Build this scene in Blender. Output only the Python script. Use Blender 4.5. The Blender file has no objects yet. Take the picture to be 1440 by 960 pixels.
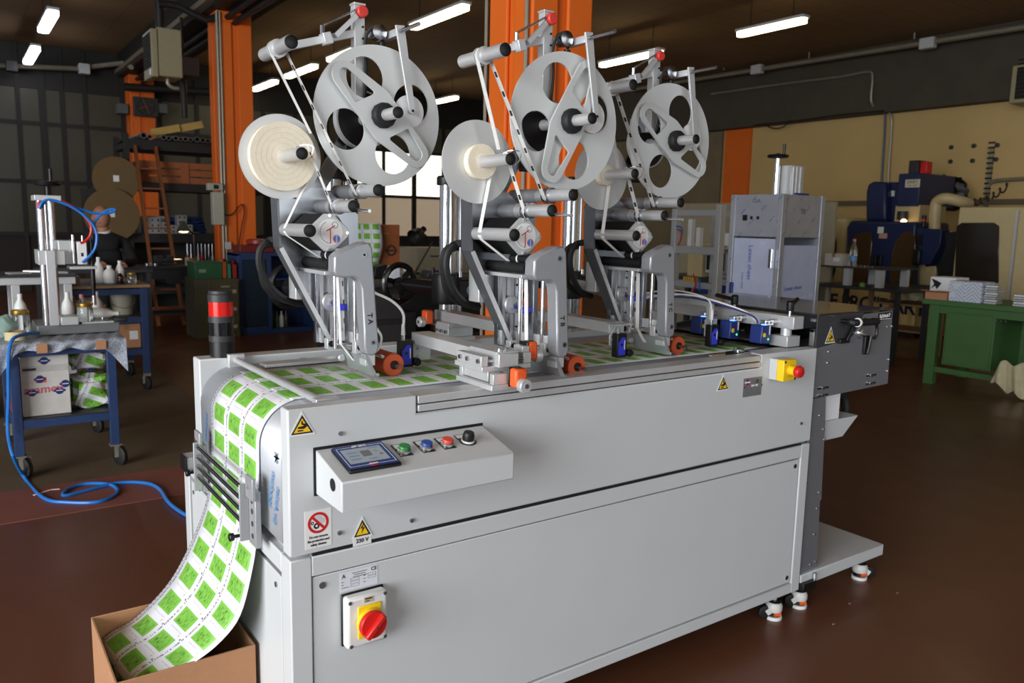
import bpy, bmesh, math, random
from mathutils import Vector, Matrix
random.seed(7)
scene = bpy.context.scene
COL = scene.collection

# ------------------------------------------------------------------ camera
CAM = Vector((-0.57565, -1.64370, 1.41178))
PITCH, YAW, ROLL, FPX = 0.1454165, 0.9551396, 0.0216605, 1124.783
_f = Vector((math.cos(YAW)*math.cos(PITCH), math.sin(YAW)*math.cos(PITCH), -math.sin(PITCH)))
_r0 = Vector((math.sin(YAW), -math.cos(YAW), 0)); _u0 = _r0.cross(_f)
_r = _r0*math.cos(ROLL)+_u0*math.sin(ROLL); _u = -_r0*math.sin(ROLL)+_u0*math.cos(ROLL)
cam_data = bpy.data.cameras.new('camera'); cam = bpy.data.objects.new('camera', cam_data); COL.objects.link(cam)
M = Matrix((( _r.x,_u.x,-_f.x,CAM.x),(_r.y,_u.y,-_f.y,CAM.y),(_r.z,_u.z,-_f.z,CAM.z),(0,0,0,1)))
cam.matrix_world = M
cam_data.sensor_width = 36.0; cam_data.sensor_fit = 'HORIZONTAL'; cam_data.lens = FPX/1440*36
cam_data.clip_start = .05; cam_data.clip_end = 200
cam_data.dof.use_dof = True; cam_data.dof.focus_distance = 2.3; cam_data.dof.aperture_fstop = 5.6
scene.camera = cam
def at(x, y, X=None, Y=None, Z=None):
    "point where the sight line through photo pixel (x, y) meets an axis plane"
    d = _f+_r*((x-720)/FPX)-_u*((y-480)/FPX)
    if X is not None: t = (X-CAM.x)/d.x
    elif Y is not None: t = (Y-CAM.y)/d.y
    else: t = (Z-CAM.z)/d.z
    return CAM+d*t

# ------------------------------------------------------------------ world, light, exposure
scene.view_settings.view_transform = 'Standard'; scene.view_settings.look = 'None'
scene.view_settings.exposure = 0.0; scene.view_settings.gamma = 1.0
try: scene.view_settings.use_curve_mapping = False
except Exception: pass
world = bpy.data.worlds.new('world'); scene.world = world; world.use_nodes = True
wb = world.node_tree.nodes['Background']; wb.inputs[0].default_value = (.80, .88, 1.0, 1); wb.inputs[1].default_value = .30
def area(name, loc, target, sx, sy, power, col):
    l = bpy.data.lights.new(name, 'AREA'); l.shape = 'RECTANGLE'; l.size = sx; l.size_y = sy; l.energy = power; l.color = col
    o = bpy.data.objects.new(name, l); COL.objects.link(o); o.location = loc
    o.rotation_euler = (Vector(target)-Vector(loc)).to_track_quat('-Z', 'Y').to_euler()
    return o
# assumed daylight from behind left of the camera: an unseen added area lamp
area('assumed_daylight_side', (-7.0, -2.2, 2.2), (0.6, 0.2, 1.1), 6.5, 3.8, 960, (.93, .97, 1.0))
area('fill_front', (1.0, -8.0, 2.4), (1.5, 0.5, 1.2), 7.0, 3.4, 130, (.92, .97, 1.0))  # unseen fill lamp added to brighten the front faces

# ------------------------------------------------------------------ materials
def lin(c):
    c = c/255
    return c/12.92 if c <= .04045 else ((c+.055)/1.055)**2.4
def rgb(t): return (lin(t[0]), lin(t[1]), lin(t[2]), 1)
MATS = {}
def pm(name, col, rough=.5, metal=0., var=.06, scale=18., bump=0., bscale=None, trans=0., ior=1.45, emit=None, es=0., alpha=1., coat=0., stretch=None, rvar=.08):
    "principled material with procedural colour, roughness and relief variation"
    if name in MATS: return MATS[name]
    m = bpy.data.materials.new(name); m.use_nodes = True; nt = m.node_tree; n = nt.nodes; b = n['Principled BSDF']
    c = rgb(col); b.inputs['Roughness'].default_value = rough; b.inputs['Metallic'].default_value = metal
    tc = n.new('ShaderNodeTexCoord'); mp = n.new('ShaderNodeMapping'); nt.links.new(tc.outputs['Object'], mp.inputs[0])
    if stretch: mp.inputs['Scale'].default_value = stretch
    nz = n.new('ShaderNodeTexNoise'); nz.inputs['Scale'].default_value = scale; nz.inputs['Detail'].default_value = 5
    nt.links.new(mp.outputs[0], nz.inputs['Vector'])
    mx = n.new('ShaderNodeMix'); mx.data_type = 'RGBA'
    mx.inputs[6].default_value = tuple(x*(1-var*2) for x in c[:3])+(1,); mx.inputs[7].default_value = tuple(min(1, x*(1+var*2)) for x in c[:3])+(1,)
    nt.links.new(nz.outputs[0], mx.inputs[0]); nt.links.new(mx.outputs[2], b.inputs['Base Color'])
    if rvar:
        mr = n.new('ShaderNodeMapRange'); mr.inputs[3].default_value = max(.02, rough-rvar); mr.inputs[4].default_value = min(1, rough+rvar)
        nt.links.new(nz.outputs[0], mr.inputs[0]); nt.links.new(mr.outputs[0], b.inputs['Roughness'])
    if bump:
        bp = n.new('ShaderNodeBump'); bp.inputs['Strength'].default_value = bump; bp.inputs['Distance'].default_value = .01
        n2 = n.new('ShaderNodeTexNoise'); n2.inputs['Scale'].default_value = bscale or scale*4; n2.inputs['Detail'].default_value = 4
        nt.links.new(mp.outputs[0], n2.inputs['Vector']); nt.links.new(n2.outputs[0], bp.inputs['Height']); nt.links.new(bp.outputs[0], b.inputs['Normal'])
    if trans: b.inputs['Transmission Weight'].default_value = trans; b.inputs['IOR'].default_value = ior
    if emit: b.inputs['Emission Color'].default_value = rgb(emit); b.inputs['Emission Strength'].default_value = es
    if alpha < 1: b.inputs['Alpha'].default_value = alpha
    if coat: b.inputs['Coat Weight'].default_value = coat
    MATS[name] = m
    return m
paint = pm('machine_paint', (202, 205, 206), .42, var=.012, scale=6, bump=.06, bscale=450)
paint_d = pm('dark_gap', (18, 18, 20), .8)
alu = pm('brushed_aluminium', (214, 215, 216), .40, .62, var=.04, scale=60, stretch=(1, 1, 8))
alu_l = pm('anodised_aluminium', (206, 207, 207), .42, .5, var=.03, scale=40)
steel = pm('polished_steel', (172, 174, 178), .24, 1., var=.06, scale=14)
steel_d = pm('stainless_sheet', (134, 137, 143), .40, .45, var=.05, scale=30, stretch=(1, 1, 12))
chrome = pm('chrome', (222, 223, 225), .12, .92, var=.03)
cast = pm('silver_casting', (168, 170, 174), .36, .5, var=.02, scale=60, bump=.03, bscale=500)
reelm = pm('reel_grey_aluminium', (220, 223, 222), .48, .25, var=.03, scale=9)
reelm2 = pm('reel_bar_grey', (210, 213, 212), .5, .22, var=.03, scale=12)
discm = pm('spun_disc', (204, 204, 202), .40, .45, var=.06, scale=16)
cream = pm('label_roll_cream', (236, 226, 203), .6, var=.05, scale=120)
black = pm('black_plastic', (11, 11, 12), .45, var=.1)
rubber = pm('black_rubber', (20, 20, 21), .62, var=.12, bump=.1)
redp = pm('red_plastic', (208, 28, 24), .38, var=.05)
redk = pm('red_knob', (214, 58, 48), .45, var=.05)
orangep = pm('orange_plastic', (236, 92, 30), .45, var=.04)
orangef = pm('orange_foam', (196, 84, 44), .85, var=.08, bump=.1)
yellowp = pm('yellow_plastic', (245, 206, 28), .4, var=.03)
bluep = pm('sensor_blue', (34, 52, 118), .4, var=.05)
blueb = pm('bright_blue', (56, 66, 214), .4, var=.04)
greenb = pm('green_button', (30, 128, 52), .35, var=.05)
blueb2 = pm('blue_button', (32, 72, 150), .35, var=.05)
redb = pm('red_button', (226, 70, 52), .35, var=.05)
whitep = pm('white_plastic', (232, 232, 230), .45, var=.02)
whitepaper = pm('white_paper', (240, 240, 242), .75, var=.015)
greyp = pm('grey_plastic', (196, 198, 200), .45, var=.02)
ink = pm('black_ink', (14, 14, 14), .6, var=.05)
inkr = pm('red_ink', (200, 24, 30), .55, var=.05)
inkb = pm('blue_ink', (30, 70, 170), .55, var=.05)
inky = pm('sign_yellow', (248, 200, 20), .5, var=.03)
cardb = pm('cardboard', (176, 128, 92), .8, var=.05, scale=40, bump=.08)
brass = pm('brass', (200, 160, 70), .3, .9)
film = pm('clear_film', (225, 232, 240), .12, trans=.85, ior=1.15, var=.02)

# ------------------------------------------------------------------ mesh builder
class MB:
    def __init__(s): s.bm = bmesh.new()
    def _add(s, vs, fs):
        v = [s.bm.verts.new(p) for p in vs]
        for f in fs:
            try: s.bm.faces.new([v[i] for i in f])
            except ValueError: pass
        return s
    def box(s, x0, x1, y0, y1, z0, z1):
        if x0 > x1: x0, x1 = x1, x0
        if y0 > y1: y0, y1 = y1, y0
        if z0 > z1: z0, z1 = z1, z0
        return s._add([(x0,y0,z0),(x1,y0,z0),(x1,y1,z0),(x0,y1,z0),(x0,y0,z1),(x1,y0,z1),(x1,y1,z1),(x0,y1,z1)],
                      [(0,3,2,1),(4,5,6,7),(0,1,5,4),(1,2,6,5),(2,3,7,6),(3,0,4,7)])
    def bar(s, p0, p1, w, h, up=(0,0,1)):
        p0 = Vector(p0); p1 = Vector(p1); d = (p1-p0).normalized(); up = Vector(up)
        sd = d.cross(up)
        if sd.length < 1e-4: sd = d.cross(Vector((1,0,0)))
        sd.normalize(); up = sd.cross(d)
        a = sd*w/2; b = up*h/2
        return s._add([p0-a-b, p0+a-b, p0+a+b, p0-a+b, p1-a-b, p1+a-b, p1+a+b, p1-a+b],
                      [(0,1,2,3),(7,6,5,4),(0,4,5,1),(1,5,6,2),(2,6,7,3),(3,7,4,0)])
    def lathe(s, prof, p0, axis=(0,0,1), seg=24, caps=True):
        "prof: list of (radius, distance along axis)"
        p0 = Vector(p0); ax = Vector(axis).normalized()
        e1 = ax.orthogonal().normalized(); e2 = ax.cross(e1); rings = []
        for r, h in prof:
            if r < 1e-6: rings.append([s.bm.verts.new(p0+ax*h)])
            else: rings.append([s.bm.verts.new(p0+ax*h+(e1*math.cos(2*math.pi*k/seg)+e2*math.sin(2*math.pi*k/seg))*r) for k in range(seg)])
        for a, b in zip(rings, rings[1:]):
            for k in range(seg):
                k2 = (k+1) % seg
                if len(a) == 1 and len(b) == 1: continue
                if len(a) == 1: s.bm.faces.new([a[0], b[k], b[k2]])
                elif len(b) == 1: s.bm.faces.new([a[k], a[k2], b[0]])
                else: s.bm.faces.new([a[k], a[k2], b[k2], b[k]])
        if caps:
            if len(rings[0]) > 1: s.bm.faces.new(rings[0][::-1])
            if len(rings[-1]) > 1: s.bm.faces.new(rings[-1])
        return s
    def cyl(s, p0, p1, r, r1=None, seg=24):
        p0 = Vector(p0); p1 = Vector(p1); L = (p1-p0).length
        return s.lathe([(r, 0), (r if r1 is None else r1, L)], p0, p1-p0, seg)
    def ring(s, p0, p1, ro, ri, seg=28):
        p0 = Vector(p0); p1 = Vector(p1); L = (p1-p0).length
        return s.lathe([(ri, 0), (ro, 0), (ro, L), (ri, L), (ri, 0)], p0, p1-p0, seg, caps=False)
    def tube(s, pts, r, seg=8, smooth=5, r_end=None):
        pts = [Vector(p) for p in pts]
        if smooth > 1 and len(pts) > 2: pts = crv(pts, smooth)
        n = len(pts); prev = None; rings = []
        for i, p in enumerate(pts):
            d = (pts[min(i+1, n-1)]-pts[max(i-1, 0)]).normalized()
            e1 = d.orthogonal().normalized() if prev is None else (prev-d*prev.dot(d)).normalized()
            prev = e1; e2 = d.cross(e1)
            rr = r if r_end is None else r+(r_end-r)*i/(n-1)
            rings.append([s.bm.verts.new(p+(e1*math.cos(2*math.pi*k/seg)+e2*math.sin(2*math.pi*k/seg))*rr) for k in range(seg)])
        for a, b in zip(rings, rings[1:]):
            for k in range(seg): s.bm.faces.new([a[k], a[(k+1) % seg], b[(k+1) % seg], b[k]])
        s.bm.faces.new(rings[0][::-1]); s.bm.faces.new(rings[-1])
        return s
    def plate(s, outer, c0, c1, axis='y', holes=()):
        "extruded outline with holes; outline in (x,z) for axis y, (x,y) for z, (y,z) for x"
        f = {'y': lambda a, b, c: (a, c, b), 'z': lambda a, b, c: (a, b, c), 'x': lambda a, b, c: (c, a, b)}[axis]
        t = bmesh.new(); loops = []
        for lp in [outer]+list(holes):
            vs = [t.verts.new((a, b, 0)) for a, b in lp]; loops.append(vs)
            for i in range(len(vs)): t.edges.new((vs[i], vs[(i+1) % len(vs)]))
        bmesh.ops.triangle_fill(t, edges=t.edges[:], use_beauty=True)
        t.verts.ensure_lookup_table(); t.verts.index_update()
        va = [s.bm.verts.new(f(v.co.x, v.co.y, c0)) for v in t.verts]; vb = [s.bm.verts.new(f(v.co.x, v.co.y, c1)) for v in t.verts]
        for fc in t.faces:
            ix = [v.index for v in fc.verts]
            s.bm.faces.new([va[i] for i in ix]); s.bm.faces.new([vb[i] for i in reversed(ix)])
        for vs in loops:
            for i in range(len(vs)):
                a, b = vs[i].index, vs[(i+1) % len(vs)].index
                s.bm.faces.new([va[a], va[b], vb[b], vb[a]])
        t.free(); return s
    def sphere(s, c, r, sc=(1,1,1), u=16, v=10):
        m = Matrix.Translation(c) @ Matrix.Diagonal((r*sc[0], r*sc[1], r*sc[2], 1))
        bmesh.ops.create_uvsphere(s.bm, u_segments=u, v_segments=v, radius=1, matrix=m); return s
    def xf(s, m): bmesh.ops.transform(s.bm, matrix=m, verts=s.bm.verts[:]); return s
    def build(s, name, m, parent=None, bevel=0., seg=2, ang=35):
        bmesh.ops.recalc_face_normals(s.bm, faces=s.bm.faces[:])
        me = bpy.data.meshes.new(name); s.bm.to_mesh(me); s.bm.free()
        return link(name, me, m, parent, bevel, seg, ang)
def crv(pts, k):
    pts = [Vector(p) for p in pts]
    out = []; n = len(pts)
    for i in range(n-1):
        p0, p1, p2, p3 = pts[max(i-1, 0)], pts[i], pts[i+1], pts[min(i+2, n-1)]
        for j in range(k):
            t = j/k
            out.append(.5*((2*p1)+(p2-p0)*t+(2*p0-5*p1+4*p2-p3)*t*t+(3*p1-p0-3*p2+p3)*t*t*t))
    return out+[pts[-1]]
ABSINV = {}
def link(name, me, m, parent=None, bevel=0., seg=2, ang=35):
    for p in me.polygons: p.use_smooth = True
    me.set_sharp_from_angle(angle=math.radians(ang))
    if m: me.materials.append(m)
    xs = [v.co for v in me.vertices]      # origin at the middle of the object's base
    o = Vector(((min(v.x for v in xs)+max(v.x for v in xs))/2, (min(v.y for v in xs)+max(v.y for v in xs))/2, min(v.z for v in xs)))
    me.transform(Matrix.Translation(-o))
    ob = bpy.data.objects.new(name, me); COL.objects.link(ob); ob.location = o
    ABSINV[ob.name] = Matrix.Translation(o).inverted()
    if parent is not None:
        ob.parent = parent; ob.matrix_parent_inverse = ABSINV[parent.name]
    if bevel:
        b = ob.modifiers.new('bevel', 'BEVEL'); b.width = bevel; b.segments = seg; b.limit_method = 'ANGLE'; b.angle_limit = math.radians(40); b.harden_normals = False
    return ob
def tag(o, label, cat, group=None, kind=None):
    if label: o['label'] = label
    if cat: o['category'] = cat
    if group: o['group'] = group
    if kind: o['kind'] = kind
    return o
def thing(name, label, cat, base, group=None):
    "Empty at the thing's base; its parts are given in world coordinates"
    o = bpy.data.objects.new(name, None); COL.objects.link(o); o.location = base; o.empty_display_size = .1
    ABSINV[o.name] = Matrix.Translation(base).inverted()
    return tag(o, label, cat, group)
def spin(root, deg):
    "turn a thing about the vertical through its base"
    root.rotation_euler = (0, 0, math.radians(deg)); return root
def struct(o): o['kind'] = 'structure'; return o
def text(s, size, m, loc, xdir, ydir, name='lettering', parent=None, bold=0., align='CENTER', thick=.0003, spacing=1., sx=1.):
    cu = bpy.data.curves.new(name, 'FONT'); cu.body = s; cu.size = size; cu.align_x = align; cu.align_y = 'CENTER'; cu.offset = bold; cu.extrude = thick; cu.resolution_u = 3; cu.space_character = spacing
    t = bpy.data.objects.new('tmp', cu); COL.objects.link(t)
    bpy.context.view_layer.update()
    me = bpy.data.meshes.new_from_object(t.evaluated_get(bpy.context.evaluated_depsgraph_get()))
    bpy.data.objects.remove(t); bpy.data.curves.remove(cu)
    if sx != 1.: me.transform(Matrix.Diagonal((sx, 1, 1, 1)))
    x = Vector(xdir).normalized(); y = Vector(ydir).normalized(); z = x.cross(y)
    me.transform(Matrix(((x.x,y.x,z.x,loc[0]),(x.y,y.y,z.y,loc[1]),(x.z,y.z,z.z,loc[2]),(0,0,0,1))))
    me.name = name
    return link(name, me, m, parent)
def circ(cx, cy, r, n=24, a0=0., a1=2*math.pi):
    full = abs(a1-a0-2*math.pi) < 1e-6
    return [(cx+r*math.cos(a0+(a1-a0)*i/(n if full else n-1)), cy+r*math.sin(a0+(a1-a0)*i/(n if full else n-1))) for i in range(n)]
def hull(pts):
    pts = sorted(set((round(a, 6), round(b, 6)) for a, b in pts))
    def half(ps):
        h = []
        for q in ps:
            while len(h) > 1 and (h[-1][0]-h[-2][0])*(q[1]-h[-2][1])-(h[-1][1]-h[-2][1])*(q[0]-h[-2][0]) <= 0: h.pop()
            h.append(q)
        return h
    return half(pts)[:-1]+half(pts[::-1])[:-1]
def ribbon(pts, w, y, name, m, parent, th=.0007, sm=1):
    "thin tape running through (x, z) points, w wide along y"
    p = [Vector((a, 0, b)) for a, b in pts]
    if sm > 1: p = crv(p, sm)
    mb = MB(); lo = []; hi = []; us = [0.]
    for i, q in enumerate(p):
        d = (p[min(i+1, len(p)-1)]-p[max(i-1, 0)]).normalized(); nrm = Vector((-d.z, 0, d.x))*th
        lo.append([mb.bm.verts.new((q.x, y-w/2, q.z)), mb.bm.verts.new((q.x, y+w/2, q.z))])
        hi.append([mb.bm.verts.new((q.x+nrm.x, y-w/2, q.z+nrm.z)), mb.bm.verts.new((q.x+nrm.x, y+w/2, q.z+nrm.z))])
        if i: us.append(us[-1]+(q-p[i-1]).length)
    uv = mb.bm.loops.layers.uv.new('uv'); idx = {}
    for i in range(len(p)):
        for L in (lo, hi):
            idx[L[i][0]] = (us[i], 0.); idx[L[i][1]] = (us[i], w)
    fs = []
    for i in range(len(p)-1):
        fs.append(mb.bm.faces.new([lo[i][0], lo[i+1][0], lo[i+1][1], lo[i][1]])); fs.append(mb.bm.faces.new([hi[i][1], hi[i+1][1], hi[i+1][0], hi[i][0]]))
        for s in (0, 1): fs.append(mb.bm.faces.new([lo[i][s], hi[i][s], hi[i+1][s], lo[i+1][s]]))
    for f in fs:
        for l in f.loops: l[uv].uv = idx[l.vert]
    return mb.build(name, m, parent)
def copy_tree(root, base=None):
    "a copy of a thing with its parts and their sub-parts"
    c = root.copy(); COL.objects.link(c)
    for ch in root.children:
        d = copy_tree(ch); mi = ch.matrix_parent_inverse.copy(); d.parent = c; d.matrix_parent_inverse = mi
    if base is not None: c.location = base
    return c
# ------------------------------------------------------------------ more materials
def nodes(name):
    m = bpy.data.materials.new(name); m.use_nodes = True; MATS[name] = m
    return m, m.node_tree, m.node_tree.nodes['Principled BSDF']
def mth(nt, op, a, b=0., c=None):
    n = nt.nodes.new('ShaderNodeMath'); n.operation = op
    for i, v in enumerate((a, b) if c is None else (a, b, c)):
        if isinstance(v, (int, float)): n.inputs[i].default_value = v
        else: nt.links.new(v, n.inputs[i])
    return n.outputs[0]
def rng(nt, x, lo, hi): return mth(nt, 'MULTIPLY', mth(nt, 'GREATER_THAN', x, lo), mth(nt, 'LESS_THAN', x, hi))
def mixc(nt, f, a, b):
    n = nt.nodes.new('ShaderNodeMix'); n.data_type = 'RGBA'
    for i, v in ((0, f), (6, a), (7, b)):
        if isinstance(v, (tuple, float, int)): n.inputs[i].default_value = v
        else: nt.links.new(v, n.inputs[i])
    return n.outputs[2]
def noise(nt, vec, scale, detail=3.):
    n = nt.nodes.new('ShaderNodeTexNoise'); n.inputs['Scale'].default_value = scale; n.inputs['Detail'].default_value = detail
    nt.links.new(vec, n.inputs['Vector']); return n.outputs[0]
def mapv(nt, vec, sc):
    n = nt.nodes.new('ShaderNodeMapping'); n.inputs['Scale'].default_value = sc; nt.links.new(vec, n.inputs[0]); return n.outputs[0]
def web_material():
    m, nt, b = nodes('printed_label_web'); tc = nt.nodes.new('ShaderNodeTexCoord'); sp = nt.nodes.new('ShaderNodeSeparateXYZ')
    nt.links.new(tc.outputs['UV'], sp.inputs[0]); u, v = sp.outputs[0], sp.outputs[1]
    fu = mth(nt, 'FRACT', mth(nt, 'DIVIDE', u, .076)); fv = mth(nt, 'FRACT', mth(nt, 'DIVIDE', mth(nt, 'ADD', v, -.012), .1335))
    inside = rng(nt, v, .014, .408)
    green = mth(nt, 'MULTIPLY', mth(nt, 'MULTIPLY', rng(nt, fu, .06, .67), rng(nt, fv, .07, .77)), inside)
    scr = noise(nt, mapv(nt, tc.outputs['UV'], (60, 320, 1)), 1., 2.)
    scrib = mth(nt, 'MULTIPLY', mth(nt, 'MULTIPLY', mth(nt, 'GREATER_THAN', scr, .565), rng(nt, fu, .14, .62)), rng(nt, fv, .16, .70))
    g = mixc(nt, mth(nt, 'MULTIPLY', scrib, .8), rgb((126, 190, 72)), rgb((26, 56, 20)))
    dash = noise(nt, mapv(nt, tc.outputs['UV'], (420, 40, 1)), 1., 1.)
    line = mth(nt, 'MULTIPLY', mth(nt, 'MULTIPLY', rng(nt, fv, .865, .925), mth(nt, 'GREATER_THAN', dash, .5)), inside)
    d2 = noise(nt, mapv(nt, tc.outputs['UV'], (900, 160, 1)), 1., 1.)
    line2 = mth(nt, 'MULTIPLY', mth(nt, 'MULTIPLY', rng(nt, fu, .78, .82), rng(nt, fv, .1, .7)), mth(nt, 'GREATER_THAN', d2, .5))
    dot = mth(nt, 'MULTIPLY', rng(nt, fu, .86, .94), rng(nt, fv, .10, .15))
    bdot = mth(nt, 'MULTIPLY', mth(nt, 'MULTIPLY', rng(nt, fu, .93, .995), rng(nt, fv, .945, .985)), inside)
    edge = mth(nt, 'MULTIPLY', mth(nt, 'GREATER_THAN', v, .4085), rng(nt, mth(nt, 'FRACT', mth(nt, 'DIVIDE', u, .011)), .2, .5))
    c = mixc(nt, green, rgb((226, 226, 233)), g)
    c = mixc(nt, mth(nt, 'MULTIPLY', line, .75), c, rgb((30, 30, 34)))
    c = mixc(nt, mth(nt, 'MULTIPLY', line2, .5), c, rgb((120, 120, 124)))
    c = mixc(nt, mth(nt, 'MULTIPLY', dot, .7), c, rgb((236, 150, 96)))
    c = mixc(nt, bdot, c, rgb((10, 10, 12))); c = mixc(nt, mth(nt, 'MULTIPLY', edge, .6), c, rgb((40, 40, 44)))
    nt.links.new(c, b.inputs['Base Color']); b.inputs['Roughness'].default_value = .5
    return m
webm = web_material()
def stripe_material():
    m, nt, b = nodes('striped_carrier_tape'); tc = nt.nodes.new('ShaderNodeTexCoord'); sp = nt.nodes.new('ShaderNodeSeparateXYZ'); nt.links.new(tc.outputs['UV'], sp.inputs[0])
    k = rng(nt, mth(nt, 'FRACT', mth(nt, 'DIVIDE', sp.outputs[0], .052)), .3, .58); k = mth(nt, 'MULTIPLY', k, rng(nt, sp.outputs[1], .003, .013))
    nt.links.new(mixc(nt, k, rgb((214, 212, 208)), rgb((46, 46, 46))), b.inputs['Base Color']); b.inputs['Roughness'].default_value = .45
    return m
stripem = stripe_material(); tapem = pm('white_tape', (236, 234, 230), .4, var=.02)
def floor_material():
    m, nt, b = nodes('resin_floor'); tc = nt.nodes.new('ShaderNodeTexCoord'); o = tc.outputs['Object']
    n1 = noise(nt, o, .7, 6.); n2 = noise(nt, o, 55., 3.); n3 = noise(nt, o, 3.2, 5.)
    c = mixc(nt, n1, rgb((90, 50, 29)), rgb((128, 70, 42)))
    c = mixc(nt, mth(nt, 'MULTIPLY', n3, .55), c, rgb((96, 70, 54)))
    c = mixc(nt, mth(nt, 'MULTIPLY', n2, .35), c, rgb((72, 48, 38)))
    sp = nt.nodes.new('ShaderNodeSeparateXYZ'); nt.links.new(o, sp.inputs[0])
    nt.links.new(c, b.inputs['Base Color'])
    r = nt.nodes.new('ShaderNodeMapRange'); r.inputs[3].default_value = .22; r.inputs[4].default_value = .5; nt.links.new(n3, r.inputs[0]); nt.links.new(r.outputs[0], b.inputs['Roughness'])
    bp = nt.nodes.new('ShaderNodeBump'); bp.inputs['Strength'].default_value = .12; bp.inputs['Distance'].default_value = .004; nt.links.new(n2, bp.inputs['Height']); nt.links.new(bp.outputs[0], b.inputs['Normal'])
    return m
floorm = floor_material()
concrete = pm('worn_concrete', (96, 80, 58), .6, var=.16, scale=3.5, bump=.15, bscale=60)
def ceiling_material():
    m, nt, b = nodes('ceiling_planks'); tc = nt.nodes.new('ShaderNodeTexCoord'); o = tc.outputs['Object']
    sp = nt.nodes.new('ShaderNodeSeparateXYZ'); nt.links.new(o, sp.inputs[0])
    n1 = noise(nt, o, 1.1, 5.); c = mixc(nt, n1, rgb((120, 92, 60)), rgb((148, 116, 80)))
    seam = rng(nt, mth(nt, 'FRACT', mth(nt, 'DIVIDE', sp.outputs[1], .30)), 0., .035); c = mixc(nt, mth(nt, 'MULTIPLY', seam, .5), c, rgb((52, 40, 28)))
    seam2 = rng(nt, mth(nt, 'FRACT', mth(nt, 'DIVIDE', sp.outputs[0], 1.2)), 0., .012); c = mixc(nt, mth(nt, 'MULTIPLY', seam2, .4), c, rgb((52, 40, 28)))
    nt.links.new(c, b.inputs['Base Color']); b.inputs['Roughness'].default_value = .85
    return m
ceilm = ceiling_material()
beige = pm('beige_wall_paint', (203, 173, 116), .8, var=.05, scale=1.4, bump=.05)
orangew = pm('orange_column_paint', (226, 104, 20), .62, var=.05, scale=3., bump=.08, bscale=90)
darksteel = pm('dark_steel', (42, 40, 38), .55, .3, var=.12)
frost = pm('frosted_pane', (70, 66, 54), .35, var=.12, scale=1.6, emit=(120, 112, 90), es=.018)
galv = pm('galvanised_pipe', (150, 144, 128), .45, .5, var=.1)

# ------------------------------------------------------------------ room
WX, WY, CZ = 12.4, 15.7, 4.45
struct(MB().box(-9, WX+.3, -9.5, WY+.3, -.12, 0).build('floor', floorm))
struct(MB().box(-9, WX+.3, -9.5, WY+.3, CZ, CZ+.15).build('ceiling', ceilm))
struct(MB().box(WX, WX+.2, -9.5, WY+.2, 0, 3.36).build('wall_right', beige))
struct(MB().box(WX-.25, WX+.2, -9.5, WY-.05, 3.36, CZ-.01).build('trim_1', pm('concrete_beam', (74, 68, 58), .85, var=.14, scale=3.)))
o = struct(MB().box(WX-.05, WX-.001, 8.75, 9.38, 0, 3.355).build('trim_2', orangew))
struct(MB().box(WX-.06, WX-.002, 9.45, WY-.01, 0, 3.355).build('trim_3', pm('bare_concrete_wall', (120, 108, 84), .9, var=.15, scale=2.5)))
# window wall: steel glazing bars with frosted panes, one part each
wl = struct(MB().box(-9, WX, WY+.02, WY+.2, 0, 1.05).build('wall_back', pm('dark_dado', (44, 36, 30), .7, var=.1)))
xs = [-2.6, -1.9, -1.15, -.55, 0., .66, 1.04, 1.36, 1.74, 2.40, 3.05, 3.75, 4.4, 5.1, 5.8, 6.5, 7.2, 7.9, 8.7, 9.5, 10.4, 11.3, WX-.05]
zs = [1.05, 2.0, 3.05, 3.70]
for i, x in enumerate(xs):
    MB().box(x-(.055 if i % 3 == 0 else .035), x+(.055 if i % 3 == 0 else .035), WY-.05, WY+.04, 0, CZ-.01).build('glazing_bar', darksteel, wl)
for z in zs: MB().box(-2.6, WX, WY-.04, WY+.03, z-.035, z+.035).build('glazing_rail', darksteel, wl)
MB().box(-9, WX, WY-.02, WY+.18, 3.72, CZ-.01).build('header_beam', darksteel, wl)
bright = pm('sunlit_pane', (250, 246, 225), .4, emit=(255, 250, 228), es=1.5, var=.02)
warmp = pm('lit_pane', (214, 196, 170), .4, emit=(222, 200, 172), es=.28, var=.06, scale=1.)
for i in range(len(xs)-1):
    for j in range(len(zs)-1):
        mm = frost
        if xs[i] > 5.7: mm = warmp if j == 0 else frost
        if 7.1 < xs[i] < 9.4 and j == 1: mm = bright
        MB().box(xs[i]+.03, xs[i+1]-.03, WY-.005, WY+.01, zs[j]+.03, zs[j+1]-.03).build('window_pane', mm, wl)
# concrete apron under the carts at the left, with a red strip before it
struct(MB().box(-3.6, .95, 3.05, 6.4, 0, .003).build('trim_4', concrete))
struct(MB().box(-3.6, .62, 2.55, 3.05, 0, .004).build('trim_5', pm('red_floor_strip', (126, 74, 62), .6, var=.1, scale=6)))
# columns
def column(x0, x1, y0, y1, label, n):
    c = thing('column', label, 'column', ((x0+x1)/2, (y0+y1)/2, 0), 'orange roof columns')
    w = x1-x0; rad = .05
    MB().box(x0+.03, x1-.03, y0+.03, y1-.03, 0, CZ-.35).build('core', orangew, c)
    for xa, xb, ya, yb in ((x0, x0+w*.42, y0, y0+.03), (x1-w*.42, x1, y0, y0+.03)):
        MB().box(xa, xb, ya, yb, 0, CZ-.55).build('flange', orangew, c, .012)
    for ya, yb in ((y0+.035, y0+(y1-y0)*.42), (y1-(y1-y0)*.42, y1)):
        MB().box(x0, x0+.03, ya, yb, 0, CZ-.55).build('flange', orangew, c, .012)
    MB().box(x0, x1, y0, y1, CZ-.55, CZ-.005).build('capital', orangew, c, .012)
    return c
cB = column(2.45, 2.93, 2.49, 2.97, 'orange steel column standing behind the labelling heads', 1)
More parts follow.
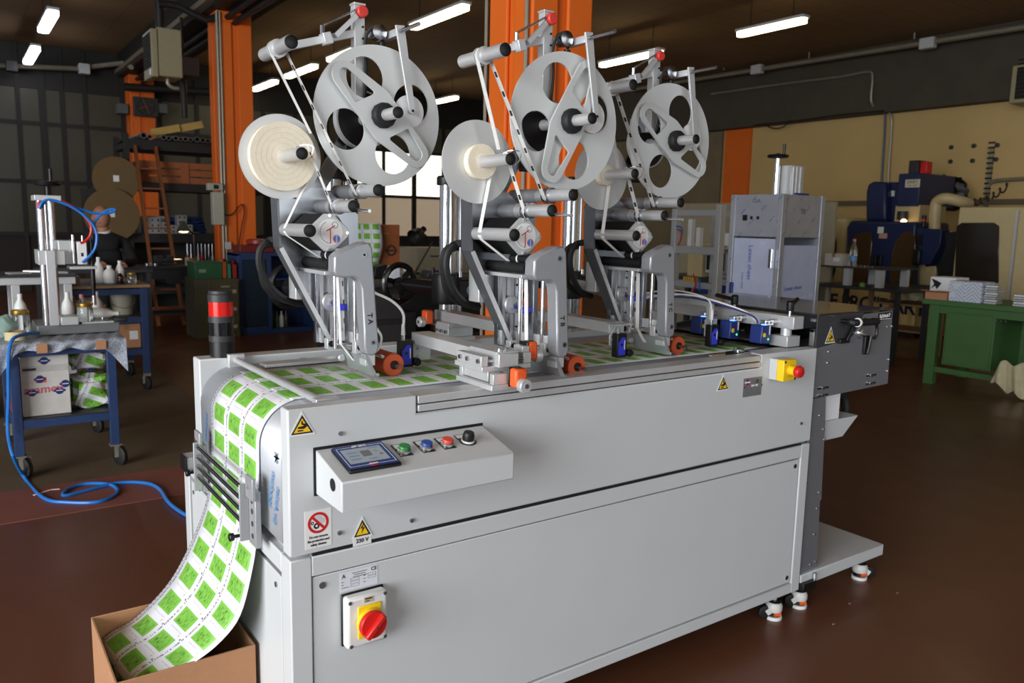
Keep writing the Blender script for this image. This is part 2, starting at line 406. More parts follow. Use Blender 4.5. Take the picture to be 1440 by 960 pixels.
cA = column(2.43, 2.87, 9.25, 9.69, 'orange steel column beside the blue glazed cabinet', 2)
cC = column(2.42, 2.86, 15.15, 15.6, 'orange steel column against the window wall behind the pipe rack', 3)
# ------------------------------------------------------------------ labelling machine
ZT, ZM, ZB, ML, MW = 1.0064, .6725, .110, 1.897, .80
mach = thing('labelling_machine', 'long pale grey labelling machine with control console, yellow warning signs and conveyor top', 'machine', (.95, .48, 0))
def part(mb, n, m, bevel=.002, parent=None): return mb.build(n, m, parent or mach, bevel)
# upper front wall with a notch for the aluminium rail
part(MB().plate([(0,ZM),(ML,ZM),(ML,ZT),(1.592,ZT),(1.592,.962),(.314,.962),(.314,ZT),(0,ZT)], 0, .045), 'front_panel', paint, .004)
part(MB().box(0, ML, .73, .80, ZM, ZT), 'back_panel', paint, .004)
part(MB().box(.06, ML, .045, .73, ZM, .72), 'bottom_tray', paint)
part(MB().box(.318, 1.588, .0, .062, .985, 1.004), 'rail_top', alu_l, .0015)
part(MB().box(.318, 1.588, -.002, .06, .966, .982), 'rail_bottom', alu_l, .0015)
part(MB().box(.32, 1.586, .008, .05, .960, 1.0), 'rail_core', paint_d, 0)
part(MB().box(.318, 1.588, .066, .082, .99, .9985), 'rail_lip', alu_l, .001)
# conveyor bed: sheet bent down over the discharge end
prof = [(1.88, .982)]+[(.10-.1*math.sin(a), .882+.1*math.cos(a)) for a in [i*math.pi/2/10 for i in range(11)]]+[(.0, .69)]
mb = MB(); rows = []
for x, z in prof: rows.append([mb.bm.verts.new((x, .047, z)), mb.bm.verts.new((x, .728, z))])
for a, b in zip(rows, rows[1:]): mb.bm.faces.new([a[0], b[0], b[1], a[1]])
bed = part(mb, 'conveyor_bed', pm('film_covered_sheet', (186, 190, 196), .42, .3, var=.03), 0)
sol = bed.modifiers.new('thick', 'SOLIDIFY'); sol.thickness = .004; sol.offset = -1
text('ipochim', .03, pm('film_print_blue', (64, 140, 208), .5), (-.0035, .105, .80), (0, -.35, 1), (0, -1, -.35), 'film_print', mach)
text('Dr.Ainlet', .026, MATS['film_print_blue'], (-.0035, .075, .77), (0, -.35, 1), (0, -1, -.35), 'film_print', mach)
text('sipochim', .026, MATS['film_print_blue'], (-.0035, .668, .82), (0, -.25, 1), (0, -1, -.25), 'film_print', mach)
m = MB()
for k in range(6):
    a = k*math.pi/3; m.bar((-.003, .068-.014*math.cos(a), .885-.014*math.sin(a)), (-.003, .068+.014*math.cos(a), .885+.014*math.sin(a)), .003, .001, (1,0,0))
part(m, 'film_print', MATS['film_print_blue'], 0)
# small fittings on the inner side of the back wall
for x in (.52, .62): part(MB().cyl((x, .729, .965), (x, .72, .965), .008), 'bolt', chrome, 0)
for x in (.30, .44): part(MB().cyl((x, .70, .983), (x, .70, .992), .012), 'bolt', steel, 0)
part(MB().box(.16, .40, .63, .685, .984, .994), 'guide_strip', alu_l, .002)
part(MB().cyl((.10, .71, 1.0), (.105, .085, 1.0), .009), 'guide_rod', alu_l, 0)
part(MB().box(.078, .125, .708, .729, .975, 1.018), 'rod_block', alu_l, .002)
part(MB().box(.09, .15, .062, .088, .985, 1.008), 'rod_block', alu_l, .002)
part(MB().cyl((1.60, .10, 1.003), (1.60, .10, 1.012), .02), 'latch', chrome, .001); part(MB().box(1.55, 1.63, .075, .115, ZT-.02, 1.004), 'latch_base', black, .001)
part(MB().box(1.592, ML, .045, .10, ZM+.2, ZT-.004), 'corner_top', paint, .003)
# lower cabinet
LY = .968
fr = [(0, .05, 0, .06), (ML-.048, ML, 0, .06), (0, .05, LY-.06, LY), (ML-.048, ML, LY-.06, LY)]
for a, b, c, d in fr: part(MB().box(a, b, c, d, ZB, .664), 'frame_post', paint, .003)
for y0, y1 in ((0, .06), (LY-.06, LY)):
    part(MB().box(.05, ML-.048, y0, y1, .617, .664), 'frame_rail', paint, .003); part(MB().box(.05, ML-.048, y0, y1, ZB, .148), 'frame_rail', paint, .003)
for x0, x1 in ((0, .05), (ML-.048, ML)):
    part(MB().box(x0, x1, .06, LY-.06, .617, .664), 'frame_rail', paint, .003); part(MB().box(x0, x1, .06, LY-.06, ZB, .148), 'frame_rail', paint, .003)
part(MB().box(.02, ML-.02, .03, LY-.03, ZB+.01, .655), 'cabinet_body', paint_d, 0)
part(MB().box(.02, ML-.02, .02, LY-.02, .655, .6755), 'cabinet_top', paint, 0)
ap = part(MB().box(.053, ML-.052, .004, .02, .152, .613), 'access_panel', paint, .002)
for x, z in ((.075, .59), (ML-.075, .59), (ML-.075, .175), (.075, .175)): MB().cyl((x, .005, z), (x, .001, z), .008, seg=12).build('screw', steel, ap)
ep = part(MB().box(.004, .02, .075, LY-.075, .165, .60), 'end_panel', paint, .002)
for y, z in ((.105, .57), (LY-.105, .57)): MB().cyl((.005, y, z), (.001, y, z), .007, seg=12).build('screw', steel, ep)
for x, z in ((.120, .94), (.115, .708), (1.83, .745), (.30, .70)): part(MB().cyl((x, .001, z), (x, -.006, z), .005, seg=12), 'screw', steel, 0)
part(MB().box(.052, ML-.05, .001, .003, .665, .672), 'seam', paint_d, 0)
# levelling casters under the cabinet
def caster(x, y, z1, parent, rot=0., mounted=True):
    c0 = MB().lathe([(.026, .028), (.030, .034), (.030, .052), (.024, .064), (.012, .068)], (x, y, 0), seg=18)
    c = c0.build('caster', pm('caster_white', (214, 214, 210), .4, var=.04), parent, .002)
    MB().lathe([(.030, .0), (.031, .006), (.030, .012), (.010, .014)], (x, y, 0), seg=18).build('foot_pad', whitep, c)
    d = Vector((math.cos(rot), math.sin(rot), 0)); sd = Vector((-d.y, d.x, 0)); w = Vector((x, y, .026))-d*.034
    MB().lathe([(.020, -.012), (.026, -.009), (.026, .009), (.020, .012)], w, sd, 18).build('wheel', rubber, c)
    MB().bar(w-sd*.016+Vector((0,0,.0)), Vector((x, y, .05))-sd*.016, .006, .022).bar(w+sd*.016, Vector((x, y, .05))+sd*.016, .006, .022).build('fork', MATS['caster_white'], c, .002)
    MB().lathe([(.0255, .014), (.0255, .028)], (x, y, 0), seg=18).build('adjusting_ring', black, c)
    MB().bar((x-.02, y-.018, .024), (x+.005, y-.029, .024), .004, .012).build('adjusting_mark', orangep, c)
    MB().cyl((x, y, .068), (x, y, z1), .009, seg=12).build('stem', alu, c); MB().lathe([(.026, .066), (.02, .072)], (x, y, 0), seg=18).build('washer', black, c)
    return c
caster(ML-.07, .05, ZB, mach, -.5); caster(ML-.07, LY-.07, ZB, mach, -.5); caster(.09, .07, ZB, mach, .6); caster(.09, LY-.07, ZB, mach, .6)
# control console
c0, c1, cd, zb_, zf, zk = .062, .500, -.143, .809, .875, .910
con = part(MB().plate([(0, zb_), (0, zk), (cd, zf), (cd, zb_)], c0, c1, 'x'), 'control_console', paint, .003)
MB().box(c0-.005, c1+.001, -.0015, .0005, zb_-.004, zk+.006).build('mounting_gap', paint_d, con)
MB().cyl((c0-.0012, -.097, .858), (c0+.0005, -.097, .858), .014).build('cable_hole', paint_d, con)
MB().cyl((.335, -.07, zb_-.004), (.335, -.07, zb_+.001), .005, seg=12).build('screw', steel, con)
sl = Vector((0, cd, zf-zk)).normalized(); nr = Vector((0, sl.z, -sl.y)); nr = nr if nr.z > 0 else -nr
def onc(x, t, h=0.): return Vector((x, 0, zk))+sl*t+nr*h
def slab(x0, x1, t0, t1, h0, h1, mb=None):
    mb = mb or MB(); vs = [onc(x, t, h) for h in (h0, h1) for x, t in ((x0, t0), (x1, t0), (x1, t1), (x0, t1))]
    return mb._add(vs, [(0,1,2,3),(7,6,5,4),(0,4,5,1),(1,5,6,2),(2,6,7,3),(3,7,4,0)])
scr = slab(.090, .213, .018, .123, 0, .009).build('touch_screen', black, mach, .003)
slab(.092, .211, .020, .117, .0088, .0098).build('blue_bezel', pm('bezel_blue', (26, 54, 124), .4), scr)
frm = MB()
for a in ((.097, .206, .028, .0288), (.097, .206, .109, .1098), (.097, .0978, .028, .109), (.2052, .206, .028, .109)): slab(*a, .0098, .0102, frm)
frm.build('frame_line', whitep, scr)
dsp = slab(.103, .197, .036, .098, .0098, .0101).build('display', pm('lcd', (150, 160, 168), .25, emit=(150, 160, 168), es=.12), scr)
dm = MB()
for a in ((.112, .135, .052, .056), (.112, .135, .066, .070), (.112, .135, .080, .084), (.150, .170, .086, .090), (.165, .190, .040, .044)): slab(*a, .0102, .0104, dm)
MBd = dm.build('screen_fields', pm('lcd_blue', (128, 140, 184), .4), scr)
slab(.143, .165, .05, .075, .0102, .0104).build('screen_picture', pm('lcd_grey', (112, 114, 118), .4), scr)
MB().lathe([(.0045, 0), (.0045, .0003)], onc(.178, .058, .0102), nr, 16).build('screen_dot', pm('lcd_green', (140, 158, 146), .4), scr); MB().lathe([(.0045, 0), (.0045, .0003)], onc(.186, .073, .0102), nr, 16).build('screen_dot', pm('lcd_red', (150, 120, 124), .4), scr)
text('OP 2012', .0095, whitep, onc(.1515, .0284, .0106), (1,0,0), -sl, 'lettering', scr, .0002)
MB().lathe([(.0095, 0), (.0095, .0005)], onc(.1515, .1085, .0098), nr, 24).build('logo_ring', inkr, scr); MB().lathe([(.0072, 0), (.0072, .0003)], onc(.1515, .1085, .0103), nr, 24).build('logo_disc', pm('logo_blue', (40, 50, 120), .5), scr); slab(.141, .162, .1062, .1108, .0106, .0109).build('logo_band', whitep, scr)
for x, mt, nm in ((.247, greenb, 'green_push_button'), (.305, blueb2, 'blue_push_button'), (.361, redb, 'red_push_button')):
    pb = slab(x-.018, x+.015, .030, .086, 0, .0012).build(nm, black, mach, .001)
    slab(x-.013, x+.010, .033, .050, .0012, .0016).build('caption_plate', whitep, pb)
    MB().lathe([(.0168, 0), (.0168, .006), (.0145, .009), (.0145, .001)], onc(x, .066, .001), nr, 24).build('bezel_ring', chrome, pb)
    MB().lathe([(.0135, .0), (.0135, .014), (.0125, .0155), (0, .0158)], onc(x, .066, .001), nr, 24).build('button_cap', mt, pb)
sk = slab(.398, .426, .030, .052, 0, .0012).build('selector_knob', black, mach, .001)
slab(.401, .423, .033, .048, .0012, .0016).build('caption_plate', whitep, sk)
MB().lathe([(.021, 0), (.021, .0015)], onc(.418, .066, .0), nr, 24).build('rosette', black, sk); MB().lathe([(.0165, 0), (.0165, .005)], onc(.418, .066, .001), nr, 24).build('scale_ring', whitep, sk)
MB().lathe([(.0145, 0), (.0145, .012), (.012, .020), (0, .021)], onc(.418, .066, .005), nr, 24).build('knob', black, sk)
# warning signs on the front
def tri(cx, zb, h, w, y, parent, sym, plate=None):
    t = MB().plate([(cx-w/2-.005, zb-.004), (cx+w/2+.005, zb-.004), (cx, zb+h+.008)], y, y-.0008).build('warning_sign', whitep, parent)
    MB().plate([(cx-w/2, zb), (cx+w/2, zb), (cx, zb+h)], y-.0008, y-.0012).build('sign_border', ink, t)
    MB().plate([(cx-w/2+.006, zb+.0035), (cx+w/2-.006, zb+.0035), (cx, zb+h-.0075)], y-.0012, y-.0016).build('sign_field', inky, t)
    s = MB()
    if sym == 'volt': s.plate([(cx+.003, zb+.032), (cx-.006, zb+.018), (cx, zb+.0195), (cx-.003, zb+.006), (cx+.006, zb+.021), (cx+.0005, zb+.02)], y-.0016, y-.002)
    else:
        s.plate([(cx-.010, zb+.012), (cx+.004, zb+.011), (cx+.011, zb+.016), (cx+.008, zb+.022), (cx, zb+.024), (cx-.002, zb+.021), (cx+.004, zb+.018), (cx-.010, zb+.016)], y-.0016, y-.002)
        s.box(cx-.011, cx+.002, y-.002, y-.0016, zb+.006, zb+.009); s.box(cx-.002, cx+.001, y-.002, y-.0016, zb+.022, zb+.029)
    s.build('sign_symbol', ink, t); return t
tri(.0325, .951, .042, .050, -.0004, mach, 'hand'); tri(1.408, .909, .040, .048, -.0004, mach, 'hand')
v = tri(.172, .689, .039, .042, -.0012, mach, 'volt')
MB().box(.149, .195, -.0006, 0, .666, .689).build('sign_base', whitep, v); text('230 V', .013, ink, (.172, -.0012, .6775), (1,0,0), (0,0,1), 'lettering', v, .0003)
ps = part(MB().box(.035, .097, -.0008, 0, .684, .772), 'prohibition_sign', whitep, 0)
MB().ring((.066, -.0008, .742), (.066, -.0014, .742), .0245, .0185, 32).bar((.052, -.0012, .757), (.080, -.0012, .727), .0006, .006, (0,0,1)).build('red_ring', inkr, ps)
g = MB(); g.ring((.062, -.0008, .735), (.062, -.0011, .735), .007, .003, 12); g.ring((.052, -.0008, .743), (.052, -.0011, .743), .004, .0018, 10); g.build('gear_symbol', ink, ps)
MB().plate([(.060, .757), (.070, .760), (.082, .748), (.082, .740), (.074, .740)], -.0008, -.0011).build('guard_symbol', pm('light_grey_ink', (200, 200, 204), .6), ps)
for i, s in enumerate(('Do not remove', 'the protection and', 'safety devices')): text(s, .0078, ink, (.066, -.0011, .710-.009*i), (1,0,0), (0,0,1), 'lettering', ps, .00022, spacing=.95, sx=.92)
# rating plate and emergency stop
rp = part(MB().box(1.507, 1.600, -.0015, 0, .872, .934), 'rating_plate', pm('plate_grey', (158, 160, 164), .35, .6), 0)
MB().cyl((1.527, -.0015, .92), (1.527, -.002, .92), .0115, seg=20).build('logo_ring', inkr, rp); MB().cyl((1.527, -.002, .92), (1.527, -.0023, .92), .0085, seg=20).build('logo_disc', inkb, rp); MB().box(1.514, 1.540, -.0026, -.0020, .9175, .9225).build('logo_band', whitep, rp)
text('CE', .014, ink, (1.575, -.002, .92), (1,0,0), (0,0,1), 'lettering', rp, .0002)
lm = MB()
for k in range(4): lm.box(1.515, 1.592, -.0019, -.0015, .880+.006*k, .8825+.006*k)
lm.build('plate_print', pm('print_grey', (110, 112, 118), .6), rp); MB().box(1.548, 1.562, -.002, -.0015, .904, .910).box(1.568, 1.580, -.002, -.0015, .904, .910).build('plate_field', whitep, rp)
for x, z in ((1.511, .905), (1.597, .905)): MB().cyl((x, -.0015, z), (x, -.004, z), .003, seg=10).build('screw', steel, rp)
es = part(MB().box(1.634, 1.702, -.030, 0, .921, .992), 'emergency_stop', greyp, .003)
MB().box(1.634, 1.702, -.058, -.0302, .921, .992).build('yellow_housing', yellowp, es, .003)
MB().lathe([(.016, 0), (.016, .020), (.014, .022)], (1.668, -.058, .957), (0,-1,0), 20).build('collar', yellowp, es)
MB().lathe([(.013, .02), (.019, .026), (.021, .034), (.018, .042), (.010, .045), (0, .0455)], (1.668, -.058, .957), (0,-1,0), 24).build('mushroom_button', redp, es)
for x, z in ((1.640, .986), (1.696, .927)): MB().cyl((x, -.0575, z), (x, -.0595, z), .004, seg=10).build('screw', black, es)
# main switch and its maker's plate
ms = part(MB().box(.120, .224, -0.0300, 0, .430, .555), 'main_switch', pm('switch_grey', (222, 222, 220), .42, var=.02), .008)
MB().box(.118, .226, -.004, .0035, .428, .557).build('gasket', black, ms, .006)
MB().box(.146, .205, -0.0340, -0.0295, .452, .532).build('yellow_plate', yellowp, ms, .004)
MB().lathe([(.034, 0), (.034, .012)], (.1755, -0.0340, .490), (0,-1,0), 28).build('yellow_collar', yellowp, ms)
MB().lathe([(.033, .008), (.0335, .020), (.031, .024), (0, .0242)], (.1755, -0.0340, .490), (0,-1,0), 32).build('red_disc', redp, ms)
MB().bar((.1755-.022, -0.0635, .490-.024), (.1755+.022, -0.0635, .490+.024), .014, .016, (0,-1,0)).build('handle', redp, ms, .004)
MB().cyl((.1755, -0.0715, .490), (.1755, -0.0730, .490), .003, seg=10).build('screw', steel, ms)
for x, z in ((.128, .545), (.216, .548), (.130, .438), (.216, .440)): MB().cyl((x, -0.0295, z), (x, -0.0315, z), .0045, seg=10).build('screw', steel, ms)
MB().box(.162, .186, -0.0312, -0.0298, .537, .550).build('label', pm('label_gold', (188, 176, 148), .5), ms); MB().box(.165, .183, -0.0314, -0.0311, .545, .548).box(.165, .176, -0.0314, -0.0311, .540, .542).build('label_print', ink, ms)
np_ = part(MB().box(.118, .213, .0032, .004, .560, .607), 'maker_plate', pm('plate_silver', (220, 222, 228), .4), 0)
text('A', .013, ink, (.127, .003, .597), (1,0,0), (0,0,1), 'lettering', np_, .0002); text('CE', .012, ink, (.203, .003, .600), (1,0,0), (0,0,1), 'lettering', np_, .0002)
lm = MB()
for (a, b, z) in ((.148, .186, .600), (.152, .182, .595), (.150, .186, .590), (.121, .127, .583), (.121, .127, .576), (.121, .140, .569), (.176, .182, .588), (.176, .182, .580), (.176, .182, .572)): lm.box(a, b, .0029, .0033, z, z+.0014)
lm.build('plate_print', pm('print_dark', (60, 60, 64), .6), np_)
lm = MB()
for (a, b, z) in ((.144, .166, .583), (.144, .166, .576), (.144, .166, .568), (.188, .208, .586), (.188, .208, .579)):
    lm.box(a, b, .0029, .0033, z, z+.0005).box(a, b, .0029, .0033, z+.005, z+.0055).box(a, a+.0005, .0029, .0033, z, z+.005).box(b-.0005, b, .0029, .0033, z, z+.005)
lm.build('plate_field', MATS['print_dark'], np_)
# signal beacon on the back wall
bx, by = .075, .762
be = part(MB().lathe([(.034, 0), (.0345, .045), (.036, .046)], (bx, by, ZT), seg=32), 'signal_beacon', black, 0)
MB().lathe([(.0365, .046), (.0365, .064)], (bx, by, ZT), seg=32).build('collar', pm('charcoal_plastic', (44, 44, 46), .5), be)
MB().lathe([(.0335, .064), (.0335, .103)], (bx, by, ZT), seg=32).build('dark_lens', pm('smoked_lens', (20, 20, 22), .15), be)
MB().lathe([(.0365, .103), (.0365, .121)], (bx, by, ZT), seg=32).build('collar', MATS['charcoal_plastic'], be)
MB().lathe([(.0345, .121), (.0345, .163)], (bx, by, ZT), seg=32).build('red_lens', pm('red_lens', (214, 26, 16), .18, trans=.15, emit=(200, 16, 8), es=.06), be)
MB().lathe([(.0365, .163), (.0365, .184), (.034, .187), (.034, .195), (.0, .196)], (bx, by, ZT), seg=32).build('cap', MATS['charcoal_plastic'], be)
brkt = pm('bracket_aluminium', (172, 174, 176), .42, .4, var=.03)
darkbolt = pm('dark_bolt', (92, 92, 94), .35, .7)
# web tension unit at the discharge end
for y in (.155, .62):
    tb = part(MB().box(-.034, -.020, y-.026, y+.026, .655, .79), 'side_plate', brkt, .002)
    MB().box(-.056, -.034, y+(.020 if y < .3 else -.026), y+(.026 if y < .3 else -.020), .662, .80).build('bearing_plate', brkt, tb, .0015)
    MB().box(-.042, -.034, y-.034, y+.018, .772, .826).build('clamp_plate', brkt, tb, .0015)
    for z in (.68, .71, .74, .765): MB().cyl((-.0335, y-.004, z), (-.0355, y-.004, z), .0065, seg=12).build('bolt_hole', darkbolt, tb)
    MB().cyl((-.042, y-.008, .802), (-.047, y-.008, .802), .007, seg=6).build('bolt', chrome, tb)
for z in (.79, .761, .733, .705): part(MB().cyl((-.046, .1815, z), (-.046, .594, z), .006, seg=16), 'tension_rod', pm('rod_steel', (176, 177, 180), .22, 1.), 0)
for y, z in ((.19, .672), (.65, .70)): part(MB().lathe([(.004, 0), (.004, .016), (.009, .017), (.010, .026), (.008, .028)], (-.038 if y > .3 else -.050, y, z), (-1, 0, 0), 14), 'thumb_knob', black, 0)
part(MB().box(-.06, 0, .66, .72, .70, .74), 'profile_end', alu_l, .002); part(MB().box(-.064, -.06, .657, .723, .697, .743), 'profile_cap', black, .001)
part(MB().box(-.035, 0, .62, .66, .655, .70), 'profile_end', alu_l, .002); part(MB().box(-.039, -.035, .617, .663, .652, .703), 'profile_cap', black, .001)

# ------------------------------------------------------------------ printed label web
def web():
    N = 150; lp = [(1.87, .9865), (.10, .9865)]
    Lx = [(1.87, .9865), (1.2, .9865), (.6, .9865), (.3, .9865), (.10, .9865)]+[(.10-.104*math.sin(a), .882+.104*math.cos(a)) for a in [i*math.pi/2/8 for i in range(1, 9)]]
    left = Lx+[(-.006, .80), (-.012, .73), (-.018, .66), (-.040, .585), (-.086, .485), (-.140, .405), (-.222, .335), (-.285, .312), (-.305, .285), (-.29, .2), (-.24, .13), (-.15, .10)]
    right = Lx+[(-.006, .80), (-.012, .73), (-.015, .66), (-.026, .585), (-.056, .470), (-.104, .402), (-.165, .350), (-.235, .310), (-.262, .28), (-.26, .2), (-.22, .13), (-.14, .10)]
    n0 = len(Lx)
    yl = [.60]*n0+[.60, .60, .60, .60, .60, .598, .596, .593, .592, .59, .59, .59]; yr = [.185]*n0+[.185, .185, .185, .187, .195, .215, .245, .262, .265, .268, .27, .27]
    A = crv([Vector((x, y, z)) for (x, z), y in zip(left, yl)], 5); B = crv([Vector((x, y, z)) for (x, z), y in zip(right, yr)], 5)
    mb = MB(); uv = mb.bm.loops.layers.uv.new('uv'); K = 6; rows = []; u = 0.; us = []
    for i, (a, b) in enumerate(zip(A, B)):
        if i: u += ((a+b)/2-(A[i-1]+B[i-1])/2).length
        us.append(u); rows.append([mb.bm.verts.new(b.lerp(a, k/K)) for k in range(K+1)])
    for i in range(len(rows)-1):
        for k in range(K):
            f = mb.bm.faces.new([rows[i][k], rows[i+1][k], rows[i+1][k+1], rows[i][k+1]])
            for l, (ii, kk) in zip(f.loops, ((i, k), (i+1, k), (i+1, k+1), (i, k+1))): l[uv].uv = (us[ii], .415*kk/K)
    ob = mb.build('label_web', webm, None, ang=80)
    s = ob.modifiers.new('thick', 'SOLIDIFY'); s.thickness = .0006; s.offset = 0
    return tag(ob, 'white paper web of green printed labels running over the machine into the box', 'paper web')
web()
# cardboard box that catches the web
bxo = thing('cardboard_box', 'open brown cardboard box on the floor catching the printed label web', 'box', (-.165, .425, 0))
for n, a in (('side_panel', (-.326, -.008, .240, .245)), ('side_panel', (-.326, -.008, .605, .610)), ('end_panel', (-.326, -.321, .245, .605)), ('end_panel', (-.013, -.008, .245, .605))):
    MB().box(a[0], a[1], a[2], a[3], .004, .36).build(n, cardb, bxo, .001)
MB().box(-.321, -.013, .245, .605, .002, .008).build('bottom_panel', cardb, bxo)
# ------------------------------------------------------------------ label applicator heads
gunm = pm('gunmetal', (118, 120, 124), .34, .7, var=.05)
def head(dx, dy, label, bar_deg, hole_deg, roll_r, letters):
    h = thing('label_applicator', label, 'label applicator', (.34+dx, .45+dy, .99))
    T = Matrix.Translation((dx, dy, 0))
    def P(mb, n, m, bevel=0., parent=None): return mb.xf(T).build(n, m, parent or h, bevel)
    def rib(pts, n, m, y=.392, w=.016, sm=1):
        return ribbon([(a+dx, b) for a, b in pts], w, y+dy, n, m, h, sm=sm)
    # back plate with folded flange, brace and arm for the rewinder
    P(MB().plate([(.150,1.475),(.155,1.335),(.300,1.065),(.345,1.065),(.350,1.30),(.400,1.34),(.400,1.43),(.30,1.50),(.22,1.50)], .515, .523), 'back_plate', steel)
    P(MB().bar((.151,.495,1.475), (.156,.495,1.338), .05, .006, (1,0,0)), 'flange', gunm)
    P(MB().bar((.156,.495,1.340), (.303,.495,1.060), .05, .007, (1,0,.5)), 'brace', gunm, .001)
    P(MB().bar((.157,.468,1.336), (.303,.468,1.056), .004, .012, (1,0,.5)), 'brace_edge', alu)
    P(MB().bar((.27,.552,1.46), (.413,.552,1.70), .010, .042, (1,0,0)), 'reel_arm', steel, .001); P(MB().box(.25,.30,.523,.56,1.44,1.49), 'arm_spacer', steel, .001)
    P(MB().box(.262,.344,.497,.514,1.07,1.305), 'column_profile', steel, .001)
    for x in (.272,.300,.330): P(MB().box(x,x+.010,.488,.498,1.07,1.305), 'profile_rib', alu)
    P(MB().lathe([(.026,0),(.026,.008),(.023,.011)], (.301,.490,1.184), (0,-1,0)), 'clamp_washer', alu)
    P(MB().lathe([(.010,0),(.010,.016)], (.301,.480,1.184), (0,-1,0), 6), 'clamp_bolt', chrome)
    for z in (1.24,1.262,1.12): P(MB().cyl((.321,.489,z),(.321,.485,z),.003,seg=10), 'screw', black)
    P(MB().box(.290,.352,.470,.512,1.335,1.385), 'guard_plate', gunm, .002)
    P(MB().box(.215,.27,.525,.58,1.19,1.29), 'mounting_block', alu_l, .003)
    # stepper motor
    q = [(.246+.056*math.cos(a)-0, 1.38+.050*math.sin(a)) for a in (math.radians(x) for x in (-12,12,78,102,168,192,258,282))]
    mo = P(MB().plate(q, .364, .50), 'motor', black)
    P(MB().plate(q, .356, .366), 'motor_face', alu_l, .002, mo)
    P(MB().cyl((.250,.356,1.381),(.250,.3545,1.381),.034,seg=32), 'motor_label', whitep, 0, mo)
    P(MB().cyl((.266,.3545,1.364),(.266,.354,1.364),.0105,seg=20), 'logo_ring', orangep, 0, mo); P(MB().cyl((.266,.354,1.364),(.266,.3536,1.364),.0078,seg=20), 'logo_disc', pm('logo_bright_blue',(40,120,220),.5), 0, mo); P(MB().box(.2642,.2678,.3533,.3538,1.353,1.375), 'logo_band', pm('logo_pale_blue',(150,196,236),.5), 0, mo)
    P(MB().bar((.249,.3542,1.352),(.249,.3542,1.390),.0006,.0025,(1,0,0)).bar((.238,.3542,1.384),(.262,.3542,1.398),.0006,.0025,(0,0,1)), 'label_print', inkr, 0, mo)
    P(MB().ring((.262,.3545,1.400),(.262,.3541,1.400),.009,.007,18), 'label_print', pm('print_mid_grey',(150,150,154),.6), 0, mo)
    ar = MB()
    for k in range(14):
        a = math.radians(120+k*11); ar.cyl((.250+.029*math.cos(a),.3545,1.381+.029*math.sin(a)),(.250+.029*math.cos(a),.3541,1.381+.029*math.sin(a)),.0014,seg=6)
    P(ar, 'label_print', ink, 0, mo)
    for a in (0,90,180,270): P(MB().cyl((.246+.049*math.cos(math.radians(a)),.357,1.38+.044*math.sin(math.radians(a))),(.246+.049*math.cos(math.radians(a)),.351,1.38+.044*math.sin(math.radians(a))),.0045,seg=10), 'screw', chrome, 0, mo)
    # deflection rollers with black end caps
    for x, z, r, y1 in ((.169,1.385,.0165,.515),(.287,1.449,.0165,.56),(.357,1.492,.0165,.56)):
        ro = P(MB().cyl((x,.292,z),(x,y1,z),r), 'deflection_roller', alu)
        P(MB().lathe([(r*.96,0),(r*.96,.003),(r*.7,.005),(0,.005)], (x,.2925,z), (0,-1,0)), 'end_cap', black, 0, ro)
        if z > 1.4:
            for y in (.382,.404): P(MB().lathe([(r,0),(.0215,.001),(.0215,.0035),(r,.005)], (x,y,z), (0,1,0)), 'collar', steel, 0, ro)
            P(MB().cyl((x,.44,z),(x,.57,z),.0195), 'bearing_sleeve', cast, 0, ro)
            P(MB().bar((x-.02,.55,z-.01),(x-.09,.53,z-.02),.03,.03), 'roller_bracket', cast, .002, ro)
    P(MB().cyl((.300,.30,1.440),(.300,.225,1.437),.0045,seg=12), 'tension_pin', chrome)
    # supply reel with label roll
    sx, sz = .152, 1.572
    P(MB().lathe([(.0,0),(.108,0),(.108,.005),(.0,.005)], (sx,.441,sz), (0,1,0), 64, caps=False), 'supply_disc', discm)
    ro = MB().lathe([(.020,.0),(roll_r,.0),(roll_r,.022),(.020,.022)], (sx,.4185,sz), (0,1,0), 64)
    rl = P(ro, 'label_roll', cream)
    for k in range(1,5):
        rr = .02+(roll_r-.02)*k/5; P(MB().ring((sx,.4187,sz),(sx,.4182,sz),rr,rr-.0008,48), 'wound_layer', pm('roll_line',(214,202,178),.6), 0, rl)
    sp = P(MB().cyl((sx,.292,sz),(sx,.52,sz),.0155), 'supply_spindle', alu)
    P(MB().lathe([(.0150,0),(.0150,.003),(.010,.005),(0,.005)], (sx,.2925,sz), (0,-1,0)), 'end_cap', black, 0, sp)
    P(MB().tube([(sx-.004,.32,sz+.016),(sx+.008,.30,sz+.022),(sx+.026,.285,sz+.018),(sx+.022,.285,sz-.004),(sx+.012,.288,sz-.014)], .0014, 6), 'wire_clip', chrome, 0, sp)
    P(MB().bar((sx,.525,sz),(.22,.525,1.47),.012,.04,(0,1,0)), 'spindle_arm', steel, .001)
    # rewind reel: holed disc, clamp bar, hub
    cx, cz = .413, 1.694
    holes = [circ(cx+.106*math.cos(math.radians(hole_deg+90*k)), cz+.106*math.sin(math.radians(hole_deg+90*k)), .054, 28) for k in range(4)]
    P(MB().plate(circ(cx,cz,.186,72), .402, .4075, 'y', holes), 'rewind_disc', reelm)
    b = math.radians(bar_deg); e = (math.cos(b), math.sin(b)); s = (-e[1], e[0])
    loc = lambda t, w: (cx+e[0]*t+s[0]*w, cz+e[1]*t+s[1]*w)
    outer = hull(sum([circ(*loc(t,w), r, 20) for t, w, r in ((.142,.010,.036),(-.142,-.010,.036),(.03,-.010,.047),(-.03,.010,.047))], []))
    slots = []
    for sg in (1,-1):
        pts = circ(*loc(sg*.142,sg*.010), .018, 16)+circ(*loc(sg*.078,sg*.032), .006, 8)+circ(*loc(sg*.062,sg*-.020), .006, 8)
        slots.append(hull(pts))
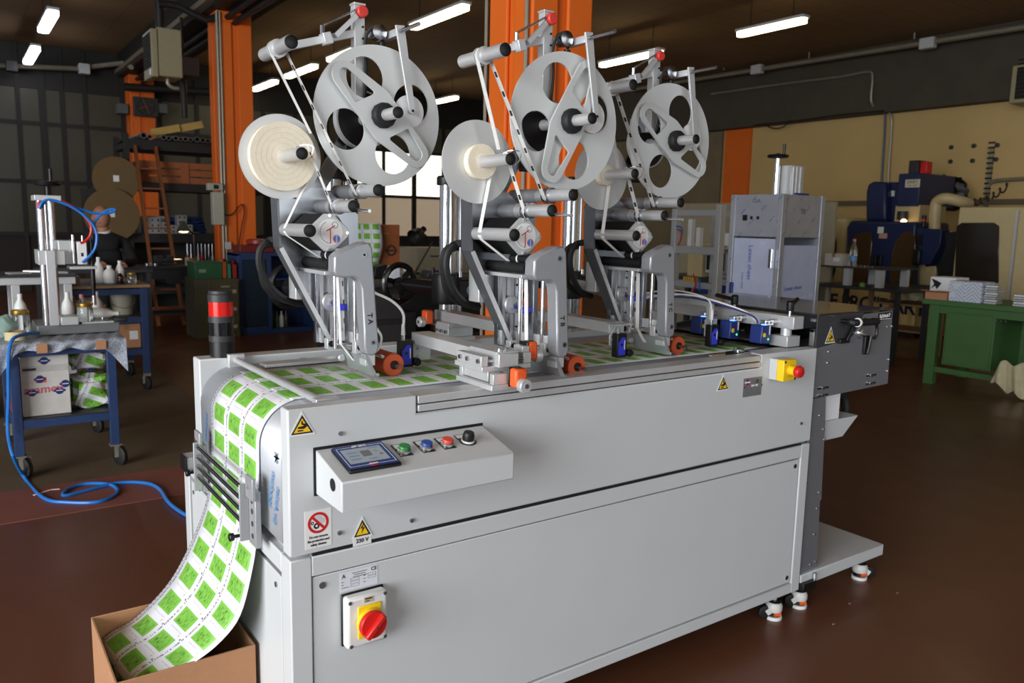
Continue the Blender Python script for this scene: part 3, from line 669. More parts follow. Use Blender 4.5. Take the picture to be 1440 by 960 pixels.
    P(MB().plate(outer, .383, .389, 'y', slots), 'clamp_bar', reelm2)
    P(MB().lathe([(.030,0),(.034,.004),(.034,.020),(.030,.026),(.02,.028)], (cx,.386,cz), (0,-1,0), 12), 'hub_nut', rubber)
    sp = P(MB().cyl((cx,.292,cz),(cx,.54,cz),.0155), 'rewind_spindle', alu)
    P(MB().lathe([(.0150,0),(.0150,.003),(.010,.005),(0,.005)], (cx,.2925,cz), (0,-1,0)), 'end_cap', black, 0, sp)
    P(MB().lathe([(.06,0),(.078,.002),(.078,.02),(.06,.022)], (cx,.505,cz), (0,1,0), 40), 'clutch_drum', black)
    P(MB().ring((cx,.503,cz),(cx,.528,cz),.081,.0765,40), 'drum_rim', alu)
    P(MB().box(cx-.045,cx+.0,.525,.56,cz-.13,cz-.07), 'drive_box', black, .003)
    # dancer arm on a square post
    P(MB().box(.362,.392,.445,.472,1.725,1.985), 'post', alu_l, .0015); P(MB().box(.360,.394,.443,.474,1.985,1.991), 'post_cap', alu, .001)
    P(MB().box(.362,.392,.472,.548,1.725,1.775), 'post_bracket', steel)
    P(MB().lathe([(.014,0),(.0155,.002),(.0155,.013),(.013,.016),(0,.0165)], (.380,.443,1.967), (0,-1,0)), 'red_knob', redk)
    for z in (1.93,1.90): P(MB().cyl((.385,.446,z),(.385,.442,z),.003,seg=8), 'screw', black)
    P(MB().bar((.372,.458,1.915),(.135,.458,1.838),.016,.020,(0,0,1)), 'dancer_arm', alu_l, .0015)
    P(MB().bar((.292,.445,1.888),(.270,.445,1.881),.030,.030), 'arm_clamp', alu, .0015); P(MB().cyl((.268,.44,1.895),(.268,.44,1.915),.006,seg=10), 'spring_stud', steel)
    sprg = []
    for k in range(90):
        t = k/89; a = k*2*math.pi/6; sprg.append((.268+.096*t+.003*math.cos(a)*.6, .44+.004*math.sin(a), 1.915+.055*t+.004*math.cos(a)))
    P(MB().tube(sprg, .0012, 5, 1), 'spring', steel)
    P(MB().bar((.305,.44,1.895),(.365,.44,1.955),.010,.012), 'damper', alu)
    dr = P(MB().cyl((.130,.292,1.83),(.130,.487,1.83),.0168), 'dancer_roller', alu)
    P(MB().lathe([(.0162,0),(.0162,.003),(.011,.005),(0,.005)], (.130,.2925,1.83), (0,-1,0)), 'end_cap', black, 0, dr)
    for y in (.380,.402): P(MB().lathe([(.0165,0),(.0225,.001),(.0225,.0035),(.0165,.005)], (.130,y,1.83), (0,1,0)), 'collar', alu, 0, dr)
    # brake arm with nylon disc
    P(MB().plate([(.447,1.932),(.473,1.935),(.507,1.712),(.502,1.706),(.494,1.706),(.490,1.712),(.478,1.772)], .371, .378), 'brake_arm', alu_l, .001)
    P(MB().cyl((.461,.385,1.918),(.461,.268,1.918),.0055,seg=14), 'brake_pin', steel)
    P(MB().cyl((.499,.397,1.714),(.499,.390,1.714),.044,seg=36), 'nylon_disc', pm('nylon',(230,230,230),.4))
    P(MB().cyl((.499,.371,1.714),(.499,.3695,1.714),.004,seg=8), 'screw', black)
    P(MB().cyl((.499,.392,1.714),(.499,.377,1.714),.006,seg=10), 'disc_stud', steel)
    P(MB().bar((.39,.458,1.915),(.47,.458,1.915),.016,.016), 'cross_tube', alu); P(MB().box(.452,.470,.378,.458,1.906,1.926), 'cross_block', alu, .001)
    P(MB().lathe([(.010,0),(.021,.004),(.021,.034),(.010,.038)], (.425,.455,1.92), (0,-1,0), 20), 'potentiometer', steel)
    P(MB().lathe([(.009,0),(.010,.012),(.007,.014)], (.440,.44,1.895), (0,0,-1), 12), 'cable_gland', black)
    P(MB().tube([(.440,.44,1.895),(.436,.425,1.925),(.415,.425,1.935),(.395,.435,1.915),(.388,.437,1.88),(.391,.436,1.82),(.386,.44,1.74),(.380,.45,1.70)], .0042, 8), 'sensor_cable', rubber)
    # feed rollers and silver fork
    P(MB().cyl((.245,.335,1.297),(.245,.512,1.297),.0145), 'drive_roller', rubber)
    P(MB().cyl((.264,.335,1.320),(.264,.43,1.320),.0135), 'pressure_roller', rubber)
    for y in (.345,.353,.361,.369,.377): P(MB().ring((.264,y,1.320),(.264,y+.003,1.320),.0145,.012,20), 'roller_rib', rubber)
    P(MB().cyl((.264,.392,1.320),(.264,.398,1.320),.0142), 'roller_band', whitep)
    for y in (.34,.35,.36,.37): P(MB().lathe([(.009,0),(.0105,.003),(.009,.006)], (.262,y,1.290), (0,1,0), 12), 'knurl', chrome)
    P(MB().box(.222,.285,.33,.512,1.271,1.281), 'roller_plate', alu, .001)
    fk = [(.231,1.321),(.230,1.282),(.238,1.270),(.255,1.266),(.284,1.267),(.299,1.258),(.306,1.238),(.312,1.134),(.313,1.078),(.320,1.062),(.335,1.057),(.349,1.062),(.355,1.078),(.337,1.340),(.331,1.352),(.316,1.358),(.300,1.355),(.246,1.333)]
    fo = P(MB().plate(fk, .286, .330), 'fork_casting', cast, .008)
    for x, z in ((.313,1.325),(.338,1.093)):
        P(MB().cyl((x,.2865,z),(x,.2845,z),.0075,seg=20), 'bolt', steel, 0, fo); P(MB().cyl((x,.2846,z),(x,.2840,z),.0038,seg=6), 'bolt_socket', black, 0, fo)
    for k, ch in enumerate(letters): text(ch, .020, ink, (.3275+.002*k+dx, .2856+dy, 1.166-.017*k), (0,0,-1), (1,0,.04), 'lettering', fo, .0004)
    for x, y in ((.292,.43),(.322,.365)): P(MB().cyl((x,y,1.06),(x,y,1.275),.0065,seg=14), 'guide_rod', chrome)
    P(MB().box(.316,.332,.40,.425,1.075,1.27), 'inner_strip', steel, .001)
    P(MB().box(.278,.302,.455,.478,1.055,1.085), 'pivot_block', alu_l, .0015); P(MB().cyl((.290,.4545,1.070),(.290,.4535,1.070),.009,seg=16), 'pivot_bore', black)
    P(MB().box(.306,.332,.330,.352,1.058,1.092), 'pivot_block', alu_l, .0015); P(MB().cyl((.319,.3295,1.075),(.319,.3285,1.075),.008,seg=16), 'pivot_bore', black)
    P(MB().cyl((.290,.50,1.070),(.319,.335,1.074),.006,seg=12), 'cross_rod', chrome)
    P(MB().bar((.315,.49,1.095),(.335,.335,1.095),.012,.030), 'cross_plate', alu, .001)
    # peel plate
    pp = MB(); pp.plate([(.318,1.055),(.326,1.058),(.356,.998),(.352,.9955),(.340,1.0)], .298, .455); P(pp, 'peel_plate', cast, .001)
    P(MB().box(.322,.350,.300,.340,1.028,1.058), 'peel_block', alu_l, .0015)
    P(MB().lathe([(.010,0),(.010,.008),(.008,.010)], (.316,.452,1.03), (0,-1,0), 14), 'peel_roller', alu)
    P(MB().cyl((.352,.297,1.003),(.352,.289,1.003),.005,seg=10), 'peel_screw', chrome)
    # press-on foam roller
    P(MB().lathe([(.012,0),(.029,0),(.0315,.003),(.0315,.107),(.029,.110),(.012,.110)], (.419,.325,1.0195), (0,1,0), 32, caps=False), 'foam_roller', orangef)
    P(MB().cyl((.419,.322,1.0195),(.419,.438,1.0195),.0125,seg=18), 'roller_hub', black)
    P(MB().cyl((.419,.290,1.0185),(.419,.455,1.0185),.0055,seg=12), 'roller_axle', steel)
    P(MB().bar((.419,.445,1.0185),(.345,.445,1.062),.008,.016), 'roller_lever', black, .001)
    P(MB().cyl((.385,.325,1.045),(.385,.40,1.045),.0045,seg=10), 'lever_pin', chrome)
    P(MB().bar((.385,.385,1.045),(.33,.385,1.070),.006,.010), 'pin_arm', black)
    # blue label stop sensor and its white lead
    P(MB().box(.300,.345,.425,.455,1.165,1.182), 'gap_sensor', blueb, .004)
    P(MB().tube([(.352,.35,1.165),(.372,.35,1.130),(.392,.35,1.098),(.385,.35,1.066),(.365,.345,1.055),(.352,.34,1.06)], .0036, 8), 'white_lead', whitep)
    # tapes
    rib([(.152+roll_r*.72, 1.572+roll_r*.70), (.115,1.818), (.1105,1.832), (.117,1.846), (.131,1.850)], 'label_tape', pm('lined_tape', (206, 205, 202), .45, var=.12, scale=160)); rib([(.131,1.850), (.146,1.842), (.151,1.828), (.330,1.496), (.338,1.482), (.350,1.476)], 'carrier_tape', stripem)
    rib([(.150+roll_r*.75,1.572-roll_r*.7), (.153,1.390), (.153,1.378), (.160,1.369), (.248,1.312)], 'label_tape', tapem, .430)
    rib([(.205,1.60), (.268,1.452), (.273,1.437), (.300,1.398)], 'waste_tape', stripem)
    rib([(.284,1.262), (.291,1.078), (.350,1.0005)], 'label_tape', tapem, .395)
    rib([(.318,1.262), (.324,1.09)], 'waste_tape', stripem, .44)
    # black hose loops behind the plate
    for k, (oy, oz) in enumerate(((.56,0.),(.60,-.012))):
        P(MB().tube([(.175,oy-.03,1.357+oz),(.15,oy-.01,1.352+oz),(.128+.012*k,oy-.005,1.325+oz),(.130+.014*k,oy,1.275),(.16,oy+.01,1.222),(.21,oy+.03,1.185),(.27,oy+.05,1.168)], .0105, 8), 'cable_hose', rubber)
    for x, z in ((.142,1.346),): P(MB().ring((x-.004,.548,z),(x+.004,.548,z-.0),.014,.010,12), 'cable_tie', black)
    # boom to the stand behind
    P(MB().cyl((.29,.52,1.185),(.45,.93,1.185),.020), 'boom', steel_d)
    return h
head(0, 0, 'label applicator over the rear lane with the fullest cream label roll, lettered TA', 134., 23., .087, 'TA')
head(.435, -.268, 'label applicator over the front lane with a half used label roll, lettered TB', 63., 18., .045, 'TB')
head(1.0, -.12, 'label applicator over the middle lane with a nearly empty label roll, lettered TC', 144.5, 68., .031, 'TC')
# stands carrying the heads, on the rear of the cabinet
def stand(x, y, label):
    s = thing('applicator_stand', label, 'stand', (x, y, .676), 'chrome stands behind the label applicators')
    MB().lathe([(.055,0),(.055,.012),(.035,.016)], (x,y,.676)).build('foot_flange', black, s)
    MB().cyl((x,y,.69),(x,y,1.55),.030).build('chrome_column', chrome, s)
    MB().cyl((x+.055,y+.01,.69),(x+.055,y+.01,1.54),.012).build('spindle', chrome, s); MB().box(x+.045,x+.075,y-.03,y+.03,.676,.69).build('spindle_foot', black, s)
    MB().lathe([(.040,0),(.041,.004),(.041,.026),(.036,.032),(.02,.034)], (x,y,1.545)).build('top_cap', black, s); MB().box(x,x+.08,y-.02,y+.03,1.545,1.565).build('cap_bridge', black, s, .003)
    MB().lathe([(.018,0),(.018,.02),(.012,.024)], (x,y,1.58)).build('cap_nut', rubber, s)
    MB().lathe([(.052,0),(.056,.01),(.056,.10),(.052,.11)], (x,y,1.12)).build('clamp_sleeve', black, s)
    MB().box(x-.03,x+.11,y-.05,y-.01,1.14,1.21).build('clamp_jaw', black, s, .006)
    MB().cyl((x-.02,y+.035,1.175),(x-.06,y+.26,1.175),.026).build('cross_tube', pm('black_enamel',(22,22,24),.22), s)
    hw = MB(); hc = Vector((x-.055,y+.27,1.175)); ax = Vector((-.17,1,0)).normalized(); e1 = ax.orthogonal().normalized(); e2 = ax.cross(e1)
    pts = [hc+(e1*math.cos(a)+e2*math.sin(a))*.072 for a in [2*math.pi*k/32 for k in range(33)]]; hw.tube(pts, .012, 8, 1)
    for k in range(3):
        a = 2*math.pi*k/3; hw.bar(hc, hc+(e1*math.cos(a)+e2*math.sin(a))*.07, .02, .01, ax)
    hw.cyl(hc-ax*.02, hc+ax*.02, .02); hw.build('hand_wheel', pm('black_enamel',(22,22,24),.22), s)
    MB().lathe([(.007,0),(.008,.03),(.005,.045)], (x+.01,y+.12,1.20), (0,0,1), 10).build('clamp_lever', black, s); MB().cyl((x+.02,y-.06,1.22),(x+.02,y-.06,1.24),.008).build('clamp_bolt', steel, s)
    return s
stand(.474, .88, 'black capped chrome stand behind the fullest label roll')
stand(.914, .88, 'black capped chrome stand with hand wheel between the first two applicators')
stand(1.485, .88, 'black capped chrome stand behind the applicator over the front lane')
# ------------------------------------------------------------------ sensor arms
def label_sensor(x, y, z, root):
    s = MB().box(x-.021, x+.021, y-.014, y+.014, z, z+.078).build('label_sensor', black, root, .003)
    MB().plate([(x-.017, z+.008), (x+.013, z+.008), (x+.013, z+.062), (x+.006, z+.066), (x-.004, z+.064), (x-.017, z+.048)], y-.0145, y-.0158).build('blue_cover', blueb, s, .0004)
    MB().cyl((x-.004, y-.0158, z+.042), (x-.004, y-.0175, z+.042), .004, seg=12).build('dial', black, s)
    MB().box(x+.007, x+.011, y-.0162, y-.0158, z+.026, z+.056).build('white_print', whitep, s)
    MB().lathe([(.012,0),(.012,.020),(.009,.022),(.009,.026)], (x+.030, y-.002, z+.014), (0,-1,0), 16).build('lens_tube', black, s)
    MB().cyl((x-.006, y, z+.078), (x-.006, y, z+.096), .0055, seg=12).build('connector', chrome, s)
    return s
def bracket(x, y0, z0, root, w=.058, hgt=.075):
    MB().plate([(x, z0), (x+w, z0), (x+w, z0+hgt), (x+w*.55, z0+hgt), (x, z0+hgt*.45)], y0-.003, y0+.003).build('sensor_bracket', alu_l, root, .001)
    for a, b in ((.15,.15),(.45,.15),(.15,.38),(.45,.42)): MB().cyl((x+w*a, y0-.003, z0+hgt*b), (x+w*a, y0-.006, z0+hgt*b), .0035, seg=8).build('bolt', steel, root)
def indicator(c, d, root, s=1.):
    "orange position counter with knurled hand knob, facing direction d"
    c = Vector(c); d = Vector(d).normalized()
    i = MB().bar(c, c+d*.030, .036, .048).build('position_indicator', orangep, root, .006)
    MB().bar(c-d*.006, c, .038, .050).build('backing', black, i, .004)
    MB().bar(c+d*.004+Vector((0,0,.0245)), c+d*.024+Vector((0,0,.0245)), .022, .001).build('counter_window', black, i)
    k0 = c+d*.030+Vector((0,0,-.016)); kn = MB().lathe([(.017,0),(.018,.003),(.018,.018),(.016,.020),(0,.0202)], k0, d, 28).build('hand_knob', alu_l, i)
    MB().lathe([(.006,0),(.006,.002)], k0+d*.0203, d, 10).build('knob_screw', steel, kn)
    return i
a = thing('sensor_arm', 'aluminium sensor arm with two orange position counters clamped on the front rail', 'sensor arm', (.56, .05, 1.0))
MB().box(.498, .615, -.045, .125, 1.0045, 1.018).build('base_plate', alu_l, a, .0015)
MB().box(.512, .552, -.005, .105, 1.020, 1.047).build('slide_block', alu_l, a, .0015)
for y0 in (-.040, .105): MB().box(.505, .585, y0, y0+.016, 1.018, 1.045).build('end_block', alu_l, a, .0015)
MB().cyl((.568, -.03, 1.032), (.568, .11, 1.032), .006, seg=12).build('lead_screw', steel, a)
MB().box(.490, .640, -.012, .12, 1.047, 1.060).build('cross_slide', alu_l, a, .0015)
MB().box(.488, .508, -.010, .105, 1.060, 1.087).build('side_block', alu_l, a, .0015)
MB().box(.618, .642, -.010, .10, 1.060, 1.087).build('side_block', alu_l, a, .0015)
for y in (.0, .05, .085): MB().cyl((.488, y, 1.074), (.482, y, 1.074), .006, seg=12).build('bolt', steel, a)
MB().cyl((.50, -.004, 1.072), (.63, -.004, 1.072), .005, seg=12).build('lead_screw', steel, a)
MB().box(.528, .588, -.030, .43, 1.058, 1.092).build('beam', alu_l, a, .002)
MB().box(.524, .592, -.026, .10, 1.092, 1.097).build('beam_cap', alu_l, a, .0015)
for x, y in ((.550, .0), (.572, .01)): MB().lathe([(.008,0),(.008,.006),(.006,.007)], (x, y, 1.097), (0,0,1), 14).build('bolt', chrome, a)
indicator((.565, -.047, 1.036), (0,-1,0), a); indicator((.650, .03, 1.085), (1,0,0), a); MB().box(.628, .650, .01, .05, 1.07, 1.10).build('counter_block', alu_l, a, .001)
bracket(.515, .437, 1.005, a, .080, .085)
label_sensor(.502, .420, .993, a)
MB().tube([(.496,.42,1.087),(.496,.42,1.105),(.498,.425,1.15),(.47,.44,1.185),(.42,.45,1.21),(.38,.46,1.235)], .0042, 8).build('white_lead', whitep, a); MB().cyl((.496,.42,1.087),(.496,.42,1.118),.0065,.0045,seg=12).build('plug', whitep, a)
def rear_arm(x, ye, label, sens):
    a = thing('sensor_arm', label, 'sensor arm', (x, .77, 1.0))
    MB().box(x-.05, x+.06, .70, .838, 1.007, 1.022).build('base_plate', alu_l, a, .0015)
    MB().box(x-.045, x+.055, .71, .80, 1.022, 1.055).build('slide_block', alu_l, a, .0015); MB().box(x-.05, x+.06, .70, .838, 1.055, 1.07).build('cross_slide', alu_l, a, .0015)
    MB().box(x-.028, x+.028, ye, .836, 1.07, 1.105).build('beam', alu_l, a, .002)
    for k in range(3): MB().cyl((x-.05, .72+.03*k, 1.04), (x-.055, .72+.03*k, 1.04), .006, seg=10).build('bolt', steel, a)
    indicator((x-.062, .80, 1.085), (-1,0,0), a)
    if sens:
        bracket(x-.03, ye-.004, 1.03, a, .06, .075); label_sensor(x, ye-.02, .993, a)
        MB().box(x-.05, x+.03, ye-.05, ye, 1.100, 1.104).build('cover_angle', alu, a)
    return a
rear_arm(.865, .42, 'aluminium sensor arm reaching in from the back wall behind the first two applicators', False)
rear_arm(1.19, .27, 'aluminium sensor arm with blue sensor reaching in beside the middle lane applicator', True)
# ------------------------------------------------------------------ scanner bar and scanners at the infeed end
sb = thing('scanner_bar', 'aluminium cross bar on a round post over the infeed end of the conveyor', 'bar', (1.84, .10, ZT))
MB().box(1.800, 1.872, .055, .128, ZT+.001, 1.045).build('post_block', alu_l, sb, .002)
MB().cyl((1.838, .09, 1.045), (1.838, .09, 1.070), .019).build('round_post', alu_l, sb)
MB().box(1.815, 1.872, .045, .72, 1.070, 1.115).build('cross_bar', alu_l, sb, .002)
MB().box(1.80, 1.87, .64, .715, ZT-.01, 1.07).build('far_post', alu_l, sb, .002)
def lever(x, y, z, deg, label, g=None):
    l = thing('clamp_lever', label, 'lever', (x, y, z), 'black clamp levers on the scanner bar')
    MB().cyl((x, y, z), (x, y, z+.022), .0045, seg=10).build('stud', chrome, l)
    MB().lathe([(.012,0),(.0135,.006),(.0135,.030),(.009,.036)], (x, y, z+.016), (0,0,1), 16).build('hub', black, l)
    d = Vector((math.cos(math.radians(deg)), math.sin(math.radians(deg)), .22)).normalized(); p = Vector((x, y, z+.034))
    MB().tube([p, p+d*.03, p+d*.085], .0075, 8, 3).build('handle', black, l)
for y, dg in ((.085, 20), (.33, 165), (.52, 150)): lever(1.845, y, 1.115, dg, 'black plastic clamp lever on top of the aluminium scanner bar')
def scanner(y, label):
    x = 1.735
    s = thing('barcode_scanner', label, 'scanner', (x, y, 1.02), 'blue scanners hung from the cross bar')
    b = MB().plate([(x-.022, 1.020), (x+.030, 1.016), (x+.034, 1.082), (x-.016, 1.084)], y-.026, y+.026).build('housing', bluep, s, .004)
    MB().cyl((x-.006, y-.0262, 1.050), (x-.006, y-.0272, 1.050), .008, seg=18).build('yellow_mark', yellowp, b)
    MB().box(x+.020, x+.024, y-.0275, y-.026, 1.050, 1.080).build('white_print', whitep, b)
    MB().cyl((x+.016, y-.0262, 1.034), (x+.016, y-.0274, 1.034), .003, seg=10).build('green_led', pm('green_led',(60,240,110),.4,emit=(60,255,120),es=4.), b)
    MB().box(x-.004, x+.008, y-.024, y-.008, 1.0835, 1.0862).build('blue_led', pm('blue_led',(80,120,255),.4,emit=(70,120,255),es=5.), b)
    MB().box(x+.006, x+.050, y-.020, y+.006, 1.080, 1.100).build('clamp', chrome, b, .002); MB().cyl((x+.04, y-.008, 1.091), (1.816, y-.008, 1.091), .010, seg=14).build('clamp_rod', steel, s)
    for k in range(2): MB().cyl((x+.016+.02*k, y-.0205, 1.090), (x+.016+.02*k, y-.023, 1.090), .004, seg=8).build('clamp_screw', steel, b)
    return s
scanner(.125, 'blue barcode scanner with green light hung nearest the round post'); scanner(.262, 'blue barcode scanner hung in the middle of the cross bar'); scanner(.40, 'blue barcode scanner hung beside the middle lane applicator')
c3 = thing('sensor_arm', 'black and blue label sensor on an upright bracket among the blue scanners', 'sensor arm', (1.66, .74, ZT))
MB().box(1.650, 1.672, .279, .296, 1.03, 1.155).build('upright', alu_l, c3, .001); MB().box(1.63, 1.69, .277, .283, 1.03, 1.09).build('foot', alu_l, c3)
MB().bar((1.661, .285, 1.145), (1.661, .735, 1.145), .02, .02).build('arm', alu_l, c3); MB().box(1.648, 1.674, .732, .757, ZT+.001, 1.155).build('post', alu_l, c3)
label_sensor(1.648, .262, .995, c3)
MB().lathe([(.006,0),(.006,.03),(.004,.036)], (1.642,.262,1.09), (0,0,1), 12).build('plug', whitep, c3)
MB().tube([(1.642,.262,1.122),(1.64,.29,1.165),(1.60,.40,1.185),(1.52,.46,1.175),(1.42,.46,1.16)], .0032, 7).build('white_lead', whitep, c3)
cb = MB().tube([(1.725,.125,1.088),(1.715,.15,1.115),(1.66,.26,1.148),(1.60,.34,1.165),(1.52,.40,1.16),(1.44,.43,1.145),(1.38,.44,1.12)], .0034, 7).build('scanner_cable', pm('cable_blue',(34,48,110),.5)); tag(cb, 'dark blue cable arching from the scanners to the middle lane applicator', 'cable')
cb = MB().tube([(1.735,.135,1.09),(1.71,.17,1.125),(1.66,.275,1.158),(1.60,.35,1.174),(1.52,.41,1.169),(1.44,.44,1.152),(1.38,.45,1.13)], .0034, 7).build('scanner_cable', whitep); tag(cb, 'white cable arching from the scanners to the middle lane applicator', 'cable')
ws = MB().box(1.50, 1.575, .13, .142, .9875, .9915).build('wooden_strip', pm('pale_wood',(200,176,120),.7)); tag(ws, 'thin wooden strip lying on the label web near the infeed end', 'strip')

# ------------------------------------------------------------------ sheet feeder on its own wheeled base
fd = thing('sheet_feeder', 'stainless steel sheet feeder with clear lid and white wheeled base at the infeed end', 'feeder', (2.18, .4, 0))
FY = .012; F = lambda mb, n, m, bevel=.0015, parent=None: mb.build(n, m, parent or fd, bevel)
F(MB().plate([(1.905,.819),(2.395,.828),(2.384,1.117),(2.19,1.110),(2.13,1.035),(2.085,1.018),(1.905,1.002)], FY, FY+.006), 'side_plate', steel_d)
F(MB().plate([(1.905,.819),(2.395,.828),(2.384,1.117),(2.19,1.110),(2.13,1.035),(2.085,1.018),(1.905,1.002)], .74, .746), 'side_plate', steel_d)
F(MB().plate([(1.902,.165),(2.018,.165),(2.006,.425),(2.014,.43),(2.004,.61),(2.0,.71),(1.99,.825),(1.902,.825)], FY, FY+.006), 'leg_plate', steel_d)
F(MB().plate([(1.902,.165),(2.018,.165),(2.0,.71),(1.99,.825),(1.902,.825)], .74, .746), 'leg_plate', steel_d)
F(MB().box(1.915, 2.0, .03, .73, .166, .80), 'column_body', pm('feeder_inside',(70,70,74),.5,.4), 0)
F(MB().box(1.905, 1.911, FY+.006, .74, .83, .98), 'cross_plate', steel_d); F(MB().box(2.386, 2.392, FY+.006, .74, .84, 1.10), 'cross_plate', steel_d)
F(MB().box(2.0, 2.386, FY+.02, .73, .84, .90), 'feed_tray', pm('feeder_inside',(70,70,74),.5,.4), 0)
F(MB().box(1.95, 2.38, FY+.006, .74, .985, .992), 'feed_table', steel_d)
lidm = pm('smoked_acrylic', (96, 96, 100), .06, trans=.55, ior=1.3, var=.02)
F(MB().box(1.905, 2.388, FY-.002, .75, 1.119, 1.124), 'lid', pm('polished_lid',(120,118,114),.06,.9,var=.02), .001)
F(MB().plate([(1.905,1.005),(2.085,1.021),(2.128,1.038),(2.188,1.112),(2.188,1.118),(1.905,1.118)], FY, FY+.004), 'window_panel', lidm, 0)
F(MB().box(2.02, 2.20, .10, .12, 1.04, 1.052), 'inner_bar', alu_l); F(MB().box(2.02, 2.03, .10, .12, .99, 1.052), 'inner_bar', alu_l); F(MB().box(2.02, 2.20, .10, .12, 1.08, 1.092), 'inner_bar', alu_l); F(MB().box(2.16, 2.17, .10, .12, .99, 1.092), 'inner_bar', alu_l)
for y in (.25, .42, .60): F(MB().cyl((2.05, y, 1.01), (2.30, y, 1.01), .02), 'feed_roller', rubber, 0)
tri(1.985, 1.020, .048, .050, FY-.001, fd, 'hand')
F(MB().tube([(2.045, FY-.035, 1.093), (2.055, FY-.052, 1.092), (2.185, FY-.052, 1.089), (2.195, FY-.03, 1.088)], .013, 12, 4), 'handle', rubber, 0)
F(MB().ring((2.063, FY-.052, 1.092), (2.071, FY-.052, 1.092), .0165, .012, 20), 'handle_ring', whitep, 0)
F(MB().cyl((2.049, FY-.036, 1.093), (2.049, FY, 1.093), .008), 'handle_post', black, 0); F(MB().cyl((2.193, FY-.034, 1.088), (2.193, FY, 1.088), .008), 'handle_post', black, 0)
st = F(MB().plate([(2.285,1.080),(2.376,1.083),(2.375,1.112),(2.284,1.109)], FY-.0006, FY), 'name_sticker', ink, 0)
text('King Machines plus 157', .019, whitep, (2.330, FY-.0011, 1.0985), (1,0,.033), (0,0,1), 'lettering', st, .0005, sx=.40)
MB().box(2.287, 2.374, FY-.001, FY-.0006, 1.0845, 1.087).build('sticker_line', whitep, st)
F(MB().lathe([(.022,0),(.022,.003),(.016,.004),(.014,.012),(.006,.014),(.006,.03)], (2.168, FY, 1.042), (0,-1,0), 20), 'lock', chrome, 0)
F(MB().tube([(2.225,FY-.03,1.076),(2.232,FY-.03,1.06),(2.232,FY-.03,1.035),(2.222,FY-.028,1.02)], .006, 8), 'strap', black, 0); F(MB().box(2.195,2.225,FY-.012,FY,.96,1.03), 'strap_clip', black, .002); F(MB().tube([(2.215,FY-.02,1.03),(2.21,FY-.02,1.0),(2.20,FY-.02,.965)], .006, 8), 'strap', black, 0)
F(MB().bar((2.10,FY-.02,1.085),(2.07,FY-.012,1.02),.014,.012), 'hinge_arm', black); F(MB().box(2.03,2.09,FY-.014,FY,1.012,1.028), 'hinge', black, .002)
for x, z in ((1.985,.985),(1.985,.945),(2.355,1.055),(2.385,1.055),(2.385,.925),(2.385,.88),(1.905,.87),(1.94,.83),(1.905,.78),(1.96,.755),(1.91,.70),(1.99,.70),(2.0,.66),(1.91,.55),(1.995,.46),(1.91,.51),(1.99,.40),(1.985,.30),(1.975,.185),(2.005,.19)):
    F(MB().cyl((x, FY, z), (x, FY-.003, z), .0045, seg=10), 'screw', chrome, 0)
for x, z in ((1.965,.855),(1.965,.828),(2.27,.873),(2.27,.842)):
    F(MB().box(x-.03, x+.035, FY-.0015, FY, z-.0035, z+.0035), 'slot', paint_d, 0); F(MB().lathe([(.005,0),(.006,.004),(.004,.006)], (x, FY, z), (0,-1,0), 10).bar((x-.012,FY-.004,z+.002),(x+.014,FY-.004,z-.003),.004,.006), 'wing_nut', chrome, 0)
F(MB().box(1.905, 2.453, 0, .80, .118, .163), 'base_plate', paint, .003)
F(MB().plate([(2.012,.716),(2.247,.716),(2.153,.645),(2.03,.645),(2.025,.575),(2.006,.575)], .035, .041), 'tray_side', paint); F(MB().plate([(2.012,.716),(2.247,.716),(2.153,.645),(2.03,.645),(2.025,.575),(2.006,.575)], .60, .606), 'tray_side', paint)
F(MB().bar((2.247,.32,.714),(2.012,.32,.690),.565,.004), 'tray_floor', paint); F(MB().bar((2.247,.32,.714),(2.153,.32,.646),.565,.004), 'tray_front', paint)
pg = MB().box(2.03, 2.14, .050, .058, .70, .835).build('paper_stack', whitepaper, fd); 
F(MB().box(2.16, 2.22, .10, .30, .80, .84), 'motor_box', black, .003); F(MB().cyl((2.19, .098, .82), (2.19, .09, .82), .01), 'motor_shaft', chrome, 0)
F(MB().tube([(2.16,.14,.80),(2.22,.13,.795),(2.275,.12,.765),(2.28,.11,.72),(2.265,.11,.70)], .016, 8), 'vacuum_hose', rubber, 0)
caster(2.415, .07, .118, fd, 2.6); caster(1.985, .055, .118, fd, -.5); caster(2.415, .72, .118, fd, 2.6); caster(1.985, .72, .118, fd, -.5)
F(MB().box(1.90, 1.975, -.018, .02, .105, .135), 'coupling', black, .002); F(MB().cyl((1.975, -.010, .118), (1.975, -.010, .16), .006, seg=10), 'coupling_bolt', chrome, 0)
# ================================================================== background
def ry(x0, y0, x1, y1, Y):
    a, b = at(x0, y1, Y=Y), at(x1, y0, Y=Y); return a.x, b.x, a.z, b.z
def rx(x0, y0, x1, y1, X):
    a, b = at(x0, y1, X=X), at(x1, y0, X=X); return b.y, a.y, a.z, b.z
def one(mb, n, m, label, cat, group=None, bevel=0., kind=None): return tag(mb.build(n, m, None, bevel), label, cat, group, kind)
bluef = pm('blue_frame_paint', (36, 58, 100), .5, var=.1, scale=30)
woodt = pm('bench_wood', (150, 118, 78), .6, var=.12, scale=14, stretch=(1, 8, 1))
woodo = pm('reddish_wood', (150, 84, 44), .65, var=.14, scale=10, stretch=(1, 6, 6))
wood_l = pm('ladder_wood', (122, 70, 36), .6, var=.14, scale=16)
pallet = pm('yellow_plank', (188, 154, 84), .7, var=.1, scale=10)
olive = pm('olive_paint', (76, 70, 48), .55, var=.12)
greenm = pm('green_enamel', (38, 84, 50), .45, var=.08)
greent = pm('green_bench_paint', (66, 104, 54), .5, var=.08, scale=8)
beigem = pm('beige_enamel', (196, 178, 134), .45, var=.05)
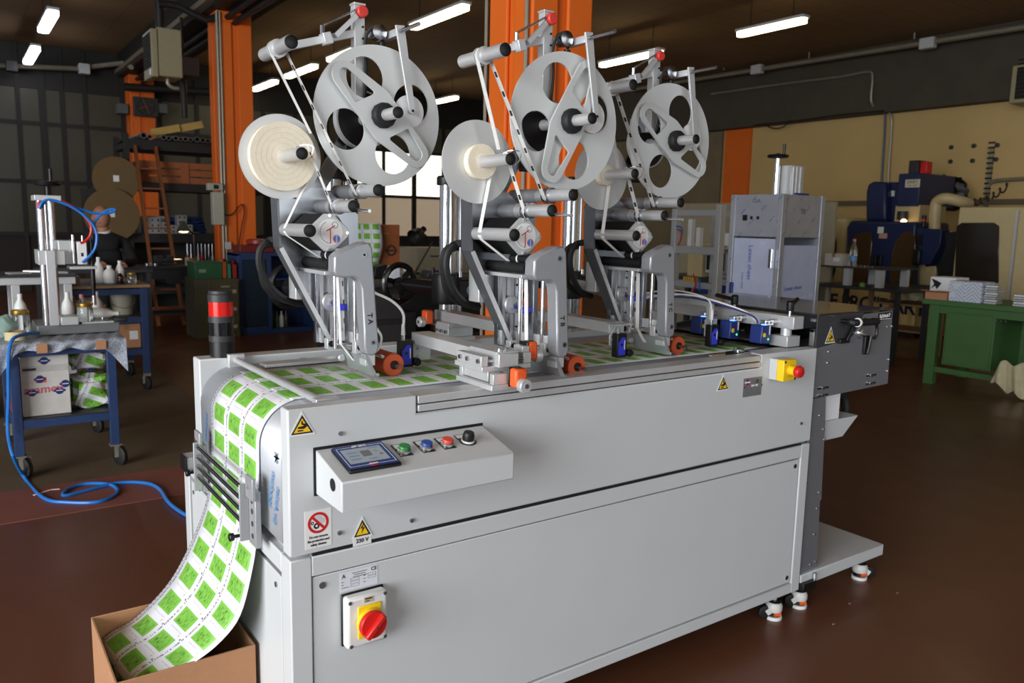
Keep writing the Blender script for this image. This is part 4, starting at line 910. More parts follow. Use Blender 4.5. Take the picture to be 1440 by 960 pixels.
navy = pm('navy_enamel', (24, 38, 80), .42, var=.06)
amber = pm('amber_window', (78, 58, 36), .12, var=.1)
glass = pm('clear_glass', (235, 240, 240), .04, trans=.95, ior=1.45, var=.01)
bottlew = pm('bottle_white', (226, 226, 222), .42, var=.02)
darkg = pm('dark_grey_metal', (58, 58, 60), .5, .4, var=.1)
# ---- fluorescent lights in three rows
tubem = pm('fluorescent_diffuser', (255, 246, 205), .4, emit=(255, 240, 190), es=8., var=.0)
tubem2 = pm('cool_fluorescent_diffuser', (240, 245, 255), .4, emit=(246, 248, 255), es=9., var=.0)
def lamp(x, y0, y1, label, z=4.0, cool=False):
    l = thing('fluorescent_light', label, 'light', (x, (y0+y1)/2, z), 'fluorescent lights under the ceiling')
    MB().box(x-.075, x+.075, y0, y1, z+.035, z+.075).build('housing', greyp, l, .01)
    MB().plate(hull(circ(x, y0+.07, .07, 16)+circ(x, y1-.07, .07, 16)), z-.02, z+.036, 'z').build('diffuser', tubem2 if cool else tubem, l, .012)
    for y in (y0+.2, y1-.2): MB().cyl((x, y, z+.07), (x, y, CZ), .006, seg=8).build('hanger', darksteel, l)
    return l
lamp(.77, 10.72, 12.1, 'cool white fluorescent light farther from the window wall, over the left carts', cool=True)
lamp(.80, 13.5, 15.1, 'cool white fluorescent light close to the window wall, over the left carts', cool=True)
for y0, y1, t in ((7.03, 8.42, 'fluorescent light above the big rewind reels, nearest of its row to the labelling machine'), (10.1, 11.3, 'fluorescent light of the middle row, second from the labelling machine'), (11.9, 13.3, 'fluorescent light of the middle row, third from the labelling machine'), (13.9, 15.25, 'fluorescent light of the middle row, close to the window wall')):
    lamp(4.78, y0, y1, t)
for y0, y1, t in ((1.75, 2.9, 'fluorescent light over the green workbench'), (4.82, 5.88, 'fluorescent light over the blue milling machine'), (7.3, 8.68, 'fluorescent light behind the orange column, over the aluminium frame'), (13.2, 14.3, 'fluorescent light of the far row, close to the window wall')):
    lamp(8.38, y0, y1, t)
# ---- roof beam along the column row, pipes and conduits
struct(MB().box(2.32, 2.98, -9, 15.6, 4.02, CZ-.01).build('trim_6', darksteel))
struct(MB().box(2.24, 2.32, 2.0, 15.5, 4.05, 4.12).build('trim_7', galv))
for k, (x, z) in enumerate(((2.56, 3.95), (2.66, 3.90), (2.74, 3.97))):
    one(MB().cyl((x, 2.0, z), (x, 15.4, z), .035, seg=12), 'ceiling_pipe', darksteel, 'black pipe running under the roof beam along the column row', 'pipe', 'black pipes under the roof beam')
one(MB().tube([at(0, 92, Y=15.4)-Vector((3,0,0)), at(0, 92, Y=15.4), at(115, 97, Y=15.4), at(118, 95, Y=15.4), at(178, 88, Y=15.0), (2.3, 14.2, 4.0)], .045, 8, 1), 'conduit', galv, 'pale round conduit along the top of the window wall', 'conduit')
for px, py in ((16, 91), (118, 95)):
    q = at(px, py, Y=15.3); one(MB().box(q.x-.09, q.x+.09, 15.2, 15.36, q.z-.12, q.z+.06), 'junction_box', greyp if px > 100 else darkg, 'small junction box on the pale conduit above the windows, %s' % ('beside the bend' if px > 100 else 'over the far bench'), 'junction box', None, .01)
one(MB().cyl(at(175, 122, Y=14.9), at(306, 130, Y=14.9), .07, seg=12), 'cross_pipe', darksteel, 'thick black pipe crossing in front of the windows behind the pipe rack', 'pipe')
one(MB().tube([at(222, 5, Y=9.3), at(250, 8, Y=9.3), at(290, 28, Y=9.3), at(312, 18, Y=9.3)], .045, 8, 2), 'drop_pipe', darksteel, 'black pipe elbow feeding the hanging unit heater', 'pipe')
# ---- hanging unit heater by the column
h = thing('unit_heater', 'beige unit heater with slatted front hanging beside the orange column', 'heater', (1.83, 9.45, 3.1))
x0, x1, z0, z1 = 1.70, 2.01, 3.14, 3.72
MB().box(x0+.02, x1, 9.3, 9.75, z0, z1).build('housing', pm('heater_beige', (150, 140, 110), .5, var=.05), h, .015)
MB().box(x0-.055, x0+.02, 9.28, 9.77, z0-.02, z1-.03).build('louvre_frame', MATS['heater_beige'], h, .01)
MB().box(x0-.06, x0-.054, 9.32, 9.73, z0+.10, z1-.07).build('grille_back', paint_d, h)
for k in range(11): MB().bar((x0-.066, 9.525, z0+.13+k*.036), (x0-.05, 9.525, z0+.115+k*.036), .40, .006).build('louvre_slat', darkg, h)
MB().box(x0-.058, x0-.05, 9.34, 9.44, z0+.01, z0+.08).build('rating_label', whitep, h)
MB().tube([(1.87, 9.5, z0), (1.87, 9.5, z0-.06), (1.93, 9.5, z0-.10), (2.0, 9.5, z0-.10)], .025, 8).build('gas_pipe', galv, h)
MB().cyl((1.80, 9.5, z1), (1.80, 9.5, CZ-.0), .05, seg=12).build('flue', darksteel, h)
q = thing('fan_unit', 'grey boxed fan unit hanging behind the beige heater', 'fan', (2.2, 9.9, 3.2))
MB().box(2.02, 2.36, 9.9, 10.3, 3.28, 3.52).build('housing', pm('unit_grey', (92, 94, 92), .5), q, .01); MB().cyl((2.2, 10.1, 2.75), (2.2, 10.1, 3.28), .04, seg=12).build('drop_pipe', darksteel, q); MB().cyl((2.2, 10.1, 3.52), (2.2, 10.1, 4.05), .02, seg=8).build('hanger', darksteel, q)
# exhaust fan on the far column
q = thing('exhaust_fan', 'square exhaust fan mounted on the far orange column', 'fan', (2.68, 15.1, 3.25))
MB().box(2.47, 2.89, 15.03, 15.14, 3.27, 3.62).build('frame', darkg, q, .01)
MB().ring((2.68, 15.02, 3.445), (2.68, 15.06, 3.445), .16, .14, 28).build('shroud_ring', darksteel, q)
for k in range(4):
    a = k*math.pi/2+.4; MB().bar((2.68, 15.0, 3.445), (2.68+.135*math.cos(a), 15.0, 3.445+.135*math.sin(a)), .012, .06, (.3, 1, .3)).build('blade', pm('rust_blade', (120, 70, 40), .6), q)
for px, t in ((172, 'left of the exhaust fan'), (227, 'right of the exhaust fan')):
    a = at(px, 153, Y=15.2); one(MB().box(a.x-.09, a.x+.09, 15.1, 15.4, a.z-.09, a.z+.09), 'vent_box', pm('unit_grey', (92, 94, 92), .5), 'small grey vent box on the window wall, '+('beside the glazing' if px < 200 else 'between column and windows'), 'box', None, .01)
# ---- fittings on the near orange columns
for x, t in ((2.43, 'thin grey conduit running up the corner of the orange column by the glazed cabinet'),): one(MB().cyl((2.42, 9.22, 0), (2.42, 9.22, 4.0), .018, seg=8).cyl((2.46, 9.225, 0), (2.46, 9.225, 4.0), .014, seg=8), 'conduit', galv, t, 'conduit')
one(MB().cyl((2.44, 2.99, 0), (2.44, 2.99, 4.0), .012, seg=8), 'conduit', galv, 'thin pale conduit up the far edge of the orange column behind the heads', 'conduit')
one(MB().cyl((2.435, 2.53, 0), (2.435, 2.53, 4.0), .014, seg=8), 'conduit', galv, 'thin pale conduit up the near corner of the orange column behind the heads', 'conduit')
x0, x1, z0, z1 = ry(297, 258, 311, 316, 9.16)
q = thing('fuse_box', 'pale grey fuse boxes screwed to the orange column over the bench', 'fuse box', ((x0+x1)/2, 9.2, z0))
MB().box(x0+.02, x1+.02, 9.12, 9.24, z0, z0+.42).build('lower_box', pm('fuse_grey', (168, 168, 152), .5), q, .01); MB().box(x0-.03, x1+.02, 9.14, 9.24, z0+.44, z1).build('upper_box', MATS['fuse_grey'], q, .01); MB().box(x0+.04, x0+.09, 9.115, 9.14, z0+.46, z1-.02).build('breaker_row', black, q)
one(MB().box(2.44, 2.52, 9.2, 9.25, 1.0, 1.10), 'socket_box', greyp, 'small grey socket box low on the orange column', 'socket', None, .008)
one(MB().tube([at(312, 300, Y=9.2), at(325, 302, Y=9.2), at(340, 287, Y=9.2), at(343, 300, Y=9.2), at(340, 318, Y=9.2), at(336, 345, Y=9.2)], .008, 6), 'cable', rubber, 'loose dark cable hanging on the orange column', 'cable')

# ---- blue cart at the left with the capping machine
cart = thing('blue_cart', 'blue steel cart on castors with bubble wrap over its top', 'cart', (-.08, 3.68, 0))
X0, X1, Y0, Y1, TZ = -.345, .165, 3.25, 4.12, .735
for x in (X0, X1-.045):
    for y in (Y0, Y1-.045): MB().box(x, x+.045, y, y+.045, .125, TZ-.03).build('leg', bluef, cart, .002)
for z in (.27, TZ-.075):
    for y in (Y0, Y1-.045): MB().box(X0+.045, X1-.045, y+.003, y+.042, z, z+.045).build('rail', bluef, cart, .002)
    for x in (X0, X1-.045): MB().box(x+.003, x+.042, Y0+.045, Y1-.045, z, z+.045).build('rail', bluef, cart, .002)
MB().box(X0+.01, X1-.01, Y0+.01, Y1-.01, .315, .322).build('shelf', darkg, cart); MB().box(X0-.02, X1+.02, Y0-.02, Y1+.02, TZ-.03, TZ-.004).build('top', woodt, cart)
for x in (X0+.022, X1-.022):
    for y in (Y0+.022, Y1-.022):
        c = MB().lathe([(.05,-.014),(.056,-.01),(.056,.01),(.05,.014)], (x+.02, y-.01, .056), (1,.5,0), 18).build('castor', rubber, cart); MB().box(x-.03, x+.03, y-.03, y+.03, .118, .125).bar((x+.006, y-.02, .118), (x+.006, y-.02, .05), .006, .03).bar((x+.036, y, .118), (x+.036, y, .05), .006, .03).build('castor_fork', galv, c)
# bubble wrap draped over the top
bub = pm('bubble_wrap', (158, 166, 178), .28, .1, var=.22, scale=90, bump=.6, bscale=160)
mb = MB(); K = 40; rows = []
random.seed(3)
for j in range(26):
    row = []
    for i in range(K+1):
        u = i/K; x = X0-.05+(X1-X0+.10)*u
        if j < 18: y = Y1-(Y1-Y0+.04)*j/17; z = TZ+.004+.004*math.sin(i*1.3+j)
        else:
            d = (j-17)/8; drop = .045+.010*math.sin(i*.5)+(.13*(u-.80)/.20 if u > .80 else 0)+(.12*(1-u/.12) if u < .12 else 0); y = Y0-.045-.012*math.sin(i*.9+j*.4)*d; z = TZ-drop*d
        row.append(mb.bm.verts.new((x, y, z)))
    rows.append(row)
for a, b in zip(rows, rows[1:]):
    for i in range(K): mb.bm.faces.new([a[i], a[i+1], b[i+1], b[i]])
bw = mb.build('bubble_wrap', bub, cart, ang=80)
for x in (-.22, .06): MB().box(x, x+.05, Y0-.064, Y0-.058, TZ-.05, TZ+.0).build('brown_tape', cardb, bw)
# white taped carton and bundle of printed labels under it
ct = thing('taped_carton', 'white carton wrapped in printed tape on the lower shelf of the blue cart', 'box', (-.18, 3.45, .322))
MB().box(-.292, -.062, 3.31, 3.62, .323, .675).build('body', pm('carton_white', (206, 202, 196), .6, var=.08, scale=20), ct, .004)
for i, (x, z) in enumerate(((-.18, .625), (-.205, .525), (-.085, .49), (-.245, .455), (-.115, .455))):
    lg = MB().cyl((x, 3.3095, z), (x, 3.3085, z), .021, seg=20).build('blue_logo', pm('logo_navy', (36, 46, 110), .5), ct); MB().box(x-.028, x+.028, 3.3075, 3.3085, z-.006, z+.006).build('logo_band', MATS['logo_navy'], lg); MB().box(x-.016, x+.016, 3.3070, 3.3076, z-.002, z+.002).build('logo_print', whitep, lg)
text('aramex', .062, pm('aramex_red', (196, 96, 110), .6), (-.19, 3.3085, .468), (1,0,.03), (0,0,1), 'lettering', ct, .001)
MB().box(-.225, -.175, 3.3088, 3.3094, .505, .535).build('orange_sticker', orangep, ct); MB().box(-.285, -.07, 3.3088, 3.3096, .565, .60).build('tape_band', pm('tape_gloss', (190, 188, 184), .15), ct)
bm_ = MB().box(-.283, -.22, 3.308, 3.3088, .575, .588); bm_.build('barcode', darkg, ct)
one(MB().box(-.34, -.30, 3.32, 3.62, .322, .64), 'red_box', pm('box_red', (150, 40, 36), .6), 'narrow red box squeezed beside the white taped carton', 'box', None, .004)
def bundle(cx, cy, cz, sx, sy, sz, seed, label):
    random.seed(seed); m = MB(); m.sphere((0,0,0), 1, u=28, v=18)
    uv = m.bm.loops.layers.uv.new('uv')
    for v in m.bm.verts:
        p = v.co.copy(); k = 1+.16*math.sin(5*p.x+seed)*math.sin(6*p.z+1)+.08*math.sin(13*p.y+4*p.z); p = Vector([math.copysign(abs(c)**.55, c) for c in p])*k*.78; v.co = Vector((p.x*sx+cx, p.y*sy+cy, p.z*sz+cz))
    for f in m.bm.faces:
        for l in f.loops: l[uv].uv = ((l.vert.co.z+l.vert.co.x*.45)*.9, .02+((l.vert.co.x-cx-(l.vert.co.z-cz)*.45)*.9+.15))
    return one(m, 'label_bundle', webm, label, 'label bundle')
bundle(.048, 3.46, .418, .122, .13, .115, 2, 'crumpled bundle of green printed labels on the cart shelf beside the white carton')
bundle(.048, 3.50, .598, .122, .12, .078, 5, 'crumpled bundle of green printed labels lying on top of the lower bundle in the cart')
# capping machine on the cart
cp = thing('capping_machine', 'bench capping machine with two chrome columns and hand wheel on the blue cart', 'machine', (.0, 3.6, TZ+.008))
ZS = TZ+.009
MB().box(-.19, .225, 3.46, 3.78, ZS, .798).build('base', darkg if False else pm('machined_grey', (132, 134, 134), .45, .6), cp, .003)
MB().cyl((-.137, 3.5, .798), (-.137, 3.5, 1.485), .019).build('chrome_column', chrome, cp); MB().cyl((-.075, 3.62, .798), (-.075, 3.62, 1.50), .019).build('chrome_column', chrome, cp); MB().cyl((-.105, 3.56, .798), (-.105, 3.56, 1.50), .008).build('spindle', steel, cp)
MB().box(-.165, -.035, 3.46, 3.66, 1.485, 1.515).build('top_yoke', alu_l, cp, .003)
MB().lathe([(.012,0),(.012,.05),(.064,.056),(.068,.066),(.064,.076),(.02,.08),(0,.08)], (-.09, 3.56, 1.515), (0,0,1), 28).build('hand_wheel', black, cp); MB().cyl((-.075, 3.53, 1.59), (-.075, 3.53, 1.66), .010, seg=12).build('wheel_handle', black, cp)
MB().box(-.165, -.035, 3.44, 3.66, 1.135, 1.215).build('slide_block', alu_l, cp, .003); MB().box(-.13, -.085, 3.425, 3.44, .80, 1.215).build('flat_bar', alu, cp, .002)
MB().box(-.06, .02, 3.50, 3.64, 1.135, 1.268).build('valve_block', alu_l, cp, .003); MB().box(.03, .078, 3.47, 3.60, 1.135, 1.262).build('cylinder_block', whitep, cp, .003); MB().box(.047, .06, 3.469, 3.471, 1.18, 1.20).build('block_label', darkg, cp)
MB().cyl((.012, 3.49, 1.14), (.012, 3.49, 1.30), .007, seg=12).build('guide_pin', chrome, cp); MB().cyl((.06, 3.49, 1.26), (.06, 3.49, 1.295), .006, seg=12).build('guide_pin', chrome, cp)
MB().box(-.012, .125, 3.46, 3.62, 1.108, 1.124).build('tool_plate', alu_l, cp, .002)
MB().lathe([(.010,-.26),(.010,-.20),(.013,-.19),(.013,-.10),(.011,0),(.011,.06),(.008,.08),(.006,.12)], (.105, 3.50, 1.19), (0,0,1), 16).build('capping_spindle', black, cp); MB().cyl((.105, 3.50, .90), (.105, 3.50, .955), .012, seg=16).build('chuck', chrome, cp); MB().cyl((.108, 3.50, 1.27), (.108, 3.50, 1.38), .006, seg=10).build('air_fitting', chrome, cp)
MB().box(-.075, .012, 3.43, 3.56, .798, .845).build('switch_box', alu_l, cp, .003); MB().box(.03, .195, 3.45, 3.58, .798, .808).build('fixture_plate', alu_l, cp, .001)
MB().box(.135, .165, 3.455, 3.485, .808, .832).build('clamp_block', chrome, cp, .002); MB().cyl((.165, 3.47, .82), (.20, 3.47, .815), .004, seg=8).lathe([(.006,0),(.013,.02),(.013,.06),(.008,.07)], (.20, 3.47, .815), (1,0,-.08), 12).build('toggle_handle', darkg, cp)
rub_b = pm('air_hose_blue', (36, 120, 206), .35); rub_r = pm('air_hose_red', (200, 36, 30), .35)
def pxtube(pts, Y, r, n, m, parent, sm=5): return MB().tube([at(a, b, Y=Y) for a, b in pts], r, 8, sm).build(n, m, parent)
pxtube([(53,293),(56,283),(66,279),(85,282),(105,292),(120,305),(128,318),(127,330),(121,338),(113,342)], 3.47, .0075, 'red_hose', rub_r, cp)
pxtube([(55,294),(60,284),(72,281),(95,288),(115,300),(130,315),(136,330),(134,348),(126,360),(116,369)], 3.46, .0075, 'blue_hose', rub_b, cp)
pxtube([(58,292),(66,281),(85,283),(110,293),(135,300),(155,299),(162,295),(156,294),(145,299),(135,309),(131,322)], 3.485, .0075, 'blue_hose', rub_b, cp)
# bottles, jars and tape on the cart top
def bottle(x, y, z, hgt, r, label, group, m=None, neck=.36, cap=None):
    b = thing('bottle', label, 'bottle', (x, y, z), group)
    MB().lathe([(r*.92,0),(r,.06*hgt),(r,.55*hgt),(r*.85,.68*hgt),(r*neck,.84*hgt),(r*neck,.9*hgt)], (x,y,z), (0,0,1), 20).build('body', m or bottlew, b)
    MB().lathe([(r*neck*1.12,.88*hgt),(r*neck*1.12,.99*hgt),(r*neck*.9,hgt),(0,hgt)], (x,y,z), (0,0,1), 16).build('cap', cap or m or bottlew, b)
    return b
def jar(x, y, z, hgt, r, label):
    j = thing('glass_jar', label, 'jar', (x, y, z), 'glass jars on the cart')
    MB().lathe([(r*.9,0),(r,.06*hgt),(r,.72*hgt),(r*.86,.82*hgt)], (x,y,z), (0,0,1), 24).build('glass_body', glass, j); MB().lathe([(r*.92,.80*hgt),(r*.94,.82*hgt),(r*.94,.97*hgt),(r*.88,hgt),(0,hgt)], (x,y,z), (0,0,1), 24).build('gold_lid', brass, j)
    return j
def bot_px(px, py0, py1, w, z, lab, g, **k):
    b = at(px, py1, Z=z); D = (b-CAM).dot(_f); return bottle(b.x, b.y, z, (py1-py0)*D/FPX, w*D/FPX/2, lab, g, **k)
G = 'bottles on the blue cart'
bottle(-.235, 3.92, TZ+.006, .20, .034, 'white plastic bottle behind the chrome columns at the cart corner', G)
bottle(.005, 3.84, TZ+.006, .21, .034, 'white plastic bottle standing between chrome column and glass jar', G)
bottle(.165, 3.86, TZ+.006, .205, .034, 'white plastic bottle under the capping spindle', G)
bottle(.085, 3.88, TZ+.006, .19, .03, 'clear bottle with pink cap behind the glass jar', G, m=glass, cap=pm('pink_cap', (206, 120, 128), .5))
lb = bottle(.0, 0, 0, .19, .034, 'white plastic bottle lying on its side behind the glass jar', G); lb.rotation_euler = (0, math.radians(90), math.radians(-20)); lb.location = (.07, 3.66, .798+.036)
jar(.055, 3.505, .8082, .105, .042, 'glass jar with gold lid on the capping fixture'); jar(-.255, 3.66, TZ+.006, .13, .048, 'glass jar with gold lid beside the plastic bag')
t = thing('tape_roll', 'roll of cream masking tape lying at the corner of the cart top', 'tape roll', (-.30, 3.36, TZ+.006)); MB().ring((-.30,3.36,TZ+.007),(-.30,3.36,TZ+.052),.052,.036,32).build('tape', pm('masking_tape',(206,190,150),.7), t); MB().ring((-.30,3.36,TZ+.006),(-.30,3.36,TZ+.053),.036,.034,32).build('core', cardb, t)
m = MB().sphere((-.345,3.50,TZ+.066), .066, (1.0,1.0,.86), 20, 14)
for v in m.bm.verts: v.co += Vector((1,1,1))*.010*math.sin(v.co.x*90+v.co.z*70)*math.cos(v.co.y*80)
one(m, 'plastic_bag', pm('bag_film', (176, 206, 196), .2, trans=.35, ior=1.1), 'crumpled thin greenish plastic bag on the cart corner', 'bag')
# blue air hose to the floor
hp = [at(54,468,Y=3.4), at(35,470,Y=3.3), at(17,478,Y=3.20), at(12,505,Y=3.19), at(12,560,Y=3.19), at(11,605,Y=3.19), at(18,640,Y=3.1)]+[at(a,b,Z=.012) for a,b in ((35,672),(62,700),(95,706),(140,705),(165,692),(155,681),(120,680),(95,688),(90,697),(120,690),(165,679),(205,679),(225,688),(238,707),(262,724))]+[Vector((.33,2.1,.012)), Vector((.5,1.3,.012)), Vector((.6,1.02,.05)), Vector((.6,.985,.2))]
one(MB().tube(hp, .009, 8), 'air_hose', rub_b, 'bright blue air hose trailing from the cart across the floor', 'hose')
q = at(66, 692, Z=.003); one(MB().bar((q.x-.06, q.y-.02, .004), (q.x+.02, q.y+.03, .004), .012, .004).bar((q.x+.02, q.y+.03, .004), (q.x+.06, q.y+.02, .004), .012, .004), 'plastic_strip', whitepaper, 'bent pale strip lying on the floor before the blue cart', 'strip')
# ---- second table behind the cart
t2 = thing('wheeled_table', 'wooden topped table on blue wheeled frame behind the blue cart', 'table', (.42, 5.7, 0))
a0, a1, b0, b1, tz = .13, .735, 5.33, 6.1, .87
MB().box(a0-.02, a1+.02, b0-.02, b1+.02, tz-.025, tz).build('top', woodt, t2, .003); MB().box(a0+.08, a0+.5, b0-.02, b0+.3, tz, tz+.004).build('blue_mat', bluef, t2)
for x in (a0, a1-.05):
    for y in (b0, b1-.05):
        MB().box(x, x+.05, y, y+.05, .14, tz-.026).build('leg', bluef, t2, .002)
        c = MB().lathe([(.05,-.014),(.058,-.01),(.058,.01),(.05,.014)], (x+.02, y+.02, .058), (1,.4,0), 18).build('castor', rubber, t2); MB().box(x, x+.05, y, y+.05, .118, .14).bar((x+.005,y+.02,.12),(x+.005,y+.02,.055),.005,.03).build('castor_fork', galv, c)
for z in (.30, .56, tz-.08):
    for y in (b0, b1-.05): MB().box(a0+.05, a1-.05, y+.004, y+.046, z, z+.045).build('rail', bluef, t2)
    for x in (a0, a1-.05): MB().box(x+.004, x+.046, b0+.05, b1-.05, z, z+.045).build('rail', bluef, t2)
MB().box(a0+.01, a1-.01, b0+.01, b1-.01, .345, .352).build('shelf', darkg, t2); MB().box(a0+.01, a1-.01, b0+.01, b1-.01, .605, .612).build('shelf', darkg, t2)
G = 'bottles on the wooden topped table'
bottle(.42, 5.55, tz+.0005, .21, .036, 'white plastic bottle beside the capping spindle hose, on the wooden table', G); bottle(.49, 5.50, tz+.0005, .145, .047, 'broad white plastic bottle on the wooden table', G); bottle(.575, 5.55, tz+.0005, .18, .034, 'slim white plastic bottle on the wooden table', G); bottle(.555, 5.42, tz+.0005, .10, .024, 'small brown glass bottle with white cap on the wooden table', G, m=pm('brown_glass',(50,22,10),.1), cap=bottlew)
jar(.64, 5.42, tz+.0005, .09, .036, 'empty glass jar on the wooden table behind the cart')['group'] = 'jars on the wooden table'
one(MB().box(.15, .26, 5.36, 5.5, tz+.0005, tz+.08), 'small_carton', pm('grey_carton',(120,110,96),.7), 'small grey carton on the edge of the wooden table', 'box', None, .004)
def cloth(cx, cy, cz, sx, sy, sz, m, name, label, cat, seed=1):
    random.seed(seed); b = MB().sphere((0,0,0), 1, u=28, v=16); ph = random.random()*6
    for v in b.bm.verts:
        p = v.co; k = 1+.22*math.sin(7*p.x+ph)*math.sin(6*p.y+ph*2)+.12*math.sin(15*p.x+9*p.z); v.co = Vector((p.x*sx*k+cx, p.y*sy*k+cy, max(-.98, p.z*k)*sz+cz))
    return one(b, name, m, label, cat)
cloth(.28, 5.46, .70, .13, .10, .085, pm('dirty_cloth',(166,140,108),.9,var=.15), 'rag', 'crumpled beige rag on the upper shelf of the wooden table', 'cloth', 4)
bk = thing('bucket', 'off white plastic bucket on the shelf of the wooden table', 'bucket', (.58, 5.55, .612)); MB().lathe([(.075,0),(.09,.17),(.096,.172),(.096,.18),(.088,.18),(.074,.01),(0,.01)], (.58,5.55,.613), (0,0,1), 28).build('pail', pm('bucket_white',(170,164,146),.5), bk); MB().tube([(.49,5.55,.78),(.50,5.50,.70),(.58,5.46,.67),(.66,5.50,.70),(.67,5.55,.78)], .003, 6).build('handle', galv, bk)
def carton(x0, x1, y0, y1, z0, z1, m, label, cat='box', group=None, name='carton', tape=True, face='y'):
    c = thing(name, label, cat, ((x0+x1)/2, (y0+y1)/2, z0), group)
    MB().box(x0, x1, y0, y1, z0+.0005, z1).build('body', m, c, .003)
    if tape:
        if face == 'y': MB().box((x0+x1)/2-.02, (x0+x1)/2+.02, y0-.001, y0, z1-.08*(z1-z0)-.03, z1).build('tape', pm('tan_tape',(150,120,80),.3), c); MB().box(x0+(x1-x0)*.6, x0+(x1-x0)*.9, y0-.001, y0, z0+(z1-z0)*.35, z0+(z1-z0)*.7).build('label', whitep, c)
        else: MB().box(x0-.001, x0, (y0+y1)/2-.02, (y0+y1)/2+.02, z1-.08*(z1-z0)-.03, z1).build('tape', pm('tan_tape',(150,120,80),.3), c); MB().box(x0-.001, x0, y0+(y1-y0)*.15, y0+(y1-y0)*.5, z0+(z1-z0)*.35, z0+(z1-z0)*.7).build('label', whitep, c)
    return c
carton(.20, .45, 5.38, 5.7, .352, .50, cardb, 'flat brown carton on the lower shelf of the wooden table'); carton(.47, .68, 5.38, 5.7, .352, .55, cardb, 'taller brown carton with white label on the lower shelf of the wooden table')
# ---- aluminium bench at the far left
b3 = thing('aluminium_bench', 'aluminium profile bench with dark top behind the blue cart', 'bench', (-.3, 4.95, 0))
for x in (-.80, -.23, .085):
    for y in (4.75, 5.2): MB().box(x, x+.05, y, y+.05, 0, .93).build('leg', alu_l, b3, .002)
for y in (4.75, 5.2):
    for z in (.93, .52): MB().box(-.85, .16, y, y+.05, z, z+.05).build('rail', alu_l, b3, .002)
MB().box(-.87, .18, 4.73, 5.27, .98, .992).build('top', darkg, b3)
for i, (x, y, rz) in enumerate(((-.17, 4.95, .3), (-.05, 5.15, -.5), (.06, 4.95, .1))):
    o = one(MB().box(-.07, .07, -.04, .04, 0, .012), 'metal_plate', alu, ('small aluminium plate lying on the dark bench top, %s' % ('skewed beside the chrome columns', 'next to the valve block', 'at the bench end')[i]), 'plate', None, .001); o.location = (x, y, .9925); o.rotation_euler = (0, 0, rz)
carton(-.6, -.35, 4.8, 5.2, .0, .30, pm('dark_carton',(84,66,50),.8), 'dark carton on the floor under the aluminium bench')
# ---- seated person behind the tables
pr = thing('person', 'bald person in black clothes seated behind the tables, looking down', 'person', (.85, 7.80, 0))
def skin_mesh(name, verts, edges, m, parent, lv=2, root=0):
    me = bpy.data.meshes.new(name); me.from_pydata([v[:3] for v in verts], edges, []); ob = bpy.data.objects.new(name, me); COL.objects.link(ob)
    md = ob.modifiers.new('skin', 'SKIN'); md.use_smooth_shade = True
    for i, v in enumerate(verts): me.skin_vertices[0].data[i].radius = (v[3], v[4] if len(v) > 4 else v[3])
    me.skin_vertices[0].data[root].use_root = True
    s = ob.modifiers.new('sub', 'SUBSURF'); s.levels = lv; s.render_levels = lv
    ob.parent = parent; ob.matrix_parent_inverse = ABSINV[parent.name]; me.materials.append(m); ABSINV[name] = Matrix.Identity(4)
    return ob
clothk = pm('black_sweater', (20, 20, 23), .9, var=.1, bump=.1); skinm = pm('skin', (172, 122, 98), .55, var=.06, scale=30)
px, py = .86, 7.86
V = [(px,py,.66,.15,.12),(px-.02,py-.03,.86,.145,.11),(px-.04,py-.07,1.06,.17,.115),(px-.05,py-.08,1.17,.12,.09),(px-.06,py-.09,1.24,.055,.055),
     (px-.23,py-.10,1.13,.065,.065),(px-.27,py-.22,.92,.05,.05),(px-.17,py-.42,.93,.04,.04),
     (px+.14,py-.06,1.13,.065,.065),(px+.20,py-.18,.92,.05,.05),(px+.05,py-.40,.93,.04,.04),
     (px-.10,py-.02,.64,.09,.09),(px-.15,py-.42,.64,.07,.07),(px-.15,py-.42,.12,.05,.05),(px-.16,py-.52,.05,.045,.04),
     (px+.10,py-.02,.64,.09,.09),(px+.13,py-.42,.64,.07,.07),(px+.13,py-.42,.12,.05,.05),(px+.14,py-.52,.05,.045,.04)]
skin_mesh('body', V, [(0,1),(1,2),(2,3),(3,4),(3,5),(5,6),(6,7),(3,8),(8,9),(9,10),(0,11),(11,12),(12,13),(13,14),(0,15),(15,16),(16,17),(17,18)], clothk, pr, 2)
hd = MB().sphere((px-.085,py-.115,1.392), .105, (.80,.95,1.14), 24, 18)
for v in hd.bm.verts:
    d = v.co-Vector((px-.085,py-.115,1.392)); f = d.dot(Vector((-.45,-.85,-.25)).normalized())
    if f > .06 and abs(d.z+.01) < .03: v.co += Vector((-.45,-.85,-.3))*.012*(1-abs(d.z+.01)/.03)*max(0, 1-abs(d.cross(Vector((-.45,-.85,0)).normalized()).z)/.03)
hd.cyl((px-.07,py-.10,1.20), (px-.078,py-.108,1.33), .055, .058, 16)
hd_o = hd.build('head', skinm, pr, ang=80)
for s in (-1, 1): MB().sphere((px-.085+s*.078, py-.105-s*.036, 1.385), .024, (.5,.9,1.2), 10, 8).build('ear', skinm, hd_o); MB().sphere((px-.118+s*.028, py-.190-s*.010+.012, 1.405), .009, (1,.7,.7), 10, 8).build('eye', ink, hd_o); MB().bar((px-.118+s*.028-.018, py-.196-s*.01+.014, 1.428), (px-.118+s*.028+.018, py-.196-s*.01+.010, 1.428), .008, .005).build('eyebrow', darkg, hd_o)
MB().bar((px-.150, py-.198, 1.335), (px-.105, py-.205, 1.335), .008, .006).build('mouth', pm('lips',(140,84,76),.5), hd_o); MB().lathe([(.010,0),(.016,.03),(.010,.038)], (px-.128,py-.196,1.40), (-.08,-.12,-1), 10).build('nose', skinm, hd_o)
